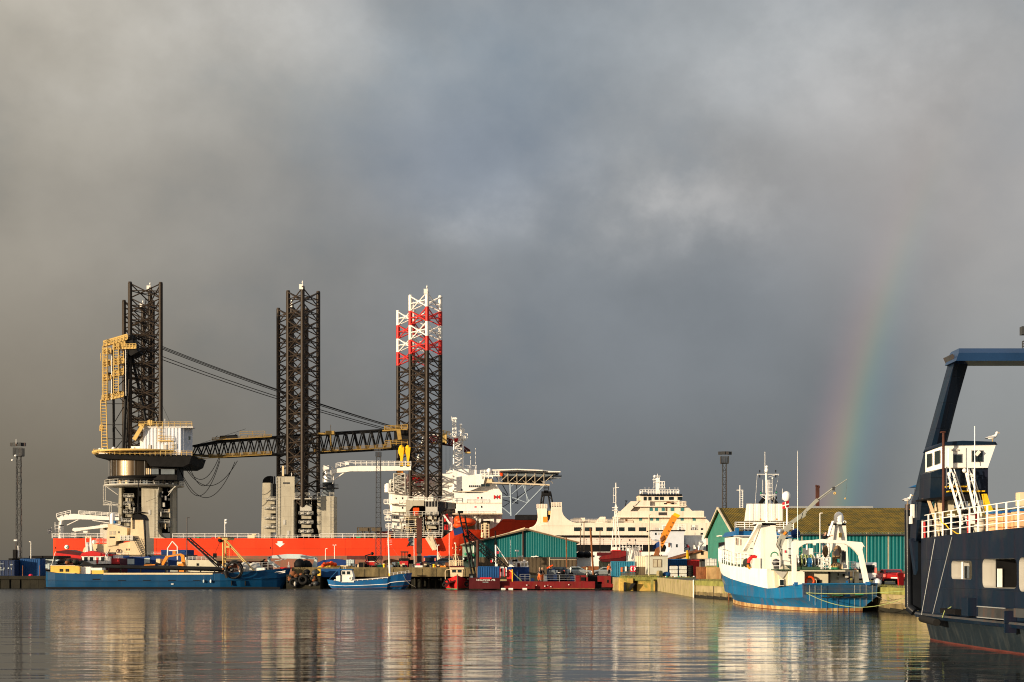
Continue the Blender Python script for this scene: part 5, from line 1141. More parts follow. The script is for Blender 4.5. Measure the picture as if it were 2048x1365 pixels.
# orange excavator on the pier
ED = 203.5
ex = thing('excavator', 'orange excavator with raised bent arm on the quay behind the dredger', 'excavator', (PX(345, ED + 1), ED + 1, GZ))
MB('dark_steel').prism([(340, 1151), (338, 1147), (340, 1144), (368, 1144), (370, 1148), (368, 1151)], ED, 2.2).build('tracks', ex)
b = MB('orange').prism([(358, 1144), (356, 1128), (366, 1127), (370, 1144)], ED + .2, 1.8); b.use('cream').pb(354, 1124, 364, 1131, ED + .3, 1.3); b.use('glass').pb(355, 1132, 362, 1140, ED + .15, 1.6); b.use('crane_grey').pb(340, 1132, 356, 1144, ED + .4, 1.6); b.build('cab', ex)
b = MB('orange').prism([(367, 1136), (363, 1125), (362, 1115), (360, 1111), (330, 1116), (331, 1112.5), (362, 1107.5), (368, 1111), (370, 1125)], ED + .6, .45).prism([(332, 1112), (327, 1119), (321, 1132), (326, 1132), (332, 1122), (336, 1116)], ED + .55, .5); b.use('steel').ptube(346, 1110, 362, 1107, ED + .6, .6); b.build('arm', ex)
MB('dark_steel').prism([(316, 1131), (328, 1131), (326, 1139), (319, 1138)], ED + .3, 1.1).build('bucket', ex)
b = MB('orange').prism([(288, 1130), (310, 1129), (310, 1131), (288, 1131.5)], ED, .5); b.use('tyre').prism([(288, 1130), (292, 1126), (300, 1126), (303, 1129)], ED + .3, .8).prism([(308, 1130), (312, 1125), (318, 1128), (318, 1131)], ED + .3, .6); b.use('orange').pb(316, 1118, 322, 1126, ED + 2, 1); b.use('cream').pb(312, 1118, 320, 1127, ED + 1.4, .6); b.build('tracked_loader', None, 'low orange loader frame left of the excavator bucket', 'machine')
b = MB('trawler_white').ptube(334.5, 1125, 335.5, 1097, 207, 1.3, 8); b.ptube(335.5, 1097, 345, 1083, 207, 1.1, 8); b.ptube(345, 1083, 355, 1094, 207, 1.1, 8); b.ptube(355, 1094, 355, 1120, 207, 1.3, 8); b.pb(337, 1101, 353, 1102.5, 207, .3); b.use('orange').pb(345, 1102, 351, 1110, 206.8, .4); b.use('dark_steel').pb(333, 1125, 336, 1151, 207, .2).pb(354, 1120, 356, 1151, 207, .2); b.build('davit', None, 'pale pointed davit frame standing up behind the excavator', 'davit')
# tan boat alongside
tb = thing('work_barge', 'tan-sided barge with rails lying behind the dredger boom', 'barge', (PX(420, 222), 222, 0))
b = MB('cabin_cream').prism([(370, 1120), (432, 1121), (436, 1136), (436, 1172), (370, 1172)], 219, 6); b.use('rust').prism([(420, 1124), (440, 1122), (446, 1136), (446, 1172), (420, 1172)], 219.5, 5); b.use('white').rail([P(376, 1120, 219), P(430, 1121, 219)], .5, 2, .75, .02); b.pb(366, 1115, 372, 1130, 219.5, .4); b.use('black').pb(393, 1127, 396.5, 1132, 218.9, .1); b.build('hull', tb)
b = MB('eave').prism([(430, 1117), (528, 1118), (524, 1122), (430, 1122)], 219, 2); b.use('dark_red').pb(505, 1124, 522, 1137, 220, 1); b.use('black').pb(521, 1122, 526, 1137, 220, 1); b.use('white').rail([P(505, 1137, 219.5), P(520, 1137, 219.5)], .9, 3, .5, .02); b.use('hull_boot').pb(440, 1123, 540, 1172, 221, 3); b.build('deck_house', tb)
# ------------------------------------------------------------------ people
def skinned(name, chains, m, parent, sub=1):
    """one continuous skinned surface grown along joints: chains of (point, radius); shared points are merged"""
    vs = []; es = []; rs_ = []
    def vi(p, r):
        for i, q in enumerate(vs):
            if (q - p).length < 1e-4: return i
        vs.append(p); rs_.append(r); return len(vs) - 1
    for ch in chains:
        last = None
        for p, r in ch:
            i = vi(Vector(p), r)
            if last is not None and last != i: es.append((last, i))
            last = i
    me = bpy.data.meshes.new(name); me.from_pydata(vs, es, []); o = bpy.data.objects.new(name, me); COL.objects.link(o)
    md = o.modifiers.new('skin', 'SKIN'); md.use_smooth_shade = True
    if not me.skin_vertices: bpy.ops.object.select_all(action='DESELECT')
    for i, r in enumerate(rs_): me.skin_vertices[0].data[i].radius = (r, r)
    me.skin_vertices[0].data[0].use_root = True
    if sub: s_ = o.modifiers.new('sub', 'SUBSURF'); s_.levels = sub; s_.render_levels = sub
    me.materials.append(MATS[m]); o.parent = parent; ORG[o.name] = Vector((0, 0, 0)); return o
def person(label, loc, rz, J, top, trousers, group=None, head=None, hand_grip=False, hat=None):
    t = thing('person', label, 'person', loc, group, True, rz)
    g_ = lambda k: Vector(J[k])
    pel, che, nec, hd = g_('pelvis'), g_('chest'), g_('neck'), g_('head')
    ch = [[(pel, .13), (che, .15), (nec, .06), (hd - V(0, 0, .03), .075)]]
    for s_ in 'lr':
        sh, el, ha = g_('sh' + s_), g_('el' + s_), g_('ha' + s_); hip, kn, an, to = g_('hip' + s_), g_('kn' + s_), g_('an' + s_), g_('to' + s_)
        ch.append([(che, .15), (sh, .062), (el, .043), (ha, .032)]); ch.append([(pel, .13), (hip, .095), (kn, .058), (an, .042), (to, .036)])
        d = (ha - el).normalized(); side = d.cross(V(1, 0, 0)); side = side.normalized() if side.length > .1 else V(0, 1, 0)
        palm = ha + d * .08; ch.append([(ha, .032), (palm, .030)])
        for k, (off, ln) in enumerate(((-.030, .075), (-.010, .085), (.010, .080), (.030, .065))):
            b0 = palm + side * off; ch.append([(palm, .030), (b0 + d * .03, .010), (b0 + d * ln * .7 + V(0, 0, -.008), .009), (b0 + d * ln - V(0, 0, .02), .008)])
        ch.append([(ha, .032), (ha + d * .03 + side * -.045, .011), (ha + d * .07 + side * -.065, .009)])
    body = skinned('body', ch, 'skin', t)
    b = MB('skin').ball(hd + V(0, 0, .06), .098, 1.22, 14, .88, 1.0).ball(hd + V(0, -.10, .05), .02, 1.3, 8).ball(hd + V(-.088, 0, .05), .025, 1.3, 8, .5).ball(hd + V(.088, 0, .05), .025, 1.3, 8, .5)
    b.use('black').ball(hd + V(-.034, -.088, .075), .011, 1, 6).ball(hd + V(.034, -.088, .075), .011, 1, 6); b.use('dark_red').ball(hd + V(0, -.092, .005), .02, .35, 8)
    h_ = b.build('head', t)
    MB(hat or 'hair').ball(hd + V(0, .018, .095), .104, 1.05, 12, .92, 1.0).build('helmet' if hat else 'hair', t)
    c = [[(pel + V(0, 0, .02), .165), (che, .185), (nec - V(0, 0, .03), .085)]]
    for s_ in 'lr': c.append([(che, .185), (g_('sh' + s_), .085), (g_('el' + s_), .063), (g_('ha' + s_) - (g_('ha' + s_) - g_('el' + s_)) * .05, .048)])
    skinned('jacket', c, top, t)
    c = [[(pel, .155), (pel + V(0, 0, .06), .15)]]
    for s_ in 'lr': c.append([(pel, .155), (g_('hip' + s_), .115), (g_('kn' + s_), .078), (g_('an' + s_) + V(0, 0, .03), .06)])
    skinned('trousers', c, trousers, t)
    for s_ in 'lr': MB('black').ball((g_('an' + s_) + g_('to' + s_)) / 2 - V(0, 0, .01), .075, .75, 10, .75, 1.9).build('boot', t)
    return t
STAND = dict(pelvis=(0, 0, .95), chest=(0, 0, 1.28), neck=(0, 0, 1.48), head=(0, -.01, 1.60), shl=(-.18, 0, 1.40), shr=(.18, 0, 1.40), ell=(-.25, -.02, 1.12), elr=(.25, -.02, 1.12), hal=(-.24, -.14, .90), har=(.24, -.14, .90),
             hipl=(-.09, 0, .90), hipr=(.09, 0, .90), knl=(-.11, -.03, .50), knr=(.11, -.02, .50), anl=(-.12, 0, .09), anr=(.12, 0, .09), tol=(-.13, -.15, .05), tor=(.13, -.15, .05))
# ------------------------------------------------------------------ cars
def car(label, loc, rz, paint, L_=4.2, W_=1.72, H_=1.42, van=False, group=None):
    t = thing('parked_van' if van else 'parked_car', label, 'van' if van else 'car', loc, group, True, rz)
    h = L_ / 2
    if van: prof = [(-h, .35), (-h, H_ - .12), (-h + .15, H_), (h * .42, H_), (h * .72, H_ * .62), (h * .97, H_ * .50), (h, .35)]
    else: prof = [(-h, .3), (-h, .78), (-h * .93, .92), (h * .42, .92), (h * .95, .80), (h, .62), (h, .3)]
    w = W_ / 2
    b = MB(paint).ext([(x, -w, z) for x, z in prof], (0, W_, 0)); body = b.build('body', t, bevel=.09)
    if not van:
        cab = [(-h * .86, .9), (-h * .66, H_ - .04), (-h * .5, H_), (h * .02, H_), (h * .42, .9)]
        MB(paint).ext([(x, -w * .86, z) for x, z in cab], (0, W_ * .86, 0)).build('roof', t, bevel=.06)
        for s_ in (-1, 1):
            MB('glass').ext([(x, s_ * (w * .86 + .004), z) for x, z in ((-h * .76, .96), (-h * .62, H_ - .12), (-h * .06, H_ - .12), (h * .3, .96))], (0, .012 * s_, 0)).build('side_window', t)
        MB('glass').ext([(-h * .835, -w * .7, .97), (-h * .835, w * .7, .97), (-h * .69, w * .62, H_ - .11), (-h * .69, -w * .62, H_ - .11)], (-.035, 0, .02)).build('rear_window', t)
        MB('glass').ext([(h * .40, -w * .7, .97), (h * .40, w * .7, .97), (h * .08, w * .62, H_ - .08), (h * .08, -w * .62, H_ - .08)], (.04, 0, .03)).build('windscreen', t)
    else:
        for s_ in (-1, 1): MB('glass').ext([(x, s_ * (w + .004), z) for x, z in ((h * .12, H_ * .58), (h * .12, H_ - .22), (h * .40, H_ - .22), (h * .62, H_ * .58))], (0, .012 * s_, 0)).build('side_window', t)
        MB('glass').box(-h - .03, -h - .005, -w * .78, w * .78, H_ * .52, H_ - .22).build('rear_window', t)
    for s_ in (-1, 1):
        MB('tail_light').box(-h - .035, -h + .02, s_ * w * .9 - .09, s_ * w * .9 + .09, .62 if not van else .9, .84 if not van else 1.35).build('tail_light', t)
        MB('white_clean').box(h - .02, h + .03, s_ * w * .78 - .12, s_ * w * .78 + .12, .58, .74).build('headlight', t)
    MB('white_clean').box(-h - .035, -h - .01, -.26, .26, .5, .61).build('number_plate', t)
    MB('black').box(-h - .06, -h + .02, -w * .94, w * .94, .3, .46).build('bumper', t)
    for x in (-h * .62, h * .62):
        for s_ in (-1, 1):
            wl = MB('tyre').lathe((x, s_ * (w - .09), .31), [(.2, -.11), (.3, -.1), (.31, 0), (.3, .1), (.2, .11)], 18, 'y').build('wheel', t)
            MB('steel').lathe((x, s_ * (w + .02), .31), [(.001, -.02), (.19, -.015), (.19, .015), (.001, .02)], 12, 'y').build('rim', wl)
    return t
# ------------------------------------------------------------------ quay furniture, centre
CQ = 2.9
b = MB('flag_blue').prism([(630, 1136), (634, 1126), (645, 1121), (665, 1118), (680, 1119), (695, 1123), (697, 1136)], 216, 3); b.build('tarpaulin', None, 'navy blue tarpaulin mound behind the orange buoys', 'tarpaulin')
b = MB('yellow').prism([(632, 1136), (640, 1132), (672, 1131.5), (740, 1132.5), (740, 1137), (632, 1137)], 206, 1.3); b.build('oil_boom', None, 'long yellow floating boom laid along the middle quay', 'boom', bevel=.1)
for i, (x, y, s_) in enumerate(((649, 1129.5, .36), (656, 1128, .30), (663, 1127.5, .36), (670, 1129.5, .30), (646, 1132, .28))):
    MB('orange_red').ball(P(x, y, 205), s_).build('buoy', None, ['large leftmost orange buoy on the yellow boom', 'small orange buoy second from the left on the yellow boom', 'large orange buoy at the top of the heap on the yellow boom', 'rightmost orange buoy on the yellow boom', 'lowest orange buoy at the left of the heap'][i], 'buoy', 'orange buoys heaped on the yellow boom')
def ibc(label, loc, m='ibc_white', W_=1.1, H_=1.1, group='tanks in cages'):
    t = thing('caged_tank', label, 'tank', loc, group, True)
    MB(m).box(-W_ / 2, W_ / 2, -W_ / 2, W_ / 2, .14, H_).tube((0, 0, H_ - .01), (0, 0, H_ + .06), .12, 10).build('tank', t, bevel=.06)
    b = MB('galv'); k = W_ / 2 + .03
    for i in range(5):
        x = -k + 2 * k * i / 4
        for s_ in (-1, 1): b.tube((x, s_ * k, .12), (x, s_ * k, H_), .015, 4); b.tube((s_ * k, x, .12), (s_ * k, x, H_), .015, 4)
    for z in (.2, .55, .9, H_): b.path([(-k, -k, z), (k, -k, z), (k, k, z), (-k, k, z), (-k, -k, z)], .015, 4)
    b.build('cage', t); MB('timber_moss').box(-k, k, -k, k, 0, .12).build('pallet', t); return t
ibc('pale caged tank beside the navy tarpaulin mound', (PX(701, 210), 210, CQ), 'light_blue')
MB('cont_blue').box(PX(643, 195), PX(681, 195), 194.6, 195.6, 1.55, 2.72).build('pontoon', None, 'blue steel pontoon panel hanging on the quay face behind the small blue boat', 'pontoon')
# grey folded crane on dark barge
gb = thing('crane_barge', 'dark barge with nets and a grey folded crane right of the dredger bow', 'barge', (PX(605, 200), 200, 0))
b = MB('black').prism([(560, 1137), (650, 1137.5), (650, 1176), (560, 1176)], 198.5 - 3.0, 3.0) if False else MB('timber_wet_shaded').box(PX(572, 193), PX(640, 193), 193.2, 196.0, -.4, 1.9)
for i in range(34):
    rs = random.Random(i); b.use(rs.choice(['net_dark', 'black', 'timber_wet_shaded', 'dark_steel', 'rust'])).ball(P(rs.uniform(576, 640), rs.uniform(1140, 1172), 193.2), rs.uniform(.2, .5), .8, 8)
b.use('tyre').torus(P(588, 1166, 192.8), .5, .2); b.torus(P(606, 1160, 192.8), .5, .2); b.use('pale_grey').ball(P(590, 1168, 192.5), .18, 1.8, 8); b.use('yellow').pb(635, 1139, 641, 1152, 193, .3); b.build('hull', gb)
b = MB('black').ball(P(599, 1130, 198), .8, 1.1, 10).ball(P(612, 1132, 199), .9, .9, 10); b.use('red').pb(560, 1135, 610, 1138, 198, 2); b.build('nets', gb)
b = MB('crane_grey'); b.use('light_blue').prism([(536, 1116), (541, 1112), (575, 1108.5), (600, 1109), (632, 1115), (632, 1119), (600, 1118), (540, 1117)], 199, .5)
b.prism([(535, 1114), (540, 1114), (540, 1122), (547, 1126), (560, 1134), (552, 1136), (538, 1128), (535, 1122)], 199, .5); b.prism([(631, 1116), (634, 1116), (633, 1138), (626, 1138), (624, 1132)], 199, .6); b.ptube(547, 1123, 574, 1118, 199.2, .7); b.ptube(598, 1118, 624, 1130, 199.2, .9); b.use('black').ptube(614, 1117, 614, 1124, 199, .6); b.build('folded_crane', gb)
b = MB('dark_steel').ptube(533, 1140, 536, 1124, 198, .5).pb(532, 1136, 541, 1142, 198, 1); b.use('white_clean').ptube(578, 1138, 577.5, 1124, 197, .4); b.pb(575, 1131, 579, 1136, 197, .3); b.build('deck_gear', gb)
# small blue cutter
KD = 188.
ck = thing('cutter', 'small old blue wooden cutter with white wheelhouse and pale mast', 'boat', (PX(738, KD), KD, 0))
cst = [(653, 1159.5), (658, 1160.5), (668, 1162), (690, 1163.5), (715, 1162), (745, 1160), (775, 1157), (781, 1152), (795, 1149), (810, 1147.5), (822, 1146)]
def clv(f, wid, ext=0., dz_=0.):
    near = []; far = []
    for i, (x, y) in enumerate(cst):
        t_ = i / (len(cst) - 1); hb = wid * (math.sin(math.pi * min(1, .16 + t_ * .84)) ** .55) * (1 if t_ < .98 else .05)
        z = PZ(y, KD) * f + (-.35) * (1 - f) + dz_; xx = PX(x, KD) + (ext * (t_ - .5) * 2); yc = KD + 2
        near.append((xx, yc - hb, z)); far.append((xx, yc + hb, z))
    return near + far[::-1]
b = MB('boat_blue').loft([clv(0, .9, -1.3), clv(.30, 1.6, -.5), clv(.34, 1.64, -.45), clv(.52, 1.8, -.25), clv(.56, 1.86, -.2), clv(.60, 1.82, -.18), clv(1, 1.95, 0)], ['boat_blue', 'rust', 'boat_blue', 'boat_blue', 'white', 'boat_blue'])
b.use('brown_wood').add([(x, y, z - .15) for x, y, z in clv(1, 1.9)], [tuple(range(2 * len(cst)))])
b.use('white').rail([(x, y, z) for x, y, z in clv(1, 1.95)[2:7]], .12, 0, .6, .05, .05); b.build('hull', ck)
b = MB('white').prism([(682, 1141), (703, 1141), (706, 1151), (708, 1165), (682, 1165)], KD - .0, 1.9); b.prism([(672, 1153), (682, 1151), (682, 1164), (672, 1162)], KD + .1, 1.6); b.use('boat_blue').pb(680, 1138.5, 704.5, 1141, KD - .15, 2.2); b.use('cream').pb(681, 1131, 696, 1133, KD + .3, .3); b.pb(687, 1132, 692, 1138.5, KD + .3, .3)
kw = b.build('wheelhouse', ck); win_row(kw, (684, 693.5), 1143, 1149.5, 6.8, KD, 'glass', 'white_clean')
MB('trawler_white').torus(P(701, 1157.5, KD - .12), .2, .07).build('life_ring', ck)
b = MB('white').ptube(780, 1157, 776.6, 1078, KD + 2, 2.1, 10, None, 1.3); b.ptube(776.6, 1078, 777, 1046, KD + 2, 1.0, 8, None, .6); b.pb(774.5, 1047, 781, 1048, KD + 1.9, .2); b.use('bright_yellow').ptube(780, 1157, 779.4, 1147, KD + 1.95, 2.3, 10); b.use('brown_wood').ptube(774, 1155, 774, 1110, KD + 2, .5); b.use('rope_grey').ptube(776, 1085, 742, 1135, KD + 2, .12, 4).ptube(777, 1085, 820, 1146, KD + 2, .12, 4)
for y in (1081, 1085, 1090): b.use('white').ptube(774, y, 784, y - .5, KD + 2, .35, 4)
b.build('mast', ck)
b = MB('boat_blue').ptube(658, 1160, 682, 1133, KD + 2, .5); b.use('white').rail([P(780, 1152, KD + .6), P(818, 1147, KD + 1.8)], .35, 1, .6, .025); b.use('black').pb(680.5, 1133, 682, 1164, KD - .1, .1); b.build('rigging', ck)
MB('rope_grey').path([P(806, 1150, KD), P(812, 1161, KD - .5), P(820, 1169, KD - 1), P(832, 1175, KD - 1)], .02, 5).build('mooring_rope', None, 'thin mooring rope sagging from the blue cutter bow to the water', 'rope')
# red loading machine, red lamp housing, flagpole
t = thing('loader', 'red and black loading machine with raised grab on the middle quay', 'machine', (PX(745, 212), 212, CQ))
b = MB('red').prism([(730, 1122), (736, 1121), (736, 1124), (752, 1125), (758, 1128), (758, 1136), (730, 1136)], 211, 2); b.use('black').pb(735, 1112, 752, 1122, 211.2, 1.6); b.use('trawler_white').pb(732, 1123.4, 751, 1124.4, 210.9, .1); b.build('body', t)
b = MB('crane_black').ptube(733, 1122, 730, 1112, 211, .9).ptube(730, 1112, 747, 1107, 211, 1.0); b.ball(P(744.5, 1107.5, 211), .25, 1, 8); b.ptube(752, 1122, 759, 1112, 211.4, .8).ptube(735, 1114, 765, 1133, 210.6, .7); b.build('grab_arm', t)
for x in (735, 751): MB('tyre').lathe(P(x, 1133.5, 211) - V(0, .1, 0), [(.1, -.1), (.22, -.1), (.22, .1), (.1, .1)], 14, 'y').build('wheel', t)
b = MB('rust').prism([(765, 1136), (767, 1122), (780, 1118), (800, 1122), (802, 1136)], 214, 3); b.use('dark_steel').prism([(785, 1136), (786, 1124), (799, 1124), (799, 1136)], 213, 1); b.build('scrap_heap', None, 'rust brown heap between the red loader and the red lamp house', 'scrap')
t = thing('winch_house', 'red machine house with black barred cage on top and a glowing lamp', 'machine', (PX(808, 205), 205, CQ))
b = MB('cont_red').pb(799, 1122.5, 816, 1135.5, 204, 1.6); b.use('black').pb(798, 1117, 818, 1122.5, 204.3, 1.6); b.pb(816, 1120, 828, 1136, 205, 1); b.build('body', t)
b = MB('spud')
for x in (802, 805, 808, 811, 814): b.pb(x, 1105, x + 1.2, 1117, 204.4, .15)
b.pb(801, 1103, 816, 1105.5, 204.2, 1); b.use('black').ball(P(819, 1111.5, 205), .26); b.build('cage', t)
MB('lit_lamp').ball(P(807, 1129, 203.95), .09, 1, 8).build('lamp', t)
t = thing('flagpole', 'white flagpole with a drooping dark flag in front of the red hull', 'flagpole', (PX(828, 200), 200, CQ))
MB('trawler_white').ptube(828.5, 1135, 828, 1072, 200, .6, 7).build('pole', t)
MB('flag_dark').add([P(815, 1078, 200), P(820, 1077, 200.2), P(827.6, 1075, 200), P(827.8, 1084, 200), P(828, 1093, 200), P(820, 1092, 200.3), P(813, 1094, 200.1), P(818, 1085, 199.8)], [(0, 1, 7), (1, 2, 3, 7), (7, 3, 4, 5), (7, 5, 6)]).build('flag', t)
MB('trawler_white').ptube(898.5, 1150, 898.5, 1066, 199, .6, 7).build('pole', None, 'bare white pole rising left of the red tug mast', 'pole')
b = MB('spud').pb(833, 1036, 843.5, 1107, 206, .8); b.use('eave_light').pb(834.5, 1107, 842.5, 1112, 206.1, .6); b.use('dark_steel').pb(834, 1112, 843, 1136, 206, .8); b.build('steel_pile', None, 'tall dark brown square pile with a pale band standing before the red hull', 'pile')
b = MB('white').pb(830, 1131.5, 845, 1136.6, 198, .7); b.use('pink_red').pb(833, 1127.5, 840, 1131.4, 198.1, .5); b.build('barrier_block', None, 'white blocks with a pink lid on the middle quay edge', 'block')
MB('eave_light').pb(848, 1128, 853, 1131, 198, .5).build('box', None, 'small pale box right of the white quay blocks', 'box')
for i, (x, m_) in enumerate(((861, 'flag_blue'), (886, 'grey_blue'))):
    car(['dark blue van parked under the slanting gangways', 'grey blue car parked left of the red tug mast'][i], (PX(x, 210), 210, CQ), R(175 if i else 90), m_, 3.9 if not i else 4, 1.75, 1.65 if not i else 1.35, van=not i, group='vehicles on the middle quay')
b = MB('grey_blue').pb(856, 1111, 872, 1136, 216, 3); b.use('hull_boot').pb(836, 1112, 855, 1136, 217, 3); b.build('container_stack', None, 'grey and brown boxes stacked behind the dark blue van', 'boxes')
b = MB('orange'); b.pb(865, 1132, 872, 1136.5, 198, .6); b.pb(880, 1132, 892, 1136.5, 198.2, .5); b.use('cream').pb(874, 1130, 878, 1133, 198.4, .3); b.build('timber_offcuts', None, 'orange timber offcuts on the quay left of the red tug', 'timber')
# ------------------------------------------------------------------ teal gabled warehouse
TD = 214.
wt = thing('warehouse', 'teal corrugated gabled warehouse with brown timber base behind the red barge', 'warehouse', (PX(1050, TD + 14), TD + 14, GZ))
xa, xl, xr = PX(1054, TD), PX(953, TD), PX(1153, TD); zap, zr, zl = PZ(1061, TD), PZ(1085.5, TD), PZ(1084.5, TD)
ftop = lambda t_: (zl + (zap - zl) * t_ / ((xa - xl) / (xr - xl))) if t_ < (xa - xl) / (xr - xl) else (zap + (zr - zap) * (t_ - (xa - xl) / (xr - xl)) / (1 - (xa - xl) / (xr - xl)))
b = MB('teal').corr((xl, TD), (xr, TD), PZ(1115, TD), ftop, .36, .025); b.corr((xr, TD), (xr, TD + 28), PZ(1115, TD), zr, .4, .05)
b.use('teal').prism([(953, 1128), (953, 1084.5), (1054, 1061), (1153, 1085.5), (1153, 1128)], TD + .08, .2); b.use('brown_wood').corr((xl, TD - .1), (xr, TD - .1), GZ, PZ(1115, TD), .2, .05); b.use('eave_light').pb(1098, 1115, 1099.4, 1137, TD - .25, .1).pb(1099, 1119.5, 1153, 1120.3, TD - .25, .1); b.use('dark_steel').pb(1099, 1115.2, 1153, 1118.5, TD - .24, .1)
b.build('wall', wt)
b = MB('eave').prism([(921, 1090), (1054, 1057.6), (1058, 1058.4), (1159, 1084.5), (1159, 1087), (1054, 1060.8), (921, 1092.5)], TD - .7, 30); b.use('eave_light').prism([(921, 1089.2), (1054, 1056.8), (1159, 1083.7), (1159, 1084.6), (1054, 1057.8), (921, 1090.2)], TD - .8, 30.2)
b.use('cream').prism([(994, 1072), (1050, 1055), (1050, 1057), (1000, 1071.5)], TD + 2, .4); b.build('roof', wt)
b = MB('pale_green').prism([(925, 1136), (925, 1091.5), (953, 1085), (953, 1136)], TD + .15, 8); b.use('white').pb(946.5, 1084, 948, 1136, TD - .1, .15); b.use('net_dark')
for i in range(14): rs = random.Random(i + 50); b.use(rs.choice(['net_dark', 'black', 'galv', 'green'])).ball(P(rs.uniform(928, 950), rs.uniform(1104, 1124), TD - .2), .28, 1, 6)
b.use('spud').pb(1045.4, 1063, 1047.4, 1130, TD - .25, .15); b.build('annex', wt)
b = MB('white').beam(P(1062, 1113.5, TD - .5), P(1077, 1113.6, TD - .5), .2, .12).beam(P(1066, 1114.6, TD - .5), P(1073, 1112, TD - .5), .1, .1); b.build('pipe', wt)
for x, y0, y1, r_, D, lab, m_ in ((955.5, 1080, 1158, 3.0, 187, 'thick dark spud pole at the left end of the red barge', 'spud'), (1046, 1063, 1127, 1.2, 205, 'thin brown pole before the middle of the teal gable', 'spud'), (1132.5, 1075, 1140, 1.3, 205, 'thin red-brown pole before the right part of the teal gable', 'rust')):
    MB(m_).ptube(x + (1 if x > 1100 else 0), y1, x, y0, D, r_, 8).build('pole', None, lab, 'pole')
MB('rust').ptube(1188, 1172, 1181, 1057, 187, 2.0, 8).build('pole', None, 'tall leaning rusty spud pole at the right end of the red barge', 'pole')
for i, (x, y0) in enumerate(((1161, 1060), (1168, 1044), (1200, 1062))):
    lamp_post(x, 240, y0, 1140, ['thin dark pole just right of the teal gable', 'thin brown pole with a side arm right of the teal gable', 'thin grey pole before the ferry windows'][i], 'eave', (1, 0), r=.07)
b = MB('rust').prism([(1153, 1143), (1153, 1136), (1175, 1133), (1200, 1133), (1206, 1143)], 212, 2); b.build('scrap_heap', None, 'low rusty scrap heap right of the teal gabled warehouse', 'scrap')
t = thing('storage_tank', 'pale cylindrical tank with two rounded dark lids right of the teal warehouse', 'tank', (PX(1170, 220), 220, GZ))
MB('trawler_white').pb(1154, 1109, 1182, 1140, 219, 3).build('body', t); b = MB('black').ball(P(1162, 1110, 219.2), .85, .6, 12).ball(P(1174, 1110, 219.2), .85, .6, 12); b.build('lid', t)
# ------------------------------------------------------------------ red tug, bow on
GD = 185.
tg = thing('tug', 'small red tug seen bow on with cream wheelhouse and tall mast', 'boat', (PX(910, GD + 4), GD + 4, 0))
stem = (PX(914.5, GD), GD)
def tlv(z, hw, y0, L_=9.):
    c = PX(911, GD); pts = []
    pts.append((c - hw * .9, GD + y0 + L_, z))
    for k in range(7): t_ = k / 6; pts.append((c - hw * (1 - t_ ** 1.5) + (stem[0] - c) * t_, GD + y0 + 5.0 * (1 - t_), z))
    for k in range(5, -1, -1): t_ = k / 6; pts.append((c + hw * (1 - t_ ** 1.5) + (stem[0] - c) * t_, GD + y0 + 5.0 * (1 - t_), z))
    pts.append((c + hw * .9, GD + y0 + L_, z)); return pts
tops = tlv(1.15, 1.7, 0); tops = [(x, y, z + .75 * max(0, 1 - (y - GD) / 5) ** 1.5) for x, y, z in tops]
b = MB('red').loft([tlv(-.3, 1.2, .8), tlv(.12, 1.5, .5), tlv(.14, 1.52, .5), tlv(.5, 1.6, .3), tops], ['green', 'green', 'red', 'red']); b.use('brown_wood').add([(x, y, z - .1) for x, y, z in tops], [tuple(range(len(tops)))]); b.use('brown_wood').beam((stem[0], GD - .02, PZ(1149, GD)), (stem[0], GD + .55, -.1), .12, .12)
b.use('dark_red').prism([(888, 1172), (897, 1164), (912, 1160), (912, 1163), (899, 1167), (892, 1175)], GD + .55, 2); b.build('hull', tg)
for i, (x, y) in enumerate(((893, 1164), (934, 1168), (890, 1170))): MB('tyre').torus(P(x, y, GD + 1.6), .26, .11).build('tyre_fender', tg)
b = MB('cream').prism([(900, 1139), (926, 1139), (925, 1154), (901, 1154)], GD + 3, 2.5); b.use('dark_red').pb(899, 1132.5, 928, 1134.6, GD + 2.6, 3.4); b.use('cream').pb(899, 1134.6, 928, 1139, GD + 2.8, 3); th_ = b.build('wheelhouse', tg); win_row(th_, (904, 915), 1140, 1145.5, 8, GD + 3, 'glass')
b = MB('cream').rail([P(899, 1132, GD + 3), P(926, 1132, GD + 3)], .7, 2, .3, .03); b.rail([P(901, 1132, GD + 5), P(926, 1132, GD + 5)], .7, 2, .3, .03); b.path([P(891, 1162, GD + 3.5), P(890.5, 1144, GD + 3.5), P(893, 1140, GD + 3.5), P(900, 1139.5, GD + 3.5)], .05); b.build('railing', tg)
b = MB('cream').ptube(911.5, 1132, 911.5, 1088, GD + 4, 1.5, 8, None, .9); b.ptube(903, 1132, 911, 1106, GD + 4, .5).ptube(922, 1132, 912, 1106, GD + 4, .5); b.ptube(905, 1110, 918, 1110, GD + 4, .4); rs = random.Random(2)
for i in range(14): x = rs.uniform(904, 920); y = rs.uniform(1085, 1100); b.use(rs.choice(['white', 'dark_red', 'black', 'cream'])).pb(x, y, x + rs.uniform(.8, 2.2), y + rs.uniform(.8, 3), GD + 3.9, .2)
b.use('cream').ball(P(911.5, 1121, GD + 3.9), .14).ball(P(911.5, 1087, GD + 4), .1); b.build('mast', tg)
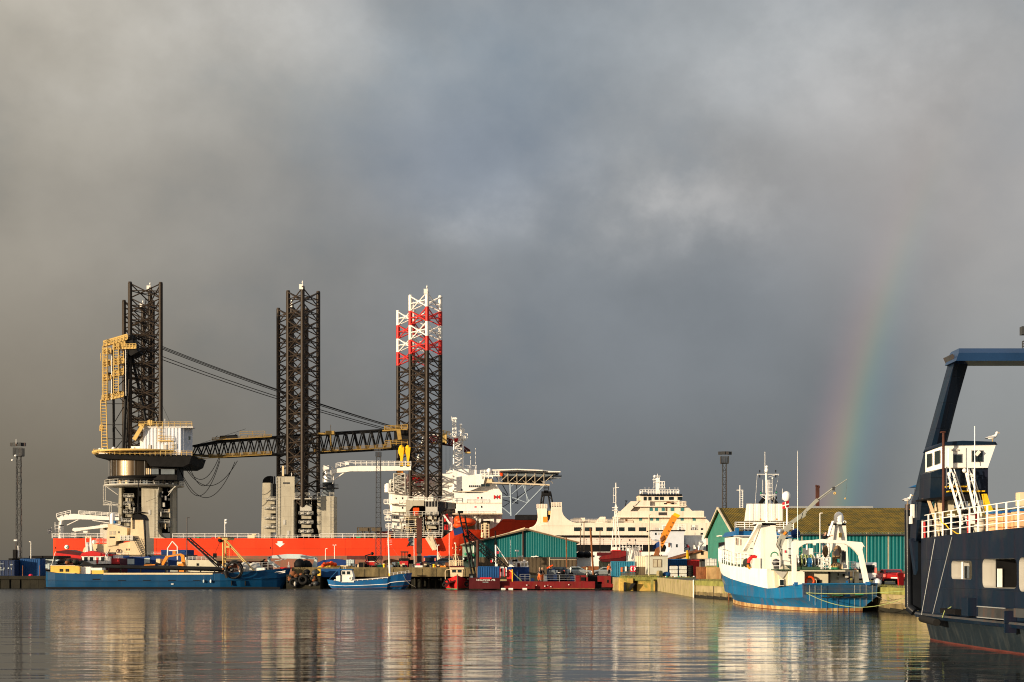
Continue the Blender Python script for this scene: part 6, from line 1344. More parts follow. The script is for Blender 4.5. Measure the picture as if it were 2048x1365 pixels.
# ------------------------------------------------------------------ red barge with its load
BD = 183.
bz = PZ(1163.5, BD)
rbg = thing('red_barge', 'long low red work barge with raised end blocks and thin rails', 'barge', (PX(1090, BD + 4), BD + 4, 0))
b = MB('barge_red').pb(965, 1163.5, 1190, 1178.5, BD, 7); b.use('dark_red').pb(938, 1156, 1000, 1178, BD - .9, 1.5); b.use('barge_red').pb(1003, 1172, 1070, 1178.4, BD - .5, .6); b.pb(1204, 1168, 1226, 1175, BD - .1, 6); b.use('black').pb(1190, 1164, 1204, 1178, BD + .6, 5); b.pb(1204, 1175, 1222, 1179, BD + .5, 5); b.use('rust').pb(1100, 1176.8, 1189, 1178.6, BD - .03, .02)  # darker red of the left end block stands in for shade
b.use('barge_red').pb(1151, 1151, 1172, 1163.5, BD + .6, 2.5); b.pb(1196, 1152, 1222, 1168, BD + .6, 3).pb(1170, 1155, 1176, 1163, BD + .6, 1); b.use('black').pb(1214, 1160, 1217.5, 1166, BD + .58, .1).pb(1162, 1155, 1170, 1162, BD + .55, .1).pb(1176, 1150, 1196, 1164, BD + 2, 2)
bh = b.build('hull', rbg)
text('NEGUNFOL 798', bh, (PX(971.5, BD - 1), BD - .93, PZ(1160.6, BD - 1)), .34, 'white_clean'); text('VALMAR', bh, (PX(971, BD - 1), BD - .93, PZ(1165, BD - 1)), .2, 'light_blue')
MB('red').pb(960, 1155.2, 983, 1158.6, BD - 1, .1).build('name_board', rbg)
b = MB('galv').rail([P(1088, 1163.5, BD + .1), P(1119, 1163.5, BD + .1), P(1150, 1163.5, BD + .1)], .85, 2, 1.7, .02, .035); b.rail([P(1040, 1163, BD + .1), P(1060, 1163, BD + .1)], .9, 2, .8, .02); b.build('railing', rbg)
container('dark blue container on the left end of the red barge', (PX(977.5, BD + 2.6), BD + 2.6, PZ(1157, BD + 2.6)), 2.75, 2.2, 1.55, 'cont_blue', 0, 'containers on the barge')
MB('dark_red').box(PX(958, BD + 3), PX(998, BD + 3), BD + 1.3, BD + 4, bz, PZ(1157.2, BD + 2.6)).build('support', rbg)
b = MB('red').pb(999.5, 1136, 1001, 1156, BD + 1, .2).pb(1008, 1137, 1010, 1154, BD + 1, .2); b.use('light_blue').pb(1001, 1134, 1008, 1153, BD + 1.3, 1); b.use('white').pb(1010, 1135, 1013.5, 1145, BD + 1.1, .8).pb(1010, 1147, 1013, 1152, BD + 1.1, .5); b.use('cont_red').pb(1013.5, 1140, 1026, 1163, BD + 1.4, 1.6); b.use('black').pb(1001, 1138, 1004, 1144, BD + 1.2, .1); b.build('control_cabinet', None, 'white and red control cabinets between the two blue boxes on the barge', 'cabinet', base=P(1012, 1163.5, BD + 1.5))
pb_ = thing('pusher_boat', 'navy pusher boat with small white wheelhouse behind the red barge', 'boat', (PX(1038, 192), 192, 0))
MB('flag_blue').prism([(1013, 1134.5), (1058.5, 1134.5), (1058.5, 1178), (1020, 1178)], 190.5, 4).build('hull', pb_)
b = MB('white').prism([(1016, 1134), (1019, 1130), (1022, 1122), (1024, 1118), (1036, 1119), (1037, 1123), (1056, 1123), (1057, 1134.5)], 190.8, 2); b.use('black').pb(1024.5, 1119, 1035, 1123.4, 190.7, .1); b.use('galv').pb(1017, 1121, 1021, 1129, 190.5, 1.4); ph = b.build('wheelhouse', pb_); win_row(ph, (1027, 1043, 1050), 1126, 1132, 4.2, 190.8, 'glass_warm'); MB('spud').pb(1034.5, 1126.5, 1040, 1134, 190.75, .1).build('door', ph)
b = MB('white_clean').ptube(1034, 1119, 1034, 1103, 191, .4).pb(1030, 1100.5, 1038, 1103.5, 190.9, .3).ptube(1021.5, 1120, 1020.5, 1080, 191, .25); b.use('light_blue').pb(1036, 1112, 1046, 1114, 191, .6); b.use('white').pb(1046, 1120, 1052, 1122, 191, .5).ptube(1048, 1121, 1048, 1115, 191, .4); b.build('mast', pb_)
t = thing('davit_crane', 'slim white derrick with a black topmast and braced stay on the barge', 'crane', (PX(990, BD + 4), BD + 4, bz))
b = MB('white').ptube(992.5, 1163, 991.5, 1090, 188, 1.7, 8).ptube(993, 1092, 1016, 1127, 188, .7); b.pb(990, 1128, 995, 1134, 187.8, .5); b.ptube(984, 1118, 991, 1125, 188, .9); b.use('black').ptube(991, 1090, 990.5, 1062, 188, 1.0, 7).pb(988.5, 1084, 994, 1090, 187.8, .4); b.use('flag_red').pb(981, 1121, 984.5, 1125.5, 187.8, .05); b.use('white').pb(984, 1121, 986, 1124, 187.8, .05); b.use('pink_red').torus(P(996, 1105.5, 187.7), .12, .05); b.build('boom', t)
t = thing('mobile_crane', 'black twin-legged crane with a blue board leaning over the red tug', 'crane', (PX(948, 190), 190, 0))
b = MB('crane_black'); b.ptube(946, 1160, 918, 1026, 188, 2.1, 8, None, 1.7); b.ptube(952, 1160, 929, 1030, 189, 2.1, 8, None, 1.7); b.pb(915, 1022, 926, 1027, 188, 1); b.ptube(925, 1072, 936, 1074, 188.5, 1.5)
for y in (1045, 1090, 1112, 1135): k = (1160 - y) / 134.; b.ptube(946 - 28 * k, y, 952 - 23 * k, y, 188.5, .9)
b.build('mast', t)
b = MB('crane_black'); b.lattice(P(932, 1066, 188.8), P(1010, 1140, 188.2), .9, .9, 22, .05, .03); b.ptube(930, 1062, 1008, 1142, 188.8, .8); b.ptube(938, 1062, 1018, 1132, 188.2, .5).ptube(928, 1058, 955, 1082, 188, .6); b.build('boom', t)
MB('flag_blue').prism([(906, 1059), (922, 1053.5), (927, 1066), (909, 1072)], 187.2, .1).build('board', t)
b = MB('black').pb(938, 1148, 962, 1164, 187, 2.5); b.use('grey_blue').pb(941, 1152, 946, 1160, 186.9, .3); b.use('white').pb(954, 1150, 956, 1153, 186.9, .2).pb(958, 1148, 959.5, 1152, 186.9, .2); b.build('base', t)
b = MB('bright_yellow').ptube(1024.8, 1166, 1024.8, 1139, BD + .2, 1.1, 8); b.build('post', None, 'bright yellow upright post at the middle of the red barge', 'post')
b = MB('mast_yellow').beam(P(1018, 1140, BD + .3), P(1027, 1147, BD + .3), .15, .12); b.use('rope').ptube(1027, 1147, 1044, 1163, BD + .3, .6); b.build('jib_arm', None, 'slanting yellow and green strut right of the yellow post', 'strut')
b = MB('net_dark')
for i in range(26): rs = random.Random(i + 90); b.use(rs.choice(['dark_steel', 'black', 'grey_blue', 'cont_deepblue', 'brown_wood'])).pb(*(lambda x, y: (x, y, x + rs.uniform(3, 8), 1163.4))(rs.uniform(1060, 1148), rs.uniform(1140, 1158)), BD + rs.uniform(2.5, 5), .8)
b.build('deck_equipment', rbg)
b = MB('cont_deepblue').prism([(1094, 1150), (1096, 1139), (1110, 1138), (1114, 1150), (1114, 1161), (1094, 1161)], BD + 1.6, 1.2); b.use('grey_blue').prism([(1096, 1148), (1098, 1140.5), (1109, 1140), (1112, 1148)], BD + 1.55, .05); b.build('machine_cab', rbg)
t = thing('truck', 'dark truck body with worn pale lettering behind the barge rails', 'truck', (PX(1122, 202), 202, GZ))
b = MB('cont_deepblue').pb(1106, 1135.5, 1152, 1150, 200, 3); tb_ = b.build('body', t); text('PANTHER', tb_, (PX(1129, 200), 199.97, PZ(1137.4, 200)), .30, 'cream')
for x in (1112, 1142): MB('tyre').lathe((PX(x, 200), 200.1, GZ + .4), [(.15, -.1), (.4, -.1), (.4, .15), (.15, .15)], 14, 'y').build('wheel', t)
car('silver car parked broadside between the truck and the leaning pole', (PX(1158, 196), 196, GZ), R(0), 'car_silver', 3.6, 1.65, 1.35, group='cars behind the red barge')
car('pale car parked beside the person in orange', (PX(1206, 190), 190.5, GZ), R(180), 'car_silver', 2.9, 1.6, 1.3, group='cars behind the red barge')
car('dark red car with glowing tail light behind the barge rails', (PX(1120, 196), 195, GZ), R(80), 'car_dark', 3.4, 1.7, 1.3, group='cars behind the red barge')
MB('orange_red').beam(P(1093.5, 1137, BD + 2.2), P(1105.5, 1130.5, BD + 2.2), .18, .16).build('barrier', None, 'short pink-orange boom slanting up behind the barge', 'barrier')
for i, x in enumerate((1006.5, 1021.5, 1049.5)):
    MB('foam').tube(P(x - 4.5, 1178.5, BD - 1.1), P(x + 4.5, 1178.5, BD - 1.1), .14, 10).build('fender', None, ['leftmost', 'middle', 'rightmost'][i] + ' of three pale floating fenders beside the red barge', 'fender', 'pale fenders along the red barge')
for i, (x, m_) in enumerate(((1141.5, 'trawler_white'), (1174, 'cream'))):
    MB(m_).ball(P(x, 1138, 192), .14, 1.5, 10).tube(P(x, 1140, 192), P(x, 1158, 192), .03, 5).build('marker_buoy', None, ['round white marker on a stick beside the truck', 'long cream marker on a stick right of the silver car'][i], 'marker')
b = MB('foam'); rs = random.Random(77)
for x0, y0 in ((1054, 1171), (1058, 1173), (1073, 1171), (1090, 1173), (1096, 1171), (1102, 1174), (1045, 1174), (1138, 1170)): b.ball(P(x0, y0, BD - .12), rs.uniform(.05, .12), 1, 6)
b.build('rope_bundle', rbg)
J1 = dict(STAND); J1.update(ell=(-.27, -.05, 1.14), hal=(-.18, -.24, 1.0), elr=(.24, -.12, 1.14), har=(.12, -.30, 1.08), knl=(-.16, -.10, .50), anl=(-.20, .05, .09), tol=(-.22, -.10, .05))
person('worker in black jacket and orange trousers facing left on the barge', (PX(1079, BD + .5), BD + .5, bz), R(-40), J1, 'cloth_black', 'cloth_orange', 'workers on the red barge', hat='cream')
person('worker in dark jacket and orange legs standing nearest the machine cab', (PX(1084.5, BD + 1.0), BD + 1.0, bz), R(35), STAND, 'cloth_black', 'cloth_orange', 'workers on the red barge', hat='cream')
person('person in orange vest standing beside the cyan container', (PX(1218, 184), 184, GZ), R(20), STAND, 'cloth_orange', 'cloth_black')

b = MB('net_dark'); rs = random.Random(61)
for i in range(90):
    x = rs.uniform(690, 915); h = rs.uniform(.2, .8); X_ = PX(x, 204); Y_ = rs.uniform(199, 209)
    b.use(rs.choice(['net_dark', 'black', 'dark_steel', 'rust', 'brown_wood', 'grey_blue', 'spud', 'cream', 'green'])).box(X_, X_ + rs.uniform(.2, .9), Y_, Y_ + .5, CQ, CQ + h)
b.build('clutter', None, 'low clutter of boxes, drums and scrap along the middle quay', 'clutter', kind='stuff')
for i, x in enumerate((712, 768, 826, 868)):
    MB('bright_yellow' if i % 2 else 'dark_steel').lathe((PX(x, 196.3), 196.5, CQ), [(.16, 0), (.13, .25), (.2, .32), (.2, .4), (.1, .45)], 12).build('bollard', None, ['dark bollard on the middle quay edge above the blue cutter stern', 'yellow bollard on the quay edge left of the cutter mast', 'dark bollard on the quay edge below the flagpole', 'yellow bollard on the quay edge under the gangways'][i], 'bollard', 'bollards on the middle quay')
# ------------------------------------------------------------------ jetty yard
container('cyan blue container with dark interior at the left of the jetty', (PX(1244, 188), 187, GZ), 3.0, 2.3, 2.05, 'cont_cyan', R(0), 'containers on the jetty yard')
container('blue container right of the pale grey cabin', (PX(1352, 188), 190, GZ), 3.1, 2.3, 2.35, 'cont_blue', R(0), 'containers on the jetty yard')
container('bright red container beside the stacked tyres', (PX(1384, 188), 190.4, GZ), 2.3, 2.3, 2.25, 'cont_red', R(0), 'containers on the jetty yard')
t = thing('office_cabin', 'pale grey office cabin with a two-pane window on the jetty yard', 'cabin', (PX(1316, 184), 185, GZ))
b = MB('cabin_grey').pb(1295, 1112.5, 1335.5, 1149, 183, 3); b.use('eave').pb(1294.4, 1111.6, 1336.2, 1113, 182.9, 3.2); b.use('timber_moss').pb(1295, 1149, 1335, 1156, 183.3, 2.4); cb = b.build('wall', t)
b = MB('eave').pb(1306, 1119, 1323.6, 1135, 182.94, .08); b.build('window_frame', t); b = MB('glass_warm').pb(1307, 1120, 1314, 1134, 182.9, .08).pb(1315.6, 1120, 1322.6, 1134, 182.9, .08); b.build('window', t)
t = thing('office_cabin', 'cream ribbed cabin half hidden left of the pale grey cabin', 'cabin', (PX(1284, 187), 187, GZ)); b = MB('cabin_cream'); b.corr((PX(1273, 186), 186), (PX(1296, 186), 186), PZ(1134, 186), PZ(1113, 186), .22, .04); b.pb(1273.5, 1112.4, 1296, 1133, 186.1, 2.5); b.use('brown_wood').pb(1258, 1134, 1296, 1152, 186, 2.6); b.build('wall', t)
t = thing('slat_fence', 'brown slatted timber screen below the life ring board', 'fence', (PX(1258, 183), 183, GZ))
b = MB('brown_wood')
for i in range(7): b.pb(1242, 1135 + i * 2.8, 1278, 1136.7 + i * 2.8, 182.4, .06)
for x in (1243, 1259, 1276): b.pb(x, 1134, x + 1, 1155, 182.5, .1)
b.build('slats', t)
b = MB('cloth_orange').pb(1241.5, 1135.4, 1245, 1144, 182.2, .1); b.build('notice', None, 'narrow orange notice on the slatted screen', 'notice'); MB('white').pb(1250, 1133.6, 1253.2, 1143, 182.2, .1).build('notice', None, 'narrow white notice on the slatted screen', 'notice')
t = thing('life_ring_board', 'pink-red rounded board holding a white life ring on the jetty', 'life ring', (PX(1266.5, 182), 182, GZ))
MB('pink_red').pb(1261, 1132, 1272, 1144, 181.9, .12).build('board', t, bevel=.05); b = MB('white_clean').torus(P(1266.5, 1138, 181.84), .26, .07, (0, 1, 0), 20, 8, -60, 60); b.torus(P(1266.5, 1138, 181.84), .26, .07, (0, 1, 0), 20, 8, 120, 240); b.build('life_ring', t); MB('brown_wood').pb(1265.5, 1144, 1267.5, 1156, 181.95, .1).build('post', t)
lamp_post(1298, 180, 1030, 1158, 'tall pale lamp pole rising in front of the grey cabin', 'eave_light', (1, 0), r=.07)
b = MB('concrete').lathe((PX(1320, 181), 181.5, GZ), [(.34, 0), (.42, .1), (.38, .3), (.42, .5), (.36, .8), (.2, .86)], 16); b.build('bollard_drum', None, 'pale ribbed drum before the grey cabin window', 'drum')
MB('cont_blue').ball((PX(1334, 181.5), 182, GZ + .35), .5, .75, 12, 1.2).build('tarpaulin', None, 'blue tarpaulin bundle at the foot of the grey cabin', 'tarpaulin')
lab = ['bottom crate of the left white crate stack', 'second crate up in the left white crate stack', 'top crate of the left white crate stack', 'bottom crate of the right white crate stack', 'second crate up in the right white crate stack', 'top crate of the right white crate stack']
for k, px_ in enumerate((1347.5, 1365.5)):
    for i in range(3):
        z = GZ + i * .5; b = MB('ibc_white'); x = PX(px_, 182)
        for j in range(8): b.box(x - .46 + j * .118, x - .37 + j * .118, 181.7, 182.7, z + .06, z + .40)
        b.box(x - .46, x + .46, 181.73, 182.67, z + .0, z + .08); b.use('black').box(x - .44, x + .44, 181.76, 182.64, z + .08, z + .36); b.use('ibc_white').box(x - .47, x + .47, 181.69, 182.71, z + .36, z + .41); b.use('brown_wood').box(x - .4, x + .4, 181.8, 182.6, z + .41, z + .495); b.build('crate', None, lab[k * 3 + i], 'crate', 'white slatted crates stacked on the jetty yard')
for i in range(6):
    MB('tyre').torus((PX(1380.5, 182), 182.2, GZ + .13 + i * .25), .3, .13, (0, 0, 1), 20, 8).build('tyre', None, ['lowest', 'second from the bottom', 'third from the bottom', 'fourth from the bottom', 'second from the top', 'topmost'][i] + ' tyre of the stack beside the red container', 'tyre', 'stacked tyres by the red container')
b = MB('concrete'); rs = random.Random(31)
for i in range(60):
    x = rs.uniform(1240, 1400); b.use(rs.choice(['concrete', 'green', 'rust', 'timber_moss', 'white', 'house_yellow', 'dark_steel'])).ball((PX(x, 180.5), rs.uniform(179.5, 181.4), GZ + .08), rs.uniform(.05, .16), .8, 6)
b.build('rubble', None, 'small rubble and gear scattered along the jetty edge', 'rubble', kind='stuff')
# concrete block with rusty side and white caged tank on top
KX = 150.
b = MB('rust').box(PX(1400, 158), PX(1412, 158), 158, 161.5, GZ, PZ(1134, 158)); b.use('rust_block').box(PX(1412.2, 158), PX(1442, 158), 157.6, 161.5, GZ, PZ(1135, 158)); b.build('concrete_block', None, 'large rust-stained concrete block behind the trawler bow', 'block', bevel=.05)
ibc('white caged tank on top of the rust-stained block', (PX(1422, 159), 159, PZ(1135, 158)), 'ibc_white', 1.1, .95)
t = thing('boathouse', 'low boathouse with white gable and red-edged roof before the white ship', 'building', (PX(1400, 200), 200, GZ))
b = MB('cream').prism([(1345, 1118), (1405, 1101.5), (1446, 1114), (1446, 1118)], 198, 8); b.use('cabin_grey').pb(1350, 1118.4, 1446, 1156, 198.6, 8); b.use('dark_steel').pb(1403, 1120, 1412, 1142, 198.4, .3).pb(1366, 1118.5, 1400, 1119.6, 198, .6); b.use('black').pb(1402, 1104, 1406, 1110, 197.9, .1); b.build('wall', t)
b = MB('rust').prism([(1340, 1118.6), (1404, 1100), (1405, 1102), (1346, 1119.5)], 197.6, 9); b.use('eave_light').prism([(1404, 1100), (1447, 1113), (1447, 1115), (1405, 1102)], 197.6, 9); b.use('dark_steel').pb(1346, 1119, 1404, 1121, 197.7, 1); b.build('roof', t)
MB('bright_yellow').prism([(1373, 1101), (1376, 1101), (1379, 1118), (1373, 1118)], 197.3, .3).build('ladder_sling', None, 'yellow sling hanging over the boathouse roof', 'sling')
# red workboat with lattice mast
RW = 206.
wb = thing('workboat', 'red and white workboat with tall white tripod mast, dark red bow at left', 'boat', (PX(1245, RW + 2), RW + 2, GZ))
b = MB('barge_red').prism([(1225, 1102), (1252, 1102), (1252, 1112), (1240, 1116), (1206, 1119), (1200, 1118), (1206, 1112), (1224, 1109)], RW, 4); b.use('dark_red').pb(1196, 1105, 1224, 1112, RW + 1, 3); b.prism([(1200, 1117), (1252, 1112), (1250, 1124), (1222, 1124), (1204, 1124)], RW + .1, 3.8); b.use('net_dark').prism([(1200, 1122), (1252, 1122), (1252, 1140), (1200, 1140)], RW + .6, 3); b.build('hull', wb)
b = MB('white').prism([(1253, 1097), (1282, 1097), (1283, 1114), (1296, 1122), (1252, 1122)], RW + .4, 3); b.pb(1225, 1095, 1240, 1102, RW + .5, 2); b.use('red').pb(1224, 1100.5, 1242, 1102.4, RW - .2, 3); b.pb(1279, 1102, 1283, 1104, RW + .3, .1); wb_h = b.build('wheelhouse', wb)
win_row(wb_h, (1240, 1247, 1256, 1270.5), 1094, 1100, 5.2, RW + .6, 'glass', 'white_clean')
b = MB('white').rail([P(1226, 1101, RW), P(1285, 1101, RW)], .9, 1, .5, .035); b.ptube(1222.5, 1102, 1231, 1010, RW + .5, .9, 7).ptube(1241, 1102, 1232.5, 1010, RW + .5, .9, 7).ptube(1232, 1098, 1232, 1010, RW + 2.5, .8, 7)
for y in (1030, 1050, 1070): k = (1102 - y) / 92.; b.ptube(1222.5 + 8.5 * k, y, 1241 - 8.5 * k, y, RW + .5, .5).ptube(1222.5 + 8.5 * k, y, 1241 - 6.5 * k, y - 16, RW + .5, .4)
b.ptube(1232, 1012, 1232, 966, RW + .6, 1.0, 7); b.ptube(1227.5, 1006, 1227.5, 976, RW + .6, .4); b.pb(1225, 1015, 1236, 1016.5, RW + .2, .8).pb(1225, 1020, 1236, 1021.5, RW + .2, .8)
for y in (976, 991, 1005): b.pb(1226, y, 1232, y + .8, RW + .5, .15)
b.pb(1231, 975, 1238, 976, RW + .5, .2); b.build('mast', wb)
b = MB('white').ptube(1257, 1118, 1262, 1098, RW, 1.3, 8).ptube(1262, 1098, 1268, 1100, RW, 1.0).ptube(1268, 1100, 1272, 1118, RW, .7); b.torus(P(1278, 1097, RW + .2), .22, .06); b.build('crane', wb)
# orange crane arm, blue flag
t = thing('mobile_crane', 'orange telescopic crane arm with yellow tip rising behind the grey cabin', 'crane', (PX(1318, 205), 205, GZ))
b = MB('orange').prism([(1308, 1112), (1316, 1112), (1356, 1034), (1345, 1030), (1326, 1064), (1320, 1080), (1312, 1100)], 204, .9); b.use('rust').prism([(1308, 1112), (1313, 1094), (1321, 1092), (1318, 1112)], 203.8, .3).prism([(1320, 1078), (1327, 1071), (1329, 1078), (1322, 1084)], 203.8, .2)
for i in range(8): b.use('rust').ball(P(1345 - i * 4.3, 1046 + i * 8.2, 203.9), .1, 1, 6)
b.build('arm', t); b = MB('bright_yellow').prism([(1346, 1031), (1350, 1026), (1361, 1031), (1357, 1036)], 203.8, 1.1); b.build('arm_head', t); MB('dark_steel').pb(1304, 1110, 1324, 1156, 205, 2).build('base', t)
t = thing('flagpole', 'leaning white flagpole with a drooping blue flag before the orange crane', 'flagpole', (PX(1320, 200), 200, GZ)); MB('trawler_white').ptube(1322, 1152, 1320, 1079, 200, .8, 7).build('pole', t)
MB('flag_blue').add([P(1319, 1083, 200), P(1319.6, 1093, 200), P(1312, 1097, 200.2), P(1304.5, 1100, 200), P(1306, 1093, 199.8), P(1312, 1086, 200.2)], [(0, 1, 2, 5), (5, 2, 3, 4)]).build('flag', t)
# ------------------------------------------------------------------ mossy-roofed warehouse
mw = thing('warehouse', 'long teal warehouse with mossy brown roof behind the blue trawler', 'warehouse', (40, 176, GZ))
X0, X1, Yn, Yf = 25.9, 66., 165., 188.; Ym = 176.5; ze = PZ(1066, 165); zr_ = PZ(1016.5, 176.5)
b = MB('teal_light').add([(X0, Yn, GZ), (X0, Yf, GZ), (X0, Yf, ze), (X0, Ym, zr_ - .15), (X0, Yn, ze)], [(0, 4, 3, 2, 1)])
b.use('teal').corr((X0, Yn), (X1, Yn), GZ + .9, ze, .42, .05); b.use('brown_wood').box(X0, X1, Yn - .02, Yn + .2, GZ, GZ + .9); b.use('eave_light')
for i in range(16): b.box(X0 + .2 + i * 2.5, X0 + .28 + i * 2.5, Yn - .07, Yn, GZ + .9, ze)
b.build('wall', mw)
b = MB('moss_roof'); dn = (ze - .1); b.add([(X0 - .35, Yn - .5, dn - .1), (X1, Yn - .5, dn - .1), (X1, Ym, zr_), (X0 - .35, Ym, zr_), (X0 - .35, Yf + .5, dn - .1), (X1, Yf + .5, dn - .1)], [(0, 1, 2, 3), (3, 2, 5, 4)])
b.use('eave_light'); b.beam((X0 - .38, Yn - .5, dn - .05), (X0 - .38, Ym, zr_ + .03), .16, .22).beam((X0 - .38, Ym, zr_ + .03), (X0 - .38, Yf + .5, dn - .05), .16, .22); b.use('galv').beam((PX(1571, Ym), Ym, zr_ + .1), (PX(1745, Ym), Ym, zr_ + .1), .5, .25); b.use('dark_steel').tube((X0 - .35, Yn - .55, dn - .15), (X1, Yn - .55, dn - .15), .09, 8); b.build('roof', mw)
def gx(px_): return X0 * F / (px_ - 1024)
b = MB('black').box(X0 - .04, X0 + .1, gx(1450), gx(1437.5), GZ, PZ(1085, gx(1444))); b.build('door', mw); MB('trawler_white').box(X0 - .3, X0, gx(1444), gx(1438), PZ(1073.5, gx(1441)), PZ(1071.5, gx(1441))).build('lamp', mw)
t = thing('rusty_pile', 'dark brown square pile showing above the mossy roof ridge', 'pile', (PX(1635, 200), 200, GZ)); b = MB('spud').pb(1632.5, 971, 1639, 1060, 200, .5); b.pb(1631.5, 970, 1633.5, 974, 199.9, .3).pb(1637.5, 973, 1640, 976, 199.9, .3).box(PX(1632.5, 200), PX(1639, 200), 200, 200.5, GZ, 9); b.build('pile', t)
lamp_post(1640, 150, 1027, 1152, 'thin white lamp post crossing the mossy roof right of the trawler crane', 'trawler_white', (1, 0), r=.05)
# ------------------------------------------------------------------ the blue trawler
tr = thing('trawler', 'blue and white stern trawler moored at the quay with white arch gallows', 'trawler', (21, 108, 0))
A = Vector((22.75, 98.6)); B = Vector((18.55, 121.5)); U = (B - A).normalized(); LEN = (B - A).length; LT = Vector((-U.y, U.x)) * -1   # LT points to starboard
if LT.x < 0: LT = -LT
def at(t_, s_, z): p = A + U * (t_ * LEN) + LT * s_; return (p.x, p.y, z)
ts = [0, .02, .08, .16, .24, .34, .46, .58, .70, .80, .88, .94, .98, 1.0]
def tl(h0, fn, z, rake=0.):
    """one level: half width profile * h0, z per station, bow rake"""
    pt = [at(t_ * (1 + rake / LEN) , -fn(t_) * h0, z(t_)) for t_ in ts]; sb = [at(t_ * (1 + rake / LEN), fn(t_) * h0, z(t_)) for t_ in ts]
    return pt + sb[::-1]
full = lambda t_: (.87 + .13 * min(1, t_ / .3)) if t_ < .5 else max(.02, 1 - ((t_ - .5) / .5) ** 2.3)
fine = lambda t_: (.55 + .37 * min(1, t_ / .25)) if t_ < .35 else max(.015, .92 * (1 - ((t_ - .35) / .65) ** 1.7))
fine0 = lambda t_: fine(t_) * .94
def sheer(t_): return 1.92 - .42 * min(1, t_ / .22) if t_ < .22 else 1.5 + 1.6 * ((t_ - .22) / .78) ** 1.15
def lvk(k): return lambda t_: .95 + (sheer(t_) - .95) * k
def chine(t_): return .98 - .22 * min(1, t_ / .2) + .6 * max(0, t_ - .2) ** 1.2
def cw(t_): k_ = min(1, t_ / .3); return full(t_) * (1 - .35 * k_) * .985 + fine(t_) * .35 * k_
b = MB('trawler_blue').loft([tl(3.0, fine0, lambda t_: -.5, -1.8), tl(3.0, fine, lambda t_: .03, -1.2), tl(3.0, fine, lambda t_: .035, -1.2), tl(3.02, fine, lambda t_: .25 + .1 * t_, -1.1), tl(3.02, fine, lambda t_: .255 + .1 * t_, -1.1), tl(3.08, cw, chine, -.6), tl(3.12, full, lambda t_: chine(t_) + .02, -.58), tl(3.15, full, lambda t_: chine(t_) * .45 + sheer(t_) * .55, -.2), tl(3.2, full, sheer, .35)],
    ['antifoul', 'boot_yellow', 'boot_yellow', 'trawler_blue', 'trawler_blue', 'trawler_blue', 'trawler_blue', 'trawler_blue'])
ring = tl(3.1, full, lambda t_: sheer(t_) - .75, .2); b.use('deck_green').add(ring, [tuple(range(len(ring)))])
ins = tl(3.08, full, sheer, .3); n_ = len(ins); b.use('grey_blue').add(ins + tl(3.08, full, lambda t_: sheer(t_) - .75, .2), [(i, i + 1, i + 1 + n_, i + n_) for i in range(n_ - 1)] + [(n_ - 1, 0, n_, 2 * n_ - 1)])
hull_t = b.build('hull', tr)
b = MB('galv'); 
for i, (s_, zlo) in enumerate(((-2.35, .75), (-1.95, .45), (-1.5, .2), (-1.1, .05), (-.7, .0), (-.3, .0), (.1, .0), (.5, .0), (.95, .05), (1.35, .1), (1.8, .4), (2.25, .7))):
    p = at(-.012, s_, zlo); q = at(-.012, s_, 1.84 if not 3 <= i <= 7 else 1.05); b.use('boat_blue' if 3 <= i <= 7 else 'crane_grey').tube(p, q, .015, 5)
b.use('trawler_blue').tube(at(0, -2.78, 1.92), at(0, 2.78, 1.92), .06, 8); b.build('transom_rib', hull_t)
b = MB('net_dark').ball(at(-.02, -.5, 1.15), .25, .6, 10, 2.6).ball(at(-.02, 1.0, 1.15), .2, .6, 10, 2.4); b.use('dark_steel').tube(at(-.02, -1.3, 1.28), at(-.02, 1.7, 1.28), .035, 6); b.use('green').tube(at(-.03, -.9, 1.15), at(-.03, -.1, 1.15), .03, 5).tube(at(-.03, .8, 1.18), at(-.03, 1.4, 1.18), .03, 5); b.use('net_dark').tube(at(-.02, -1.5, 1.0), at(-.02, 1.8, 1.0), .05, 6); b.build('net_rack', hull_t)
# white forecastle above the blue
fts = [.24, .255, .30, .38, .46, .58, .70, .80, .88, .94, .98, 1.0]
def ftop(t_): return 2.95 + .95 * ((t_ - .24) / .76) ** 1.6
def fl(z, w_, rake): return [at(t_ * (1 + rake / LEN), -full(t_) * w_, z(t_)) for t_ in fts] + [at(t_ * (1 + rake / LEN), full(t_) * w_, z(t_)) for t_ in fts[::-1]]
lo_ = fl(sheer, 3.22, .37); mid = fl(lambda t_: (sheer(t_) + ftop(t_)) / 2, 3.24, .8); up_ = fl(ftop, 3.22, 1.1)
b = MB('trawler_white').loft([lo_, mid, up_], ['trawler_white', 'trawler_white']); b.use('deck_green').add([(x, y, z - .05) for x, y, z in up_], [tuple(range(len(up_)))])
b.use('black').ball(at(.90, -1.6, 3.2), .09, 1, 8); b.build('forecastle', tr)
# foredeck rails
b = MB('white_clean'); port = [at(t_ * (1 + 1.1 / LEN), -full(t_) * 3.18, ftop(t_)) for t_ in (.40, .5, .6, .7, .8, .88, .94, .985, 1.0)]
b.rail(port, 1.05, 2, .75, .028, .045); b.rail([at(t_, full(t_) * 3.1, ftop(t_)) for t_ in (.40, .6, .8, .94)], 1.05, 2, 1., .028); b.build('bow_rail', tr)
b = MB('white_clean').ptube(1463.5, 1125, 1463.5, 1094, 118.5, .9, 7); b.ball(P(1459, 1097, 118.5), .14); b.ptube(1459, 1125, 1459, 1099, 118.5, .5).pb(1466, 1108, 1470, 1130, 117.5, .5).pb(1470, 1106, 1487, 1132, 117.8, 1.2); b.use('cream').ptube(1468, 1101, 1486, 1098, 117.5, 2.2, 8); b.build('bow_winch', tr)
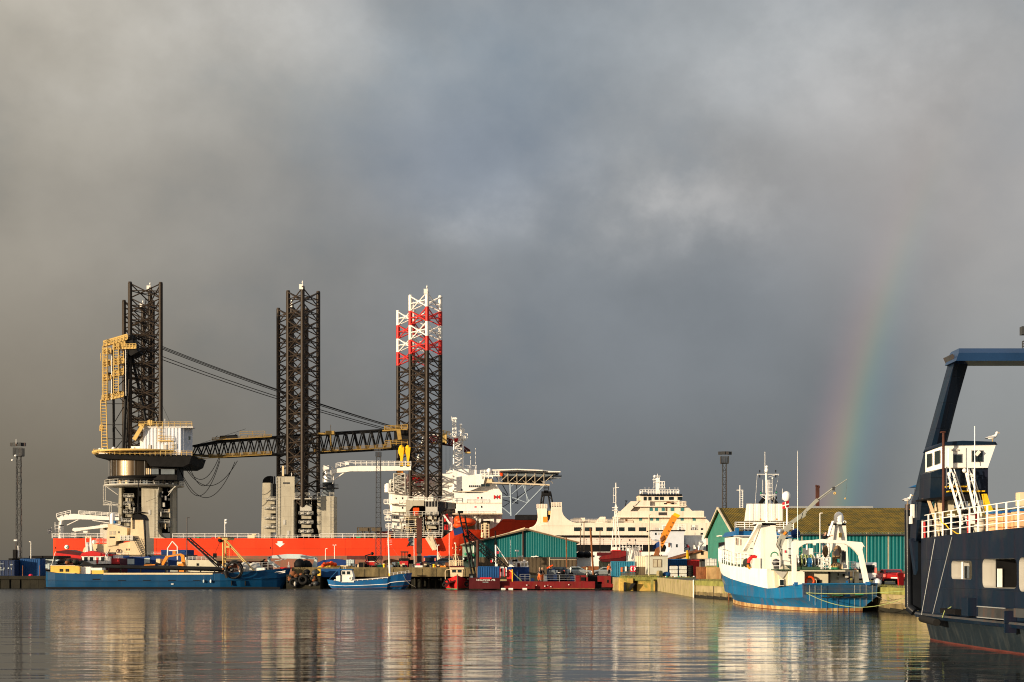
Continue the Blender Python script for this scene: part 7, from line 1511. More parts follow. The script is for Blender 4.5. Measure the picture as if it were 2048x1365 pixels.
# wheelhouse block
b = MB('trawler_white').prism([(1469, 1074), (1597, 1080), (1597, 1141), (1471, 1141)], 113, 5.2); b.use('boat_blue').prism([(1466, 1072), (1472, 1062.5), (1600, 1064), (1600, 1076), (1505, 1076), (1500, 1074)], 112.6, 5.8); b.use('white_clean').pb(1468, 1071.5, 1600, 1073, 112.4, .2)
whs = b.build('wheelhouse', tr)
b = MB('rust').pb(1471.5, 1076, 1472.2, 1090, 112.95, .05).pb(1475, 1077, 1475.6, 1091, 112.95, .05).pb(1481, 1079, 1481.6, 1091, 112.95, .05); b.use('dark_steel')
for y in (1083, 1096.5, 1110): b.pb(1500, y, 1504.5, y + 1.6, 112.95, .06)
b.use('mast_yellow').pb(1514.5, 1087, 1517, 1102, 112.0, .1); b.use('pink_red').pb(1569.5, 1101, 1572, 1106, 112.9, .1); b.use('light_blue').pb(1577, 1076, 1584, 1112, 112.9, .1); b.use('dark_red').pb(1577, 1110, 1585, 1112, 112.85, .1).pb(1577, 1097, 1585, 1099, 112.85, .1); b.build('wall_fitting', whs)
b = MB('white_clean'); b.rail([P(1470, 1063, 112.8), P(1587, 1063, 112.8)], .72, 3, .75, .026, .035); b.rail([P(1470, 1063, 117.8), P(1587, 1063, 117.8)], .72, 3, .75, .026, .035); b.rail([P(1470, 1063, 112.8), P(1472, 1063, 117.8)], .72, 3, .9, .026, .035)
b.use('boat_blue').pb(1471, 1056, 1478, 1070, 112.3, .4); b.use('flag_blue').ball(P(1588, 1068, 112), .28, 1.2, 8).ball(P(1592, 1067, 112), .3, 1.3, 8); b.use('dark_steel').ball(P(1490, 1061, 114), .2, 1, 8).ball(P(1498, 1061, 114), .22, 1, 8); b.build('roof_rail', whs)
b = MB('trawler_white'); b.corr((PX(1493, 114), 114), (PX(1566, 114), 114), PZ(1042, 114), PZ(1008, 114), .55, .03); b.prism([(1493.5, 1042), (1498, 1008), (1566, 1008), (1566, 1042)], 114.05, 1.2); b.use('white_clean').ptube(1499, 1063, 1499, 1040, 114.5, .5).ptube(1560, 1063, 1560, 1040, 114.5, .5).ptube(1530, 1063, 1530, 1040, 114.5, .5); b.use('black').beam(P(1520, 1008, 114.8), P(1530, 995, 114.8), .2, .3).beam(P(1553, 1008, 114.8), P(1542, 994, 114.8), .2, .3); b.build('canvas_screen', whs)
# port funnel with the main mast
b = MB('trawler_white').prism([(1522, 1050), (1551, 1050), (1557, 1110), (1559, 1141), (1520, 1141), (1521, 1100)], 106.5, 3); b.prism([(1513, 1141), (1514, 1118), (1521, 1100), (1521, 1141)], 106.6, 2.6); b.use('black').pb(1521, 1047.4, 1552, 1050.4, 106.4, 3.2); b.use('white_clean').pb(1520, 1044.5, 1553, 1046.5, 106.3, 3.2); pf = b.build('funnel', tr)
b = MB('trawler_white').beam(P(1520, 1047, 106), P(1489, 1101, 110), .28, .2); b.build('stay_beam', pf)
b = MB('white_clean').ptube(1533.5, 1048, 1532.5, 947, 107.2, 2.4, 10, None, 1.9); b.ptube(1530, 946, 1530, 904, 107.2, .55, 6).ball(P(1533, 941, 107), .15, 1.2).ball(P(1533.5, 934, 107), .11, .9)
b.ptube(1514, 949, 1558, 949, 107.2, .7).ptube(1520, 990.5, 1553, 990.5, 107.2, 1.0).ptube(1536, 955, 1556, 949, 107.2, .4).ptube(1523, 993, 1532, 999, 107.2, .5).ptube(1550, 993, 1536, 999, 107.2, .5)
b.ptube(1514.5, 949, 1508, 1045, 108, .25).ptube(1557.5, 950, 1549, 990, 107.2, .3).ptube(1549, 990, 1545, 1045, 107.2, .3); b.ladder(P(1538, 1046, 106.6), P(1537.5, 960, 106.6), .18, .018, .28); b.ptube(1525.5, 990, 1525.5, 960, 107, .4); b.ladder(P(1541, 1000, 107), P(1541, 960, 107), .25, .02, .3)
b.use('black')
for x, y in ((1519.5, 943), (1519.5, 953), (1551.5, 943), (1551.5, 953), (1521, 986), (1552.5, 985), (1553, 996)): b.ptube(x, y + 2.5, x, y - 2.5, 107, 1.1, 7)
b.use('green').ball(P(1522, 986.5, 106.9), .07).ball(P(1553, 985.5, 106.9), .07); b.use('galv').ball(P(1545.5, 957, 106.8), .12, 1, 8); b.use('orange').ball(P(1521, 1039, 106.4), .07).ball(P(1553.5, 1039, 106.4), .07); b.build('mast', pf)
b = MB('white_clean').ptube(1574.5, 1075, 1574, 1000, 110, 2.2, 10, None, 1.7); b.lathe(P(1573, 999.5, 110), [(.14, -.12), (.28, .0), (.32, .2), (.31, .4), (.2, .58), (.03, .64)], 16); b.ptube(1564.5, 1000, 1565, 978, 110, .4); b.build('radome_mast', tr)
b = MB('flag_red'); D_ = 109.4
b.add([P(1564.6, 1006, D_), P(1570, 1004, D_ - .1), P(1571, 1018, D_), P(1565, 1018.4, D_)], [(0, 1, 2, 3)]).add([P(1571.5, 1003.5, D_ - .1), P(1578, 1001, D_), P(1578, 1014, D_), P(1572, 1016, D_ - .1)], [(0, 1, 2, 3)]); b.use('white_clean').add([P(1564.5, 1011, D_ - .12), P(1578, 1007.5, D_ - .12), P(1578, 1009.8, D_ - .12), P(1564.8, 1013.4, D_ - .12)], [(0, 1, 2, 3)]).add([P(1569.6, 1004.4, D_ - .13), P(1571.8, 1003.6, D_ - .13), P(1572.4, 1016, D_ - .13), P(1570.4, 1017, D_ - .13)], [(0, 1, 2, 3)]); b.build('danish_flag', tr)
MB('white_clean').ptube(1595.3, 1080, 1595.3, 902, 104, .85, 7, None, .35).build('whip_antenna', tr)
# aft working deck
b = MB('deck_green').pb(1548, 1139, 1712, 1141, 102.6, 7); b.use('cabin_cream').prism([(1548, 1141), (1560, 1141), (1560, 1172), (1551, 1178)], 103.4, 4); b.pb(1558, 1141, 1600, 1172, 103.2, 4).pb(1600, 1141.5, 1660, 1170, 103.6, 4); b.use('grey_blue').pb(1660, 1143, 1700, 1170, 106, .5); b.use('cabin_cream').beam(P(1600, 1141.5, 102.7), P(1716, 1142, 102.7), .2, .12).pb(1710, 1142, 1718, 1170, 102.8, .25); b.use('trawler_white').pb(1577, 1143, 1609, 1171, 103.0, .3)
b.use('pale_grey').prism([(1548, 1141), (1576, 1141), (1576, 1141.5), (1565, 1158), (1549, 1142)], 103.1, .1); aft = b.build('deck_house', tr)
b = MB('trawler_white').pb(1559, 1158.5, 1568, 1172, 103.1, .12); b.use('glass').pb(1560, 1160, 1567, 1171, 103.05, .1); b.build('window', aft); MB('black').pb(1634, 1160, 1641.5, 1168.5, 103.5, .1).build('window', aft); MB('black').pb(1657, 1143, 1661, 1170, 103.5, .2).build('doorway', aft)
b = MB('orange_red').torus(P(1619.5, 1162.5, 103.3), .31, .08); b.use('orange_red').ptube(1631, 1168, 1631, 1160, 103.4, 1.5, 8, None, .7); b.build('life_ring', aft)
b = MB('dark_steel'); rs = random.Random(17)
for i in range(14): x = rs.uniform(1664, 1698); y = rs.uniform(1146, 1166); b.use(rs.choice(['dark_steel', 'grey_blue', 'black', 'boat_blue', 'pale_grey'])).pb(x, y, x + rs.uniform(2, 9), y + rs.uniform(2, 6), 104 + rs.uniform(0, 1.5), .3)
b.build('deck_gear', tr)
# net drums and winches on the upper deck
for i, x in enumerate((1597, 1612, 1624, 1637)):
    m_ = ['trawler_white', 'rope', 'rope', 'trawler_white'][i]; b = MB('dark_steel').lathe((PX(x, 105) - .3, 105.4, PZ(1124, 105)), [(.2, -.2), (.28, 0), (.28, .4), (.2, .5)], 14, 'x')
    b.use(m_).lathe((PX(x, 105), 105.4, PZ(1124, 105)), [(.05, -.03), (.56, -.03), (.56, .03), (.05, .03)], 22, 'x').lathe((PX(x, 105) - .3, 105.4, PZ(1124, 105)), [(.05, -.03), (.52, -.03), (.52, .03), (.05, .03)], 22, 'x'); b.use('galv').torus(P(x - 3, 1124, 104.8), .3, .03, (1, .3, 0)); b.build('net_drum', tr)
b = MB('trawler_white').pb(1606, 1097, 1626, 1110, 106, .5); b.ptube(1615, 1138, 1615, 1110, 106.2, 1.6); b.use('green').pb(1603, 1095, 1605, 1108, 105.6, .1); b.use('boat_blue').pb(1617, 1116, 1624, 1138, 104.6, .4); b.use('deck_green').pb(1596, 1134, 1642, 1139, 104, 1); b.build('winch_guard', tr)
b = MB('net').lathe(P(1672, 1139, 103.2), [(.45, 0), (.4, .35), (.2, .5)], 12); b.ptube(1669, 1130, 1669, 1104, 103.4, 4.5, 10).ptube(1676, 1118, 1676, 1105, 103.3, 5, 10).ball(P(1675, 1101, 103.2), .3, 1.2); b.use('green').lathe(P(1668, 1139, 103.0), [(.38, 0), (.38, .14)], 14); b.use('mast_yellow').lathe(P(1668, 1135, 103.0), [(.36, 0), (.34, .1)], 14); b.use('dark_steel').pb(1684, 1103, 1692, 1126, 103.6, .2); b.use('trawler_white').pb(1686, 1126, 1694, 1137, 103.4, .2).ball(P(1656, 1122, 103.0), .25, 1.3); b.use('cream').ptube(1684.5, 1138, 1684.5, 1128, 102.9, 1.4, 8, None, .5); b.build('power_block', tr)
b = MB('white_clean').rail([P(1642.5, 1139, 102.6), P(1661, 1139, 102.6)], .85, 2, .35, .028); b.rail([P(1697, 1138, 102.8), P(1711, 1138, 102.8)], .5, 2, .3, .025); b.rail([P(1541, 1140, 102.7), P(1560, 1140, 102.7)], .85, 2, .6, .028); b.use('light_blue').pb(1709, 1127, 1722, 1138, 104, .6); b.build('deck_rail', tr)
# starboard casing with dome
b = MB('trawler_white').prism([(1669, 1051), (1692, 1051), (1698, 1141), (1691, 1141), (1690, 1101), (1660, 1101), (1663, 1085)], 106.0, 1.8); b.prism([(1655, 1116), (1658, 1101), (1662, 1084), (1668, 1051), (1670, 1051), (1664, 1100)], 105.8, 1.2); b.use('black').pb(1668, 1047.5, 1692, 1051, 105.9, 2); b.use('white_clean').pb(1674, 1045, 1684, 1049, 105.7, .3); b.use('mast_yellow').pb(1678, 1066, 1684, 1075, 105.85, .15); b.use('white_clean').beam(P(1666, 1043, 105.6), P(1656, 1075, 105), .16, .1); st_ = b.build('funnel', tr)
b = MB('white_clean').lathe(P(1677.5, 1043, 106.6), [(.34, -.15), (.36, 0), (.36, .32), (.28, .56), (.14, .68), (.02, .72)], 18); b.torus(P(1689.5, 1045, 106), .1, .03); b.build('radome', st_)
# white arch gallows
b = MB('trawler_white').prism([(1586, 1168), (1584.5, 1088), (1587, 1083), (1600, 1082), (1625, 1080.5), (1645, 1078.5), (1690, 1082), (1724, 1085), (1727, 1090), (1730, 1095), (1726, 1093), (1725, 1100), (1739, 1166), (1730, 1167), (1719, 1112), (1712, 1103), (1704, 1096), (1694, 1090), (1690, 1088), (1645, 1086), (1612, 1087.5), (1604, 1091), (1598, 1096), (1594, 1104), (1593, 1112), (1594, 1168)], 98.9, .42)
b.prism([(1626, 1086), (1633, 1086), (1631, 1091), (1628, 1091)], 98.8, .3); b.ptube(1614, 1100, 1614, 1086, 99.1, 1.8, 8); b.use('boat_blue').pb(1589, 1165, 1596, 1172, 98.7, .6).pb(1732, 1164, 1741, 1171, 98.7, .6); b.use('dark_steel').ptube(1630, 1106, 1629.5, 1091, 99, 1.0, 8, None, .4).ptube(1675.5, 1098, 1675.5, 1090, 99, .5).prism([(1668, 1106), (1675, 1098), (1679, 1106), (1678, 1112), (1669, 1112)], 99, .3); b.build('gallows', tr, bevel=.03)
# folding deck crane
b = MB('crane_grey').ptube(1562, 1140, 1562, 1098, 104.6, 3, 10); b.prism([(1555, 1094), (1558, 1078), (1573, 1052), (1582, 1046), (1586, 1051), (1578, 1062), (1566, 1088), (1562, 1100)], 104.4, .5)
b.prism([(1580, 1045), (1600, 1030), (1612, 1022), (1614, 1026), (1597, 1041), (1588, 1047)], 104.3, .45).prism([(1597, 1034), (1634, 997.5), (1638, 1002), (1603, 1034)], 104.35, .35).prism([(1600, 1036), (1611, 1027), (1612, 1032), (1604, 1038)], 104.25, .2)
b.ptube(1636, 999, 1667, 976, 104.5, 1.5, 7).ptube(1636, 1003, 1667, 979.5, 104.5, .6).ptube(1667, 977, 1694, 959, 104.5, .9, 6); b.use('dark_steel').pb(1665, 974, 1670, 981, 104.4, .2); b.use('orange').prism([(1566, 1068), (1571, 1063), (1574, 1066), (1569, 1071)], 104.3, .1); b.use('dark_steel').path([P(1556, 1078, 104.2), P(1553, 1090, 104.2), P(1559, 1100, 104.2), P(1562, 1112, 104.2)], .03); b.use('galv').ball(P(1560, 1063, 104.4), .2, 1, 8)
dc = b.build('deck_crane', tr)
b = MB('dark_steel').ptube(1694.5, 959, 1691, 995, 104.5, .18, 4).ptube(1669, 978, 1670, 984, 104.5, .5); b.use('mast_yellow').torus(P(1669.7, 987, 104.5), .07, .035).ball(P(1690.5, 997.5, 104.5), .06, 1.3, 8); b.build('hook', dc)
b = MB('red').torus(P(1507, 1124, 107), .38, .14, (-.2, 1, .2), 24, 10, -10, 190); b.use('orange').torus(P(1503, 1130, 107), .3, .08, (-.2, 1, .2), 24, 10, 180, 340); b.use('net_dark').ball(P(1493, 1126, 107.6), .3, 1.2, 8); b.build('liferaft', tr)
b = MB('trawler_white').pb(1507, 1117, 1521, 1141, 106.4, 1); b.use('green').torus(P(1549, 1112, 104.3), .26, .045, (0, 1, 0), 20, 8, 0, 200); b.use('dark_steel').pb(1549, 1120, 1561, 1138, 103.6, .4).ball(P(1552, 1126, 103.4), .3, 1, 8); b.use('cabin_cream').prism([(1560, 1139), (1566, 1128), (1576, 1136), (1580, 1139)], 103.5, .5); b.build('hose_reel', tr)
# man climbing on the starboard ladder
JC = dict(pelvis=(0, .05, .92), chest=(.05, -.02, 1.22), neck=(.14, -.05, 1.38), head=(.20, -.07, 1.48), shl=(-.05, -.16, 1.33), shr=(.16, .14, 1.33), ell=(.18, -.22, 1.22), elr=(.40, .10, 1.28), hal=(.40, -.12, 1.30), har=(.60, .02, 1.36),
          hipl=(-.02, -.05, .88), hipr=(.04, .14, .88), knl=(.10, -.14, .52), knr=(.10, .16, .50), anl=(.02, -.02, .14), anr=(.02, .16, .10), tol=(.15, -.05, .10), tor=(.16, .18, .05))
LQ = 101.8
person('man in black jacket leaning on the trawler gallows with arms reaching right', (PX(1645.5, LQ), LQ, PZ(1110, LQ)), 0, JC, 'cloth_black', 'cloth_denim')
b = MB('trawler_white').ladder(P(1653, 1139, 102.4), P(1651, 1078, 102.4), .5, .025, .3).pb(1640, 1109.6, 1660, 1110.4, 101.5, .9); b.build('ladder', tr)
MB('net').ball(P(1651, 1103, 101.2), .3, 1.5, 10, .7, .6).build('net_bag', tr)
# mooring ropes
def rope(pts, r, label, m_='rope'):
    MB(m_).path(pts, r, 6).build('mooring_rope', None, label, 'rope', 'mooring ropes of the trawler')
def sag(p, q, s_, n_=18): return [p.lerp(q, i / n_) - V(0, 0, 4 * s_ * (i / n_) * (1 - i / n_)) for i in range(n_ + 1)]
rope(sag(P(1612, 1186, 98), V(26.6, 90.5, 1.75), .18), .022, 'upper taut yellow-green rope from the trawler transom to the right')
rope(sag(P(1612, 1186, 97.9), V(26.4, 92, 1.6), 1.05), .022, 'lower sagging yellow-green rope below the trawler transom')
rope(sag(P(1752, 1192, 97.5), V(26.6, 89, 1.2), .5), .014, 'thin dark rope on the quay wall right of the trawler', 'rope_grey')
# vehicles on the right quay
car('white van with dark rear window parked beside the trawler stern', (29.9, 120.6, GZ), R(78), 'car_white', 4.6, 1.85, 1.8, van=True)
car('red car seen from behind right of the white van', (PX(1790, 114), 115.5, GZ), R(84), 'car_red', 4.1, 1.7, 1.25)
b = MB('red').prism([(1796, 1147), (1799, 1145), (1808, 1146), (1808, 1172), (1799, 1172), (1798, 1154), (1796, 1152)], 101.5, .5); b.build('barrel', None, 'bright red moulded barrel block beside the red car', 'barrel', bevel=.05)
b = MB('white_clean').ball(P(1754, 1166, 99.5), .32, 1, 12).tube(P(1737, 1164, 99.5), P(1748, 1150, 99.5), .02, 5); b.build('fender', None, 'white balloon fender at the trawler starboard quarter', 'fender')
# ------------------------------------------------------------------ navy ship at the right edge
ns = thing('workship', 'navy blue work ship at the right edge with tall portal frame and white rails', 'ship', (22, 55, 0))
def plan(off=0., top=False):
    # port side from near to far, round the far corner, across the far end; off pushes the shell outward
    pts = [(19.6 - off, 26.), (18.9 - off, 40.), (18.35 - off, 48.), (18.02 - off, 52.), (17.80 - off, 55.5), (17.66 - off, 58.5), (17.66 - off, 60.5), (17.78 - off, 61.8), (18.05 - off * .8, 62.7 + off * .5), (18.6 - off * .3, 63.4 + off), (19.6, 63.9 + off), (24., 64.2 + off), (30., 64.2 + off), (30., 26.)]
    return pts
DZ = 4.46
def nl(z, off): return [(x, y, z(x, y) if callable(z) else z) for x, y in plan(off)]
def tilt(z0, k=0.012): return lambda x, y: z0 + k * (60 - y) if y < 60 else z0
dk = lambda x, y: 4.40 + .017 * max(0, 61 - y)
b = MB('navy').loft([nl(-1., -.9), nl(-.02, -.42), nl(.06, -.40), nl(.07, -.40), nl(.95, -.16)], ['antifoul', 'antifoul', 'navy_weathered', 'navy_weathered']); b.build('underwater_hull', ns)
b = MB('navy').loft([nl(.94, -.16), nl(.99, .24), nl(1.12, .30), nl(1.20, .26), nl(1.24, 0)], ['navy', 'navy', 'dark_steel', 'navy']); b.build('rubbing_strake', ns)
bt_ = nl(1.22, -.01); tp_ = nl(dk, 0.); k_ = len(bt_)
b = MB('navy').add(bt_ + tp_, [(i, (i + 1) % k_, (i + 1) % k_ + k_, i + k_) for i in range(k_)] + [tuple(range(k_ - 1, -1, -1))]); b.use('grey_blue').add(tp_, [tuple(range(k_))])
hull_n = b.build('hull', ns)
# cut the rounded mooring openings into the side, pocket walls painted white
def rrect(y0, y1, z0, z1, r, x, n_=5):
    pts = []
    for cy_, cz_, a0 in ((y1 - r, z1 - r, 0), (y0 + r, z1 - r, 90), (y0 + r, z0 + r, 180), (y1 - r, z0 + r, 270)):
        for i in range(n_ + 1): a = R(a0 + 90 * i / n_); pts.append((x, cy_ + r * math.cos(a), cz_ + r * math.sin(a)))
    return pts
def openings():
    c = MB('navy').use('grey_blue').use('pale_grey'); hull_n.data.materials.append(MATS['pale_grey'])
    for x0, px0, px1, py0, py1 in ((17.83, 1908.5, 1944, 1122, 1159), (17.97, 1969, 2026, 1118, 1177), (18.3, 2048, 2110, 1115, 1185)):
        Ya = x0 * F / (px1 - 1024); Yb = x0 * F / (px0 - 1024); Yc = (Ya + Yb) / 2
        c.ext(rrect(Ya, Yb, PZ(py1, Yc), PZ(py0, Yc), .16 if px1 < 1950 else .24, x0 - .6), (2.2, 0, 0))
    co_ = c.build('cutter'); import bmesh
    for oo in (hull_n, co_):
        bm = bmesh.new(); bm.from_mesh(oo.data); bmesh.ops.remove_doubles(bm, verts=bm.verts, dist=1e-4); bmesh.ops.recalc_face_normals(bm, faces=bm.faces); bmesh.ops.triangulate(bm, faces=[f for f in bm.faces if len(f.verts) > 4]); bm.to_mesh(oo.data); bm.free()
    md = hull_n.modifiers.new('cut', 'BOOLEAN'); md.operation = 'DIFFERENCE'; md.object = co_; md.solver = 'FAST'
    bpy.context.view_layer.update(); dg = bpy.context.evaluated_depsgraph_get()
    me = bpy.data.meshes.new_from_object(hull_n.evaluated_get(dg)); hull_n.modifiers.clear()
    if len(me.polygons) > 20: hull_n.data = me
    bpy.data.objects.remove(co_)
openings()
b = MB('black').box(18.36, 19.5, 53.88, 53.98, 2.38, 3.46); b.use('white').box(18.38, 18.55, 53.8, 53.87, 2.4, 3.1); b.use('grey_blue').box(18.18, 18.36, 57.1, 57.2, 2.7, 3.2); b.use('white_clean').tube((18.06, 57.0, 2.68), (18.06, 57.0, 3.4), .045, 8); b.use('black').box(18.9, 19.3, 50.6, 51.2, 2.4, 3.4); b.use('spud').box(19.1, 19.2, 51.25, 51.6, 2.4, 3.4); b.use('white_clean').tube((18.9, 55.9, 2.6), (18.9, 55.9, 3.5), .05, 8).beam((19.0, 54.9, 2.7), (19.0, 55.3, 3.3), .1, .2); b.build('mooring_fitting', ns)
# side details
def side_x(Y):
    p = plan(0)
    for (x0, y0), (x1, y1) in zip(p, p[1:]):
        if y0 <= Y <= y1: return x0 + (x1 - x0) * (Y - y0) / max(1e-6, y1 - y0)
    return 17.8
def spx(px_):
    Y = 55.
    for _ in range(12): Y = side_x(Y) * F / (px_ - 1024)
    return side_x(Y), Y
b = MB('navy_weathered')
for px0, px1, py0, py1, m_ in ((1895, 1925, 1218, 1228, 'black'), (1972, 2028, 1216, 1236, 'dark_steel'), (2044, 2075, 1218, 1236, 'dark_steel'), (1938, 1952, 1196, 1232, 'navy')):
    (xa_, ya_), (xb_, yb_) = spx(px0), spx(px1); yc_ = (ya_ + yb_) / 2
    b.use(m_).add([(xa_ - .3, ya_, PZ(py1, yc_)), (xb_ - .3, yb_, PZ(py1, yc_)), (xb_ - .3, yb_, PZ(py0, yc_)), (xa_ - .3, ya_, PZ(py0, yc_)), (xa_, ya_, PZ(py1, yc_)), (xb_, yb_, PZ(py1, yc_)), (xb_, yb_, PZ(py0, yc_)), (xa_, ya_, PZ(py0, yc_))], [(0, 3, 2, 1), (0, 4, 7, 3), (1, 2, 6, 5), (3, 7, 6, 2), (0, 1, 5, 4)])
for px0, px1, py_ in ((1972, 2028, 1215), (1972, 2028, 1237)):
    (xa_, ya_), (xb_, yb_) = spx(px0), spx(px1); yc_ = (ya_ + yb_) / 2; b.use('galv').beam((xa_ - .33, ya_, PZ(py_, yc_)), (xb_ - .33, yb_, PZ(py_, yc_)), .05, .035)
(xa_, ya_) = spx(2032); b.use('navy').box(xa_ - .42, xa_, ya_ - .05, ya_ + .05, .8, 1.6); b.build('side_frame', ns)
# black roll fender on its two ropes
(xa_, ya_), (xb_, yb_) = spx(1858), spx(1893)
MB('tyre').tube((xa_ - .36, ya_ - .2, .98), (xb_ - .40, yb_, .90), .15, 14).build('fender', None, 'black roll fender hanging low on two ropes at the navy hull', 'fender', bevel=.05)
for i, (pt_, pb__, m_) in enumerate((((1873, 1078), (1863, 1230), 'galv'), ((1907, 1074), (1886, 1228), 'cont_cyan'))):
    p = spx(pt_[0]); q = spx(pb__[0]); MB('galv').tube((p[0] - .06, p[1], PZ(pt_[1], p[1])), (q[0] - .42, q[1], PZ(pb__[1], q[1])), .016, 6).build('fender_rope', None, ['left pale rope down the navy hull to the roll fender', 'right pale rope down the navy hull to the roll fender'][i], 'rope', 'ropes holding the roll fender')
p = spx(1905); MB('rope').path([(p[0] - .05, p[1], PZ(1214, p[1])), (p[0] - .3, p[1] + .05, PZ(1222, p[1])), (p[0] - .38, p[1] + .1, PZ(1236, p[1]))], .018, 5).build('rope_end', None, 'short yellow rope end dangling at the navy hull strake', 'rope')
# tall black fender pipes at the far corner
b = MB('black_gloss').tube((17.75, 63.6, 1.35), (17.72, 63.6, 5.7), .17, 16).tube((17.95, 63.4, 1.15), (17.75, 63.6, 1.36), .2, 16); b.box(17.8, 18.5, 63.5, 63.7, 1.2, 5.2); b.use('dark_steel').tube((17.7, 63.6, 5.5), (17.7, 63.6, 5.95), .13, 12); b.use('orange').ball((17.82, 63.5, 5.68), .09, 1, 8); b.build('corner_fender', ns)
b = MB('navy').prism([(1822, 1078), (1836, 1074), (1836, 1140), (1832, 1150), (1828, 1120)], 62.6, .4); b.use('white_clean').pb(1824, 1009, 1829, 1036, 62.5, .3).pb(1821, 1033, 1825, 1048, 62.5, .25); b.build('corner_bracket', ns)
# rails
b = MB('white_clean'); rp = [p for p in plan(-.06) if 38 < p[1] < 63.5 and p[0] < 18.9]
rp = rp[:-1]; pr_ = []
for i in range(len(rp) - 1):
    (x0, y0), (x1, y1) = rp[i], rp[i + 1]; pr_.append(V(x0, y0, dk(x0, y0)))
pr_.append(V(rp[-1][0], rp[-1][1], dk(*rp[-1]))); b.rail(pr_, .98, 3, .95, .021, .036); b.rail([V(17.9, 62.4, 4.4), V(19., 63.3, 4.4), V(24, 64, 4.4)], .98, 3, 1., .021, .036); b.build('deck_rail', ns)
# portal frame
b = MB('navy').ext([P(x, y, d) for x, y, d in ((1912, 712, 62.2), (1938, 722, 62.75), (1916, 800, 62.75), (1895, 882, 62.75), (1874, 985, 62.75), (1862, 1082, 62.75), (1832, 1082, 62.2), (1835, 1000, 62.2), (1842, 980, 62.2), (1863, 891, 62.2))], (0, .95, 0)); b.use('dark_steel').prism([(1903, 709), (1906, 708), (1912, 722), (1936, 722), (1939, 724), (1910, 725)], 62.0, 1.2); b.build('portal_leg', ns)
zb0, zb1, zb2 = PZ(722, 61.5), PZ(706, 61.5), PZ(695, 61.5)
xl_ = PX(1912, 61.5); prof_ = [(61.5, zb0), (61.5, zb1), (61.8, zb2), (62.9, zb2), (63.1, zb1), (63.1, zb0)]
b = MB('navy_beam').add([(xl_ + (.0 if z == zb0 else .12 if z == zb1 else .22), y, z) for y, z in prof_] + [(34, y, z - .0) for y, z in prof_], [tuple(range(5, -1, -1)), tuple(range(6, 12))] + [(i, (i + 1) % 6, (i + 1) % 6 + 6, i + 6) for i in range(6)]); b.build('portal_beam', ns)
b = MB('navy').prism([(2300, 712), (2268, 722), (2290, 800), (2310, 882), (2331, 985), (2343, 1082), (2379, 1082), (2348, 891)], 62.2, .95); b.build('portal_leg', ns)
# winch cab on its tower
CDp = 59.4
cab = MB('navy').prism([(1888, 936), (1976, 936), (1976, 999), (1860, 999), (1862, 945)], CDp + .25, 1.6); cab.build('tower', ns)
xc = PX(1887.5, CDp); 
def zc(y): return PZ(y, CDp)
b = MB('white_clean')
# port face runs back, front face toward viewer flares at right
lf0 = (PX(1852, CDp + 1.6), CDp + 1.6); 
b.add([(lf0[0], lf0[1], PZ(944, lf0[1])), (xc, CDp, zc(936.5)), (xc, CDp, zc(891)), (lf0[0] - .02, lf0[1], PZ(902, lf0[1])), (PX(1975.5, CDp), CDp, zc(936)), (PX(1992, CDp), CDp, zc(889)), (PX(1975.5, CDp), CDp + 1.7, zc(936)), (PX(1992, CDp), CDp + 1.7, zc(889)), (lf0[0], CDp + 1.7, zc(940)), (lf0[0], CDp + 1.7, zc(900))],
      [(0, 1, 2, 3), (1, 4, 5, 2), (4, 6, 7, 5), (0, 8, 6, 4, 1), (8, 9, 7, 6), (0, 3, 9, 8), (3, 2, 5, 7, 9)])
cabin = b.build('winch_cab', ns)
b = MB('navy').add([(lf0[0] - .08, lf0[1], PZ(902.5, lf0[1])), (xc - .03, CDp - .08, zc(891.5)), (PX(1994, CDp), CDp - .08, zc(890)), (PX(1994, CDp), CDp + 1.8, zc(890)), (lf0[0] - .08, CDp + 1.8, zc(900)), (lf0[0] - .02, lf0[1], PZ(897, lf0[1])), (xc, CDp - .05, zc(884.5)), (PX(1925, CDp), CDp - .05, zc(882)), (PX(1990, CDp), CDp - .05, zc(884)), (PX(1990, CDp), CDp + 1.75, zc(884)), (lf0[0], CDp + 1.75, zc(890))],
      [(0, 4, 3, 2, 1), (0, 1, 6, 5), (1, 2, 8, 7, 6), (2, 3, 9, 8), (3, 4, 10, 9), (4, 0, 5, 10), (5, 6, 7, 8, 9, 10)]); b.build('roof', cabin)
def fl_(u, y_top, y_bot):   # point on the slanting port face: u 0 far .. 1 corner
    Y = lf0[1] + (CDp - lf0[1]) * u; X_ = lf0[0] + (xc - lf0[0]) * u; return (X_ - .012, Y - .012, PZ(y_top, Y)), (X_ - .012, Y - .012, PZ(y_bot, Y))
for u0, u1, yt0, yt1, yb0, yb1 in ((.08, .37, 909, 907, 936, 932), (.52, .82, 904, 901, 931, 927)):
    a_, c_ = fl_(u0, yt0, yb0); d_, e_ = fl_(u1, yt1, yb1); MB('glass').ext([a_, d_, e_, c_], (-.03, -.03, 0)).build('window', cabin)
MB('trawler_white').pb(1897, 896, 1932, 936, CDp - .04, .05).build('door', cabin, bevel=.01)
b = MB('steel').pb(1906, 908, 1924.5, 926.5, CDp - .06, .05); b.use('glass').pb(1908, 910.5, 1923, 925, CDp - .08, .05); b.build('window', cabin); b = MB('steel').pb(1943, 901, 1966.5, 924.5, CDp - .03, .05); b.use('glass').pb(1944.5, 902.5, 1965, 923.5, CDp - .05, .05); b.build('window', cabin); b = MB('trawler_white').beam(P(1952, 911, CDp - .15), P(1959, 903, CDp - .15), .1, .12).ptube(1951, 930, 1949, 906, CDp - .2, .6); b.use('pale_grey').pb(1903, 899, 1917, 902, CDp - .1, .08); b.build('lamp', cabin)
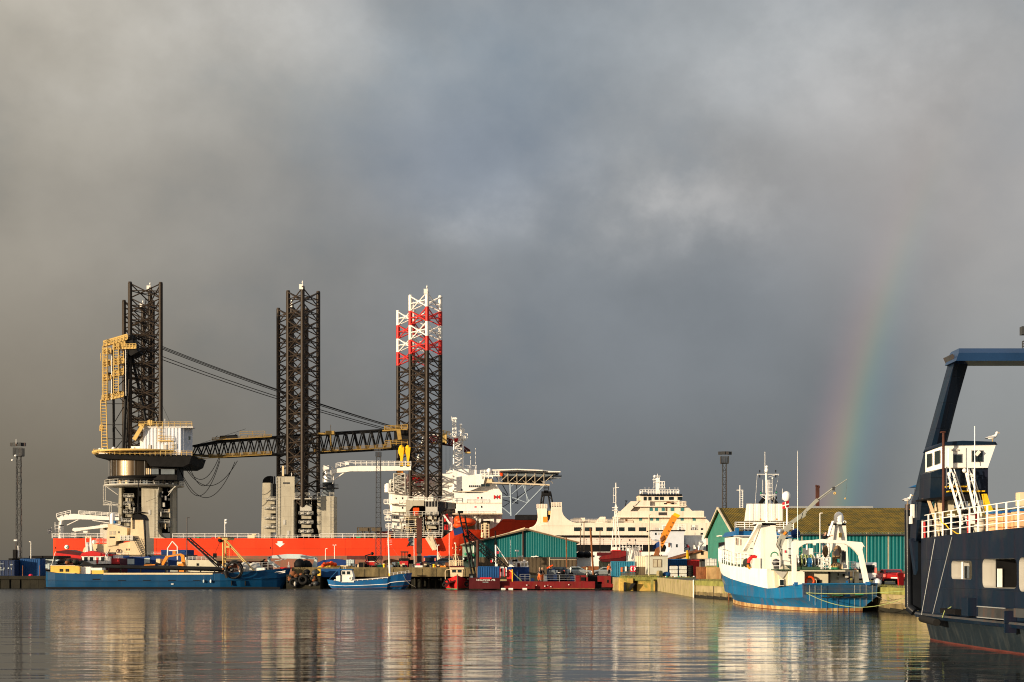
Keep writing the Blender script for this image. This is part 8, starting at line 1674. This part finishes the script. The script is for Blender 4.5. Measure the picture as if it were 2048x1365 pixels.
b = MB('dark_steel').prism([(1852, 946), (1862, 944), (1862, 999), (1846, 1003), (1848, 990)], CDp + 1.2, .3); b.build('tower_brace', ns)
b = MB('spud').ptube(1886.5, 1064, 1887, 865, 58.9, 2.7, 12); b.pb(1883.5, 863, 1891, 865.5, 58.8, .25); b.build('exhaust_pipe', ns)
b = MB('white_clean').ptube(1949.5, 1052, 1949.5, 853, 58.5, 1.3, 8, None, .9); b.build('whip_antenna', ns)
for i, (x0, y0, x1, y1, D_) in enumerate(((1900, 940, 1932, 1050, 58.6), (1936, 940, 1962, 1046, 58.9))):
    b = MB('white_clean'); w_ = 13
    b.beam(P(x0 - 4, y0 + 6, D_), P(x1 - 8, y1, D_), .04, .08); b.beam(P(x0 + 6, y0 + 6, D_ + .4), P(x1 + 4, y1, D_ + .4), .04, .08)
    for k in range(12):
        f_ = k / 12; b.use('steel').beam(P(x0 - 3 + (x1 - x0) * f_, y0 + 6 + (y1 - y0) * f_, D_), P(x0 + 8 + (x1 - x0) * f_, y0 + 6 + (y1 - y0) * f_, D_ + .4), .06, .02)
    b.use('white_clean')
    for off, dy_ in ((0, 0), (6, 0)): b.tube(P(x0 + 2 + off, y0 - 2, D_ - .05 + off * .06), P(x1 + off, y1 - 22, D_ - .05 + off * .06), .022, 6)
    b.tube(P(x0 - 2, y0 + 12, D_ - .05), P(x1 - 6, y1 - 8, D_ - .05), .018, 6)
    for k in range(5): f_ = k / 4.6; b.tube(P(x0 + 2 + (x1 - x0) * f_, y0 + (y1 - y0 - 20) * f_, D_ - .05), P(x0 - 2 + (x1 - x0) * f_, y0 + 14 + (y1 - y0 - 18) * f_, D_ - .05), .02, 5)
    b.build('stairs', ns)
b = MB('white_clean').rail([P(1893, 978, 59), P(1900, 978, 59)], .9, 3, .2, .02); b.ptube(1935, 982, 1935, 936, 59, .9); b.ladder(P(1945, 975, 58.8), P(1941, 938, 58.8), .22, .02, .2); b.use('bright_yellow').pb(1897, 972, 1936, 974.4, 59, .5).pb(1900, 981.5, 1970, 984, 59.1, .5); b.use('trawler_white').ball(P(1929, 941.5, 59.2), .1, 1, 8); b.build('landing', ns)
b = MB('navy').prism([(1848, 948), (1862, 944), (1862, 1040), (1840, 1040)], CDp + 1.9, .5); b.use('black').prism([(1856, 997), (1975, 985), (1976, 999), (1856, 1000)], CDp + .1, 1.8); b.build('tower_base', ns)
b = MB('cream'); rs = random.Random(41)
b.prism([(1854, 998), (1859, 997), (1877, 1045), (1885, 1078), (1880, 1078), (1872, 1050)], 60.0, .1); b.pb(1876, 994, 1886, 1022, 60.2, .5); b.use('cabin_cream').pb(1895, 999, 1908, 1022, 60.4, .5).pb(1879, 1020, 1884, 1075, 60, .15); b.use('trawler_white').pb(1898, 1028, 1910, 1034, 59.8, .3); b.use('navy').pb(1893, 1036, 1935, 1072, 61, .8); b.use('glass_teal').prism([(1866, 998), (1871, 998), (1869, 1014), (1866, 1006)], 60.3, .1); b.use('cabin_grey').pb(1940, 995, 1950, 1012, 60, .3).ball(P(1958, 1052, 58.2), .28, 1.3, 10).pb(1953, 1052, 1965, 1068, 58.2, .4).pb(1976, 1040, 1984, 1064, 58.2, .2)
for i in range(26): x = rs.uniform(1856, 1950); y = rs.uniform(1000, 1060); b.use(rs.choice(['dark_steel', 'black', 'rust', 'cabin_cream', 'spud', 'galv'])).pb(x, y, x + rs.uniform(2, 7), y + rs.uniform(3, 14), 60.6 + rs.uniform(0, 1), .2)
b.use('dark_steel').box(18.3, 21.5, 60.0, 62, 4.45, 4.9); b.build('deck_machinery', ns)
b = MB('cont_red').ptube(1850, 1078, 1849, 1035, 61.6, 2.2, 10); b.use('spud').ptube(1849, 1036, 1848, 1010, 61.6, 2.4, 10); b.use('cont_red').ptube(1937, 1068, 1937, 1032, 58, 3, 12).pb(1952, 1026, 1957, 1045, 58, .2); b.use('trawler_white').pb(1940, 1026, 1950, 1048, 57.9, .25); b.use('black').prism([(1925, 1022), (1931, 1019), (1944, 1022), (1937, 1028), (1928, 1028)], 57.6, .2); b.build('fire_equipment', ns)
b = MB('bright_yellow').prism([(1967, 988), (1974, 988), (1979, 1004), (1986, 1020), (1984, 1024), (1978, 1024), (1982, 1038), (1977, 1038), (1974, 1026), (1970, 1006)], 58.8, .25); b.build('yellow_crane', ns)
b = MB('bright_yellow').path([P(1881, 1037, 58.3), P(1884, 1046, 58.2), P(1892, 1050, 58.1), P(1898, 1058, 58), P(1906, 1062, 57.6), P(1913, 1067, 57.3), P(1921, 1069, 57)], .022, 6); b.build('hose', ns)
for i, (x0, x1, D_, cap) in enumerate(((1986, 2012, 57, 1022), (2014, 2036, 56.4, 1020), (2038, 2064, 55.4, 1017))):
    z0 = 4.5; xx0, xx1 = PX(x0, D_), PX(x1, D_); b = MB('ibc_peach').box(xx0, xx1, D_, D_ + .9, z0, PZ(cap + 6, D_)); b.use('boat_blue' if i != 1 else 'cont_blue').box(xx0 - .02, xx1 + .02, D_ - .02, D_ + .92, PZ(cap + 6, D_), PZ(cap + 1, D_)); b.build('storage_box', None, ['left', 'middle', 'right'][i] + ' peach storage box with blue lid behind the white rails', 'box', 'peach boxes on the navy ship', bevel=.02)
MB('cream').pb(2040, 985, 2060, 1012, 58, .5).build('cabinet', ns)
b = MB('dark_steel').ptube(1829.5, 1000, 1829, 978, 63.8, .5); b.use('boat_blue').prism([(1822, 975), (1833, 970), (1836, 975)], 63.6, .5); b.build('small_mast', ns)
# ------------------------------------------------------------------ gulls
def gull(label, loc, rz, sc=1.):
    t = thing('gull', label, 'gull', loc, 'gulls', True, rz); t.scale = (sc, sc, sc)
    chs = [[((0, .16, .16), .025), ((0, .08, .17), .062), ((0, -.02, .19), .075), ((0, -.10, .23), .055), ((0, -.13, .29), .035), ((0, -.14, .33), .042)]]
    skinned('body', chs, 'gull_white', t, 2)
    b = MB('gull_white').ball((0, -.145, .335), .045, .95, 12, .9, 1.1); b.use('black').ball((.036, -.165, .345), .007, 1, 6).ball((-.036, -.165, .345), .007, 1, 6); b.build('head', t)
    MB('beak').tube((0, -.18, .33), (0, -.245, .318), .013, 8, .003).build('beak', t)
    for s_ in (-1, 1):
        MB('gull_grey').ball((s_ * .062, .03, .195), .1, .42, 12, .22, 1.25).tube((s_ * .06, .10, .19), (s_ * .03, .24, .165), .03, 8, .004).build('wing', t)
        MB('beak').tube((s_ * .03, 0, .13), (s_ * .03, .005, .01), .007, 6).box(s_ * .03 - .02, s_ * .03 + .02, -.05, .01, 0, .008).build('leg', t)
    MB('black').tube((0, .15, .165), (0, .24, .155), .022, 8, .006).build('tail', t)
    return t
gull('white gull standing on the right edge of the navy cab roof', (PX(1985, CDp + .5), CDp + .5, PZ(884, CDp)), R(65), 1.25)
gull('white gull perched on the black corner post of the navy ship', (17.7, 63.6, 5.95), R(40), 1.2)
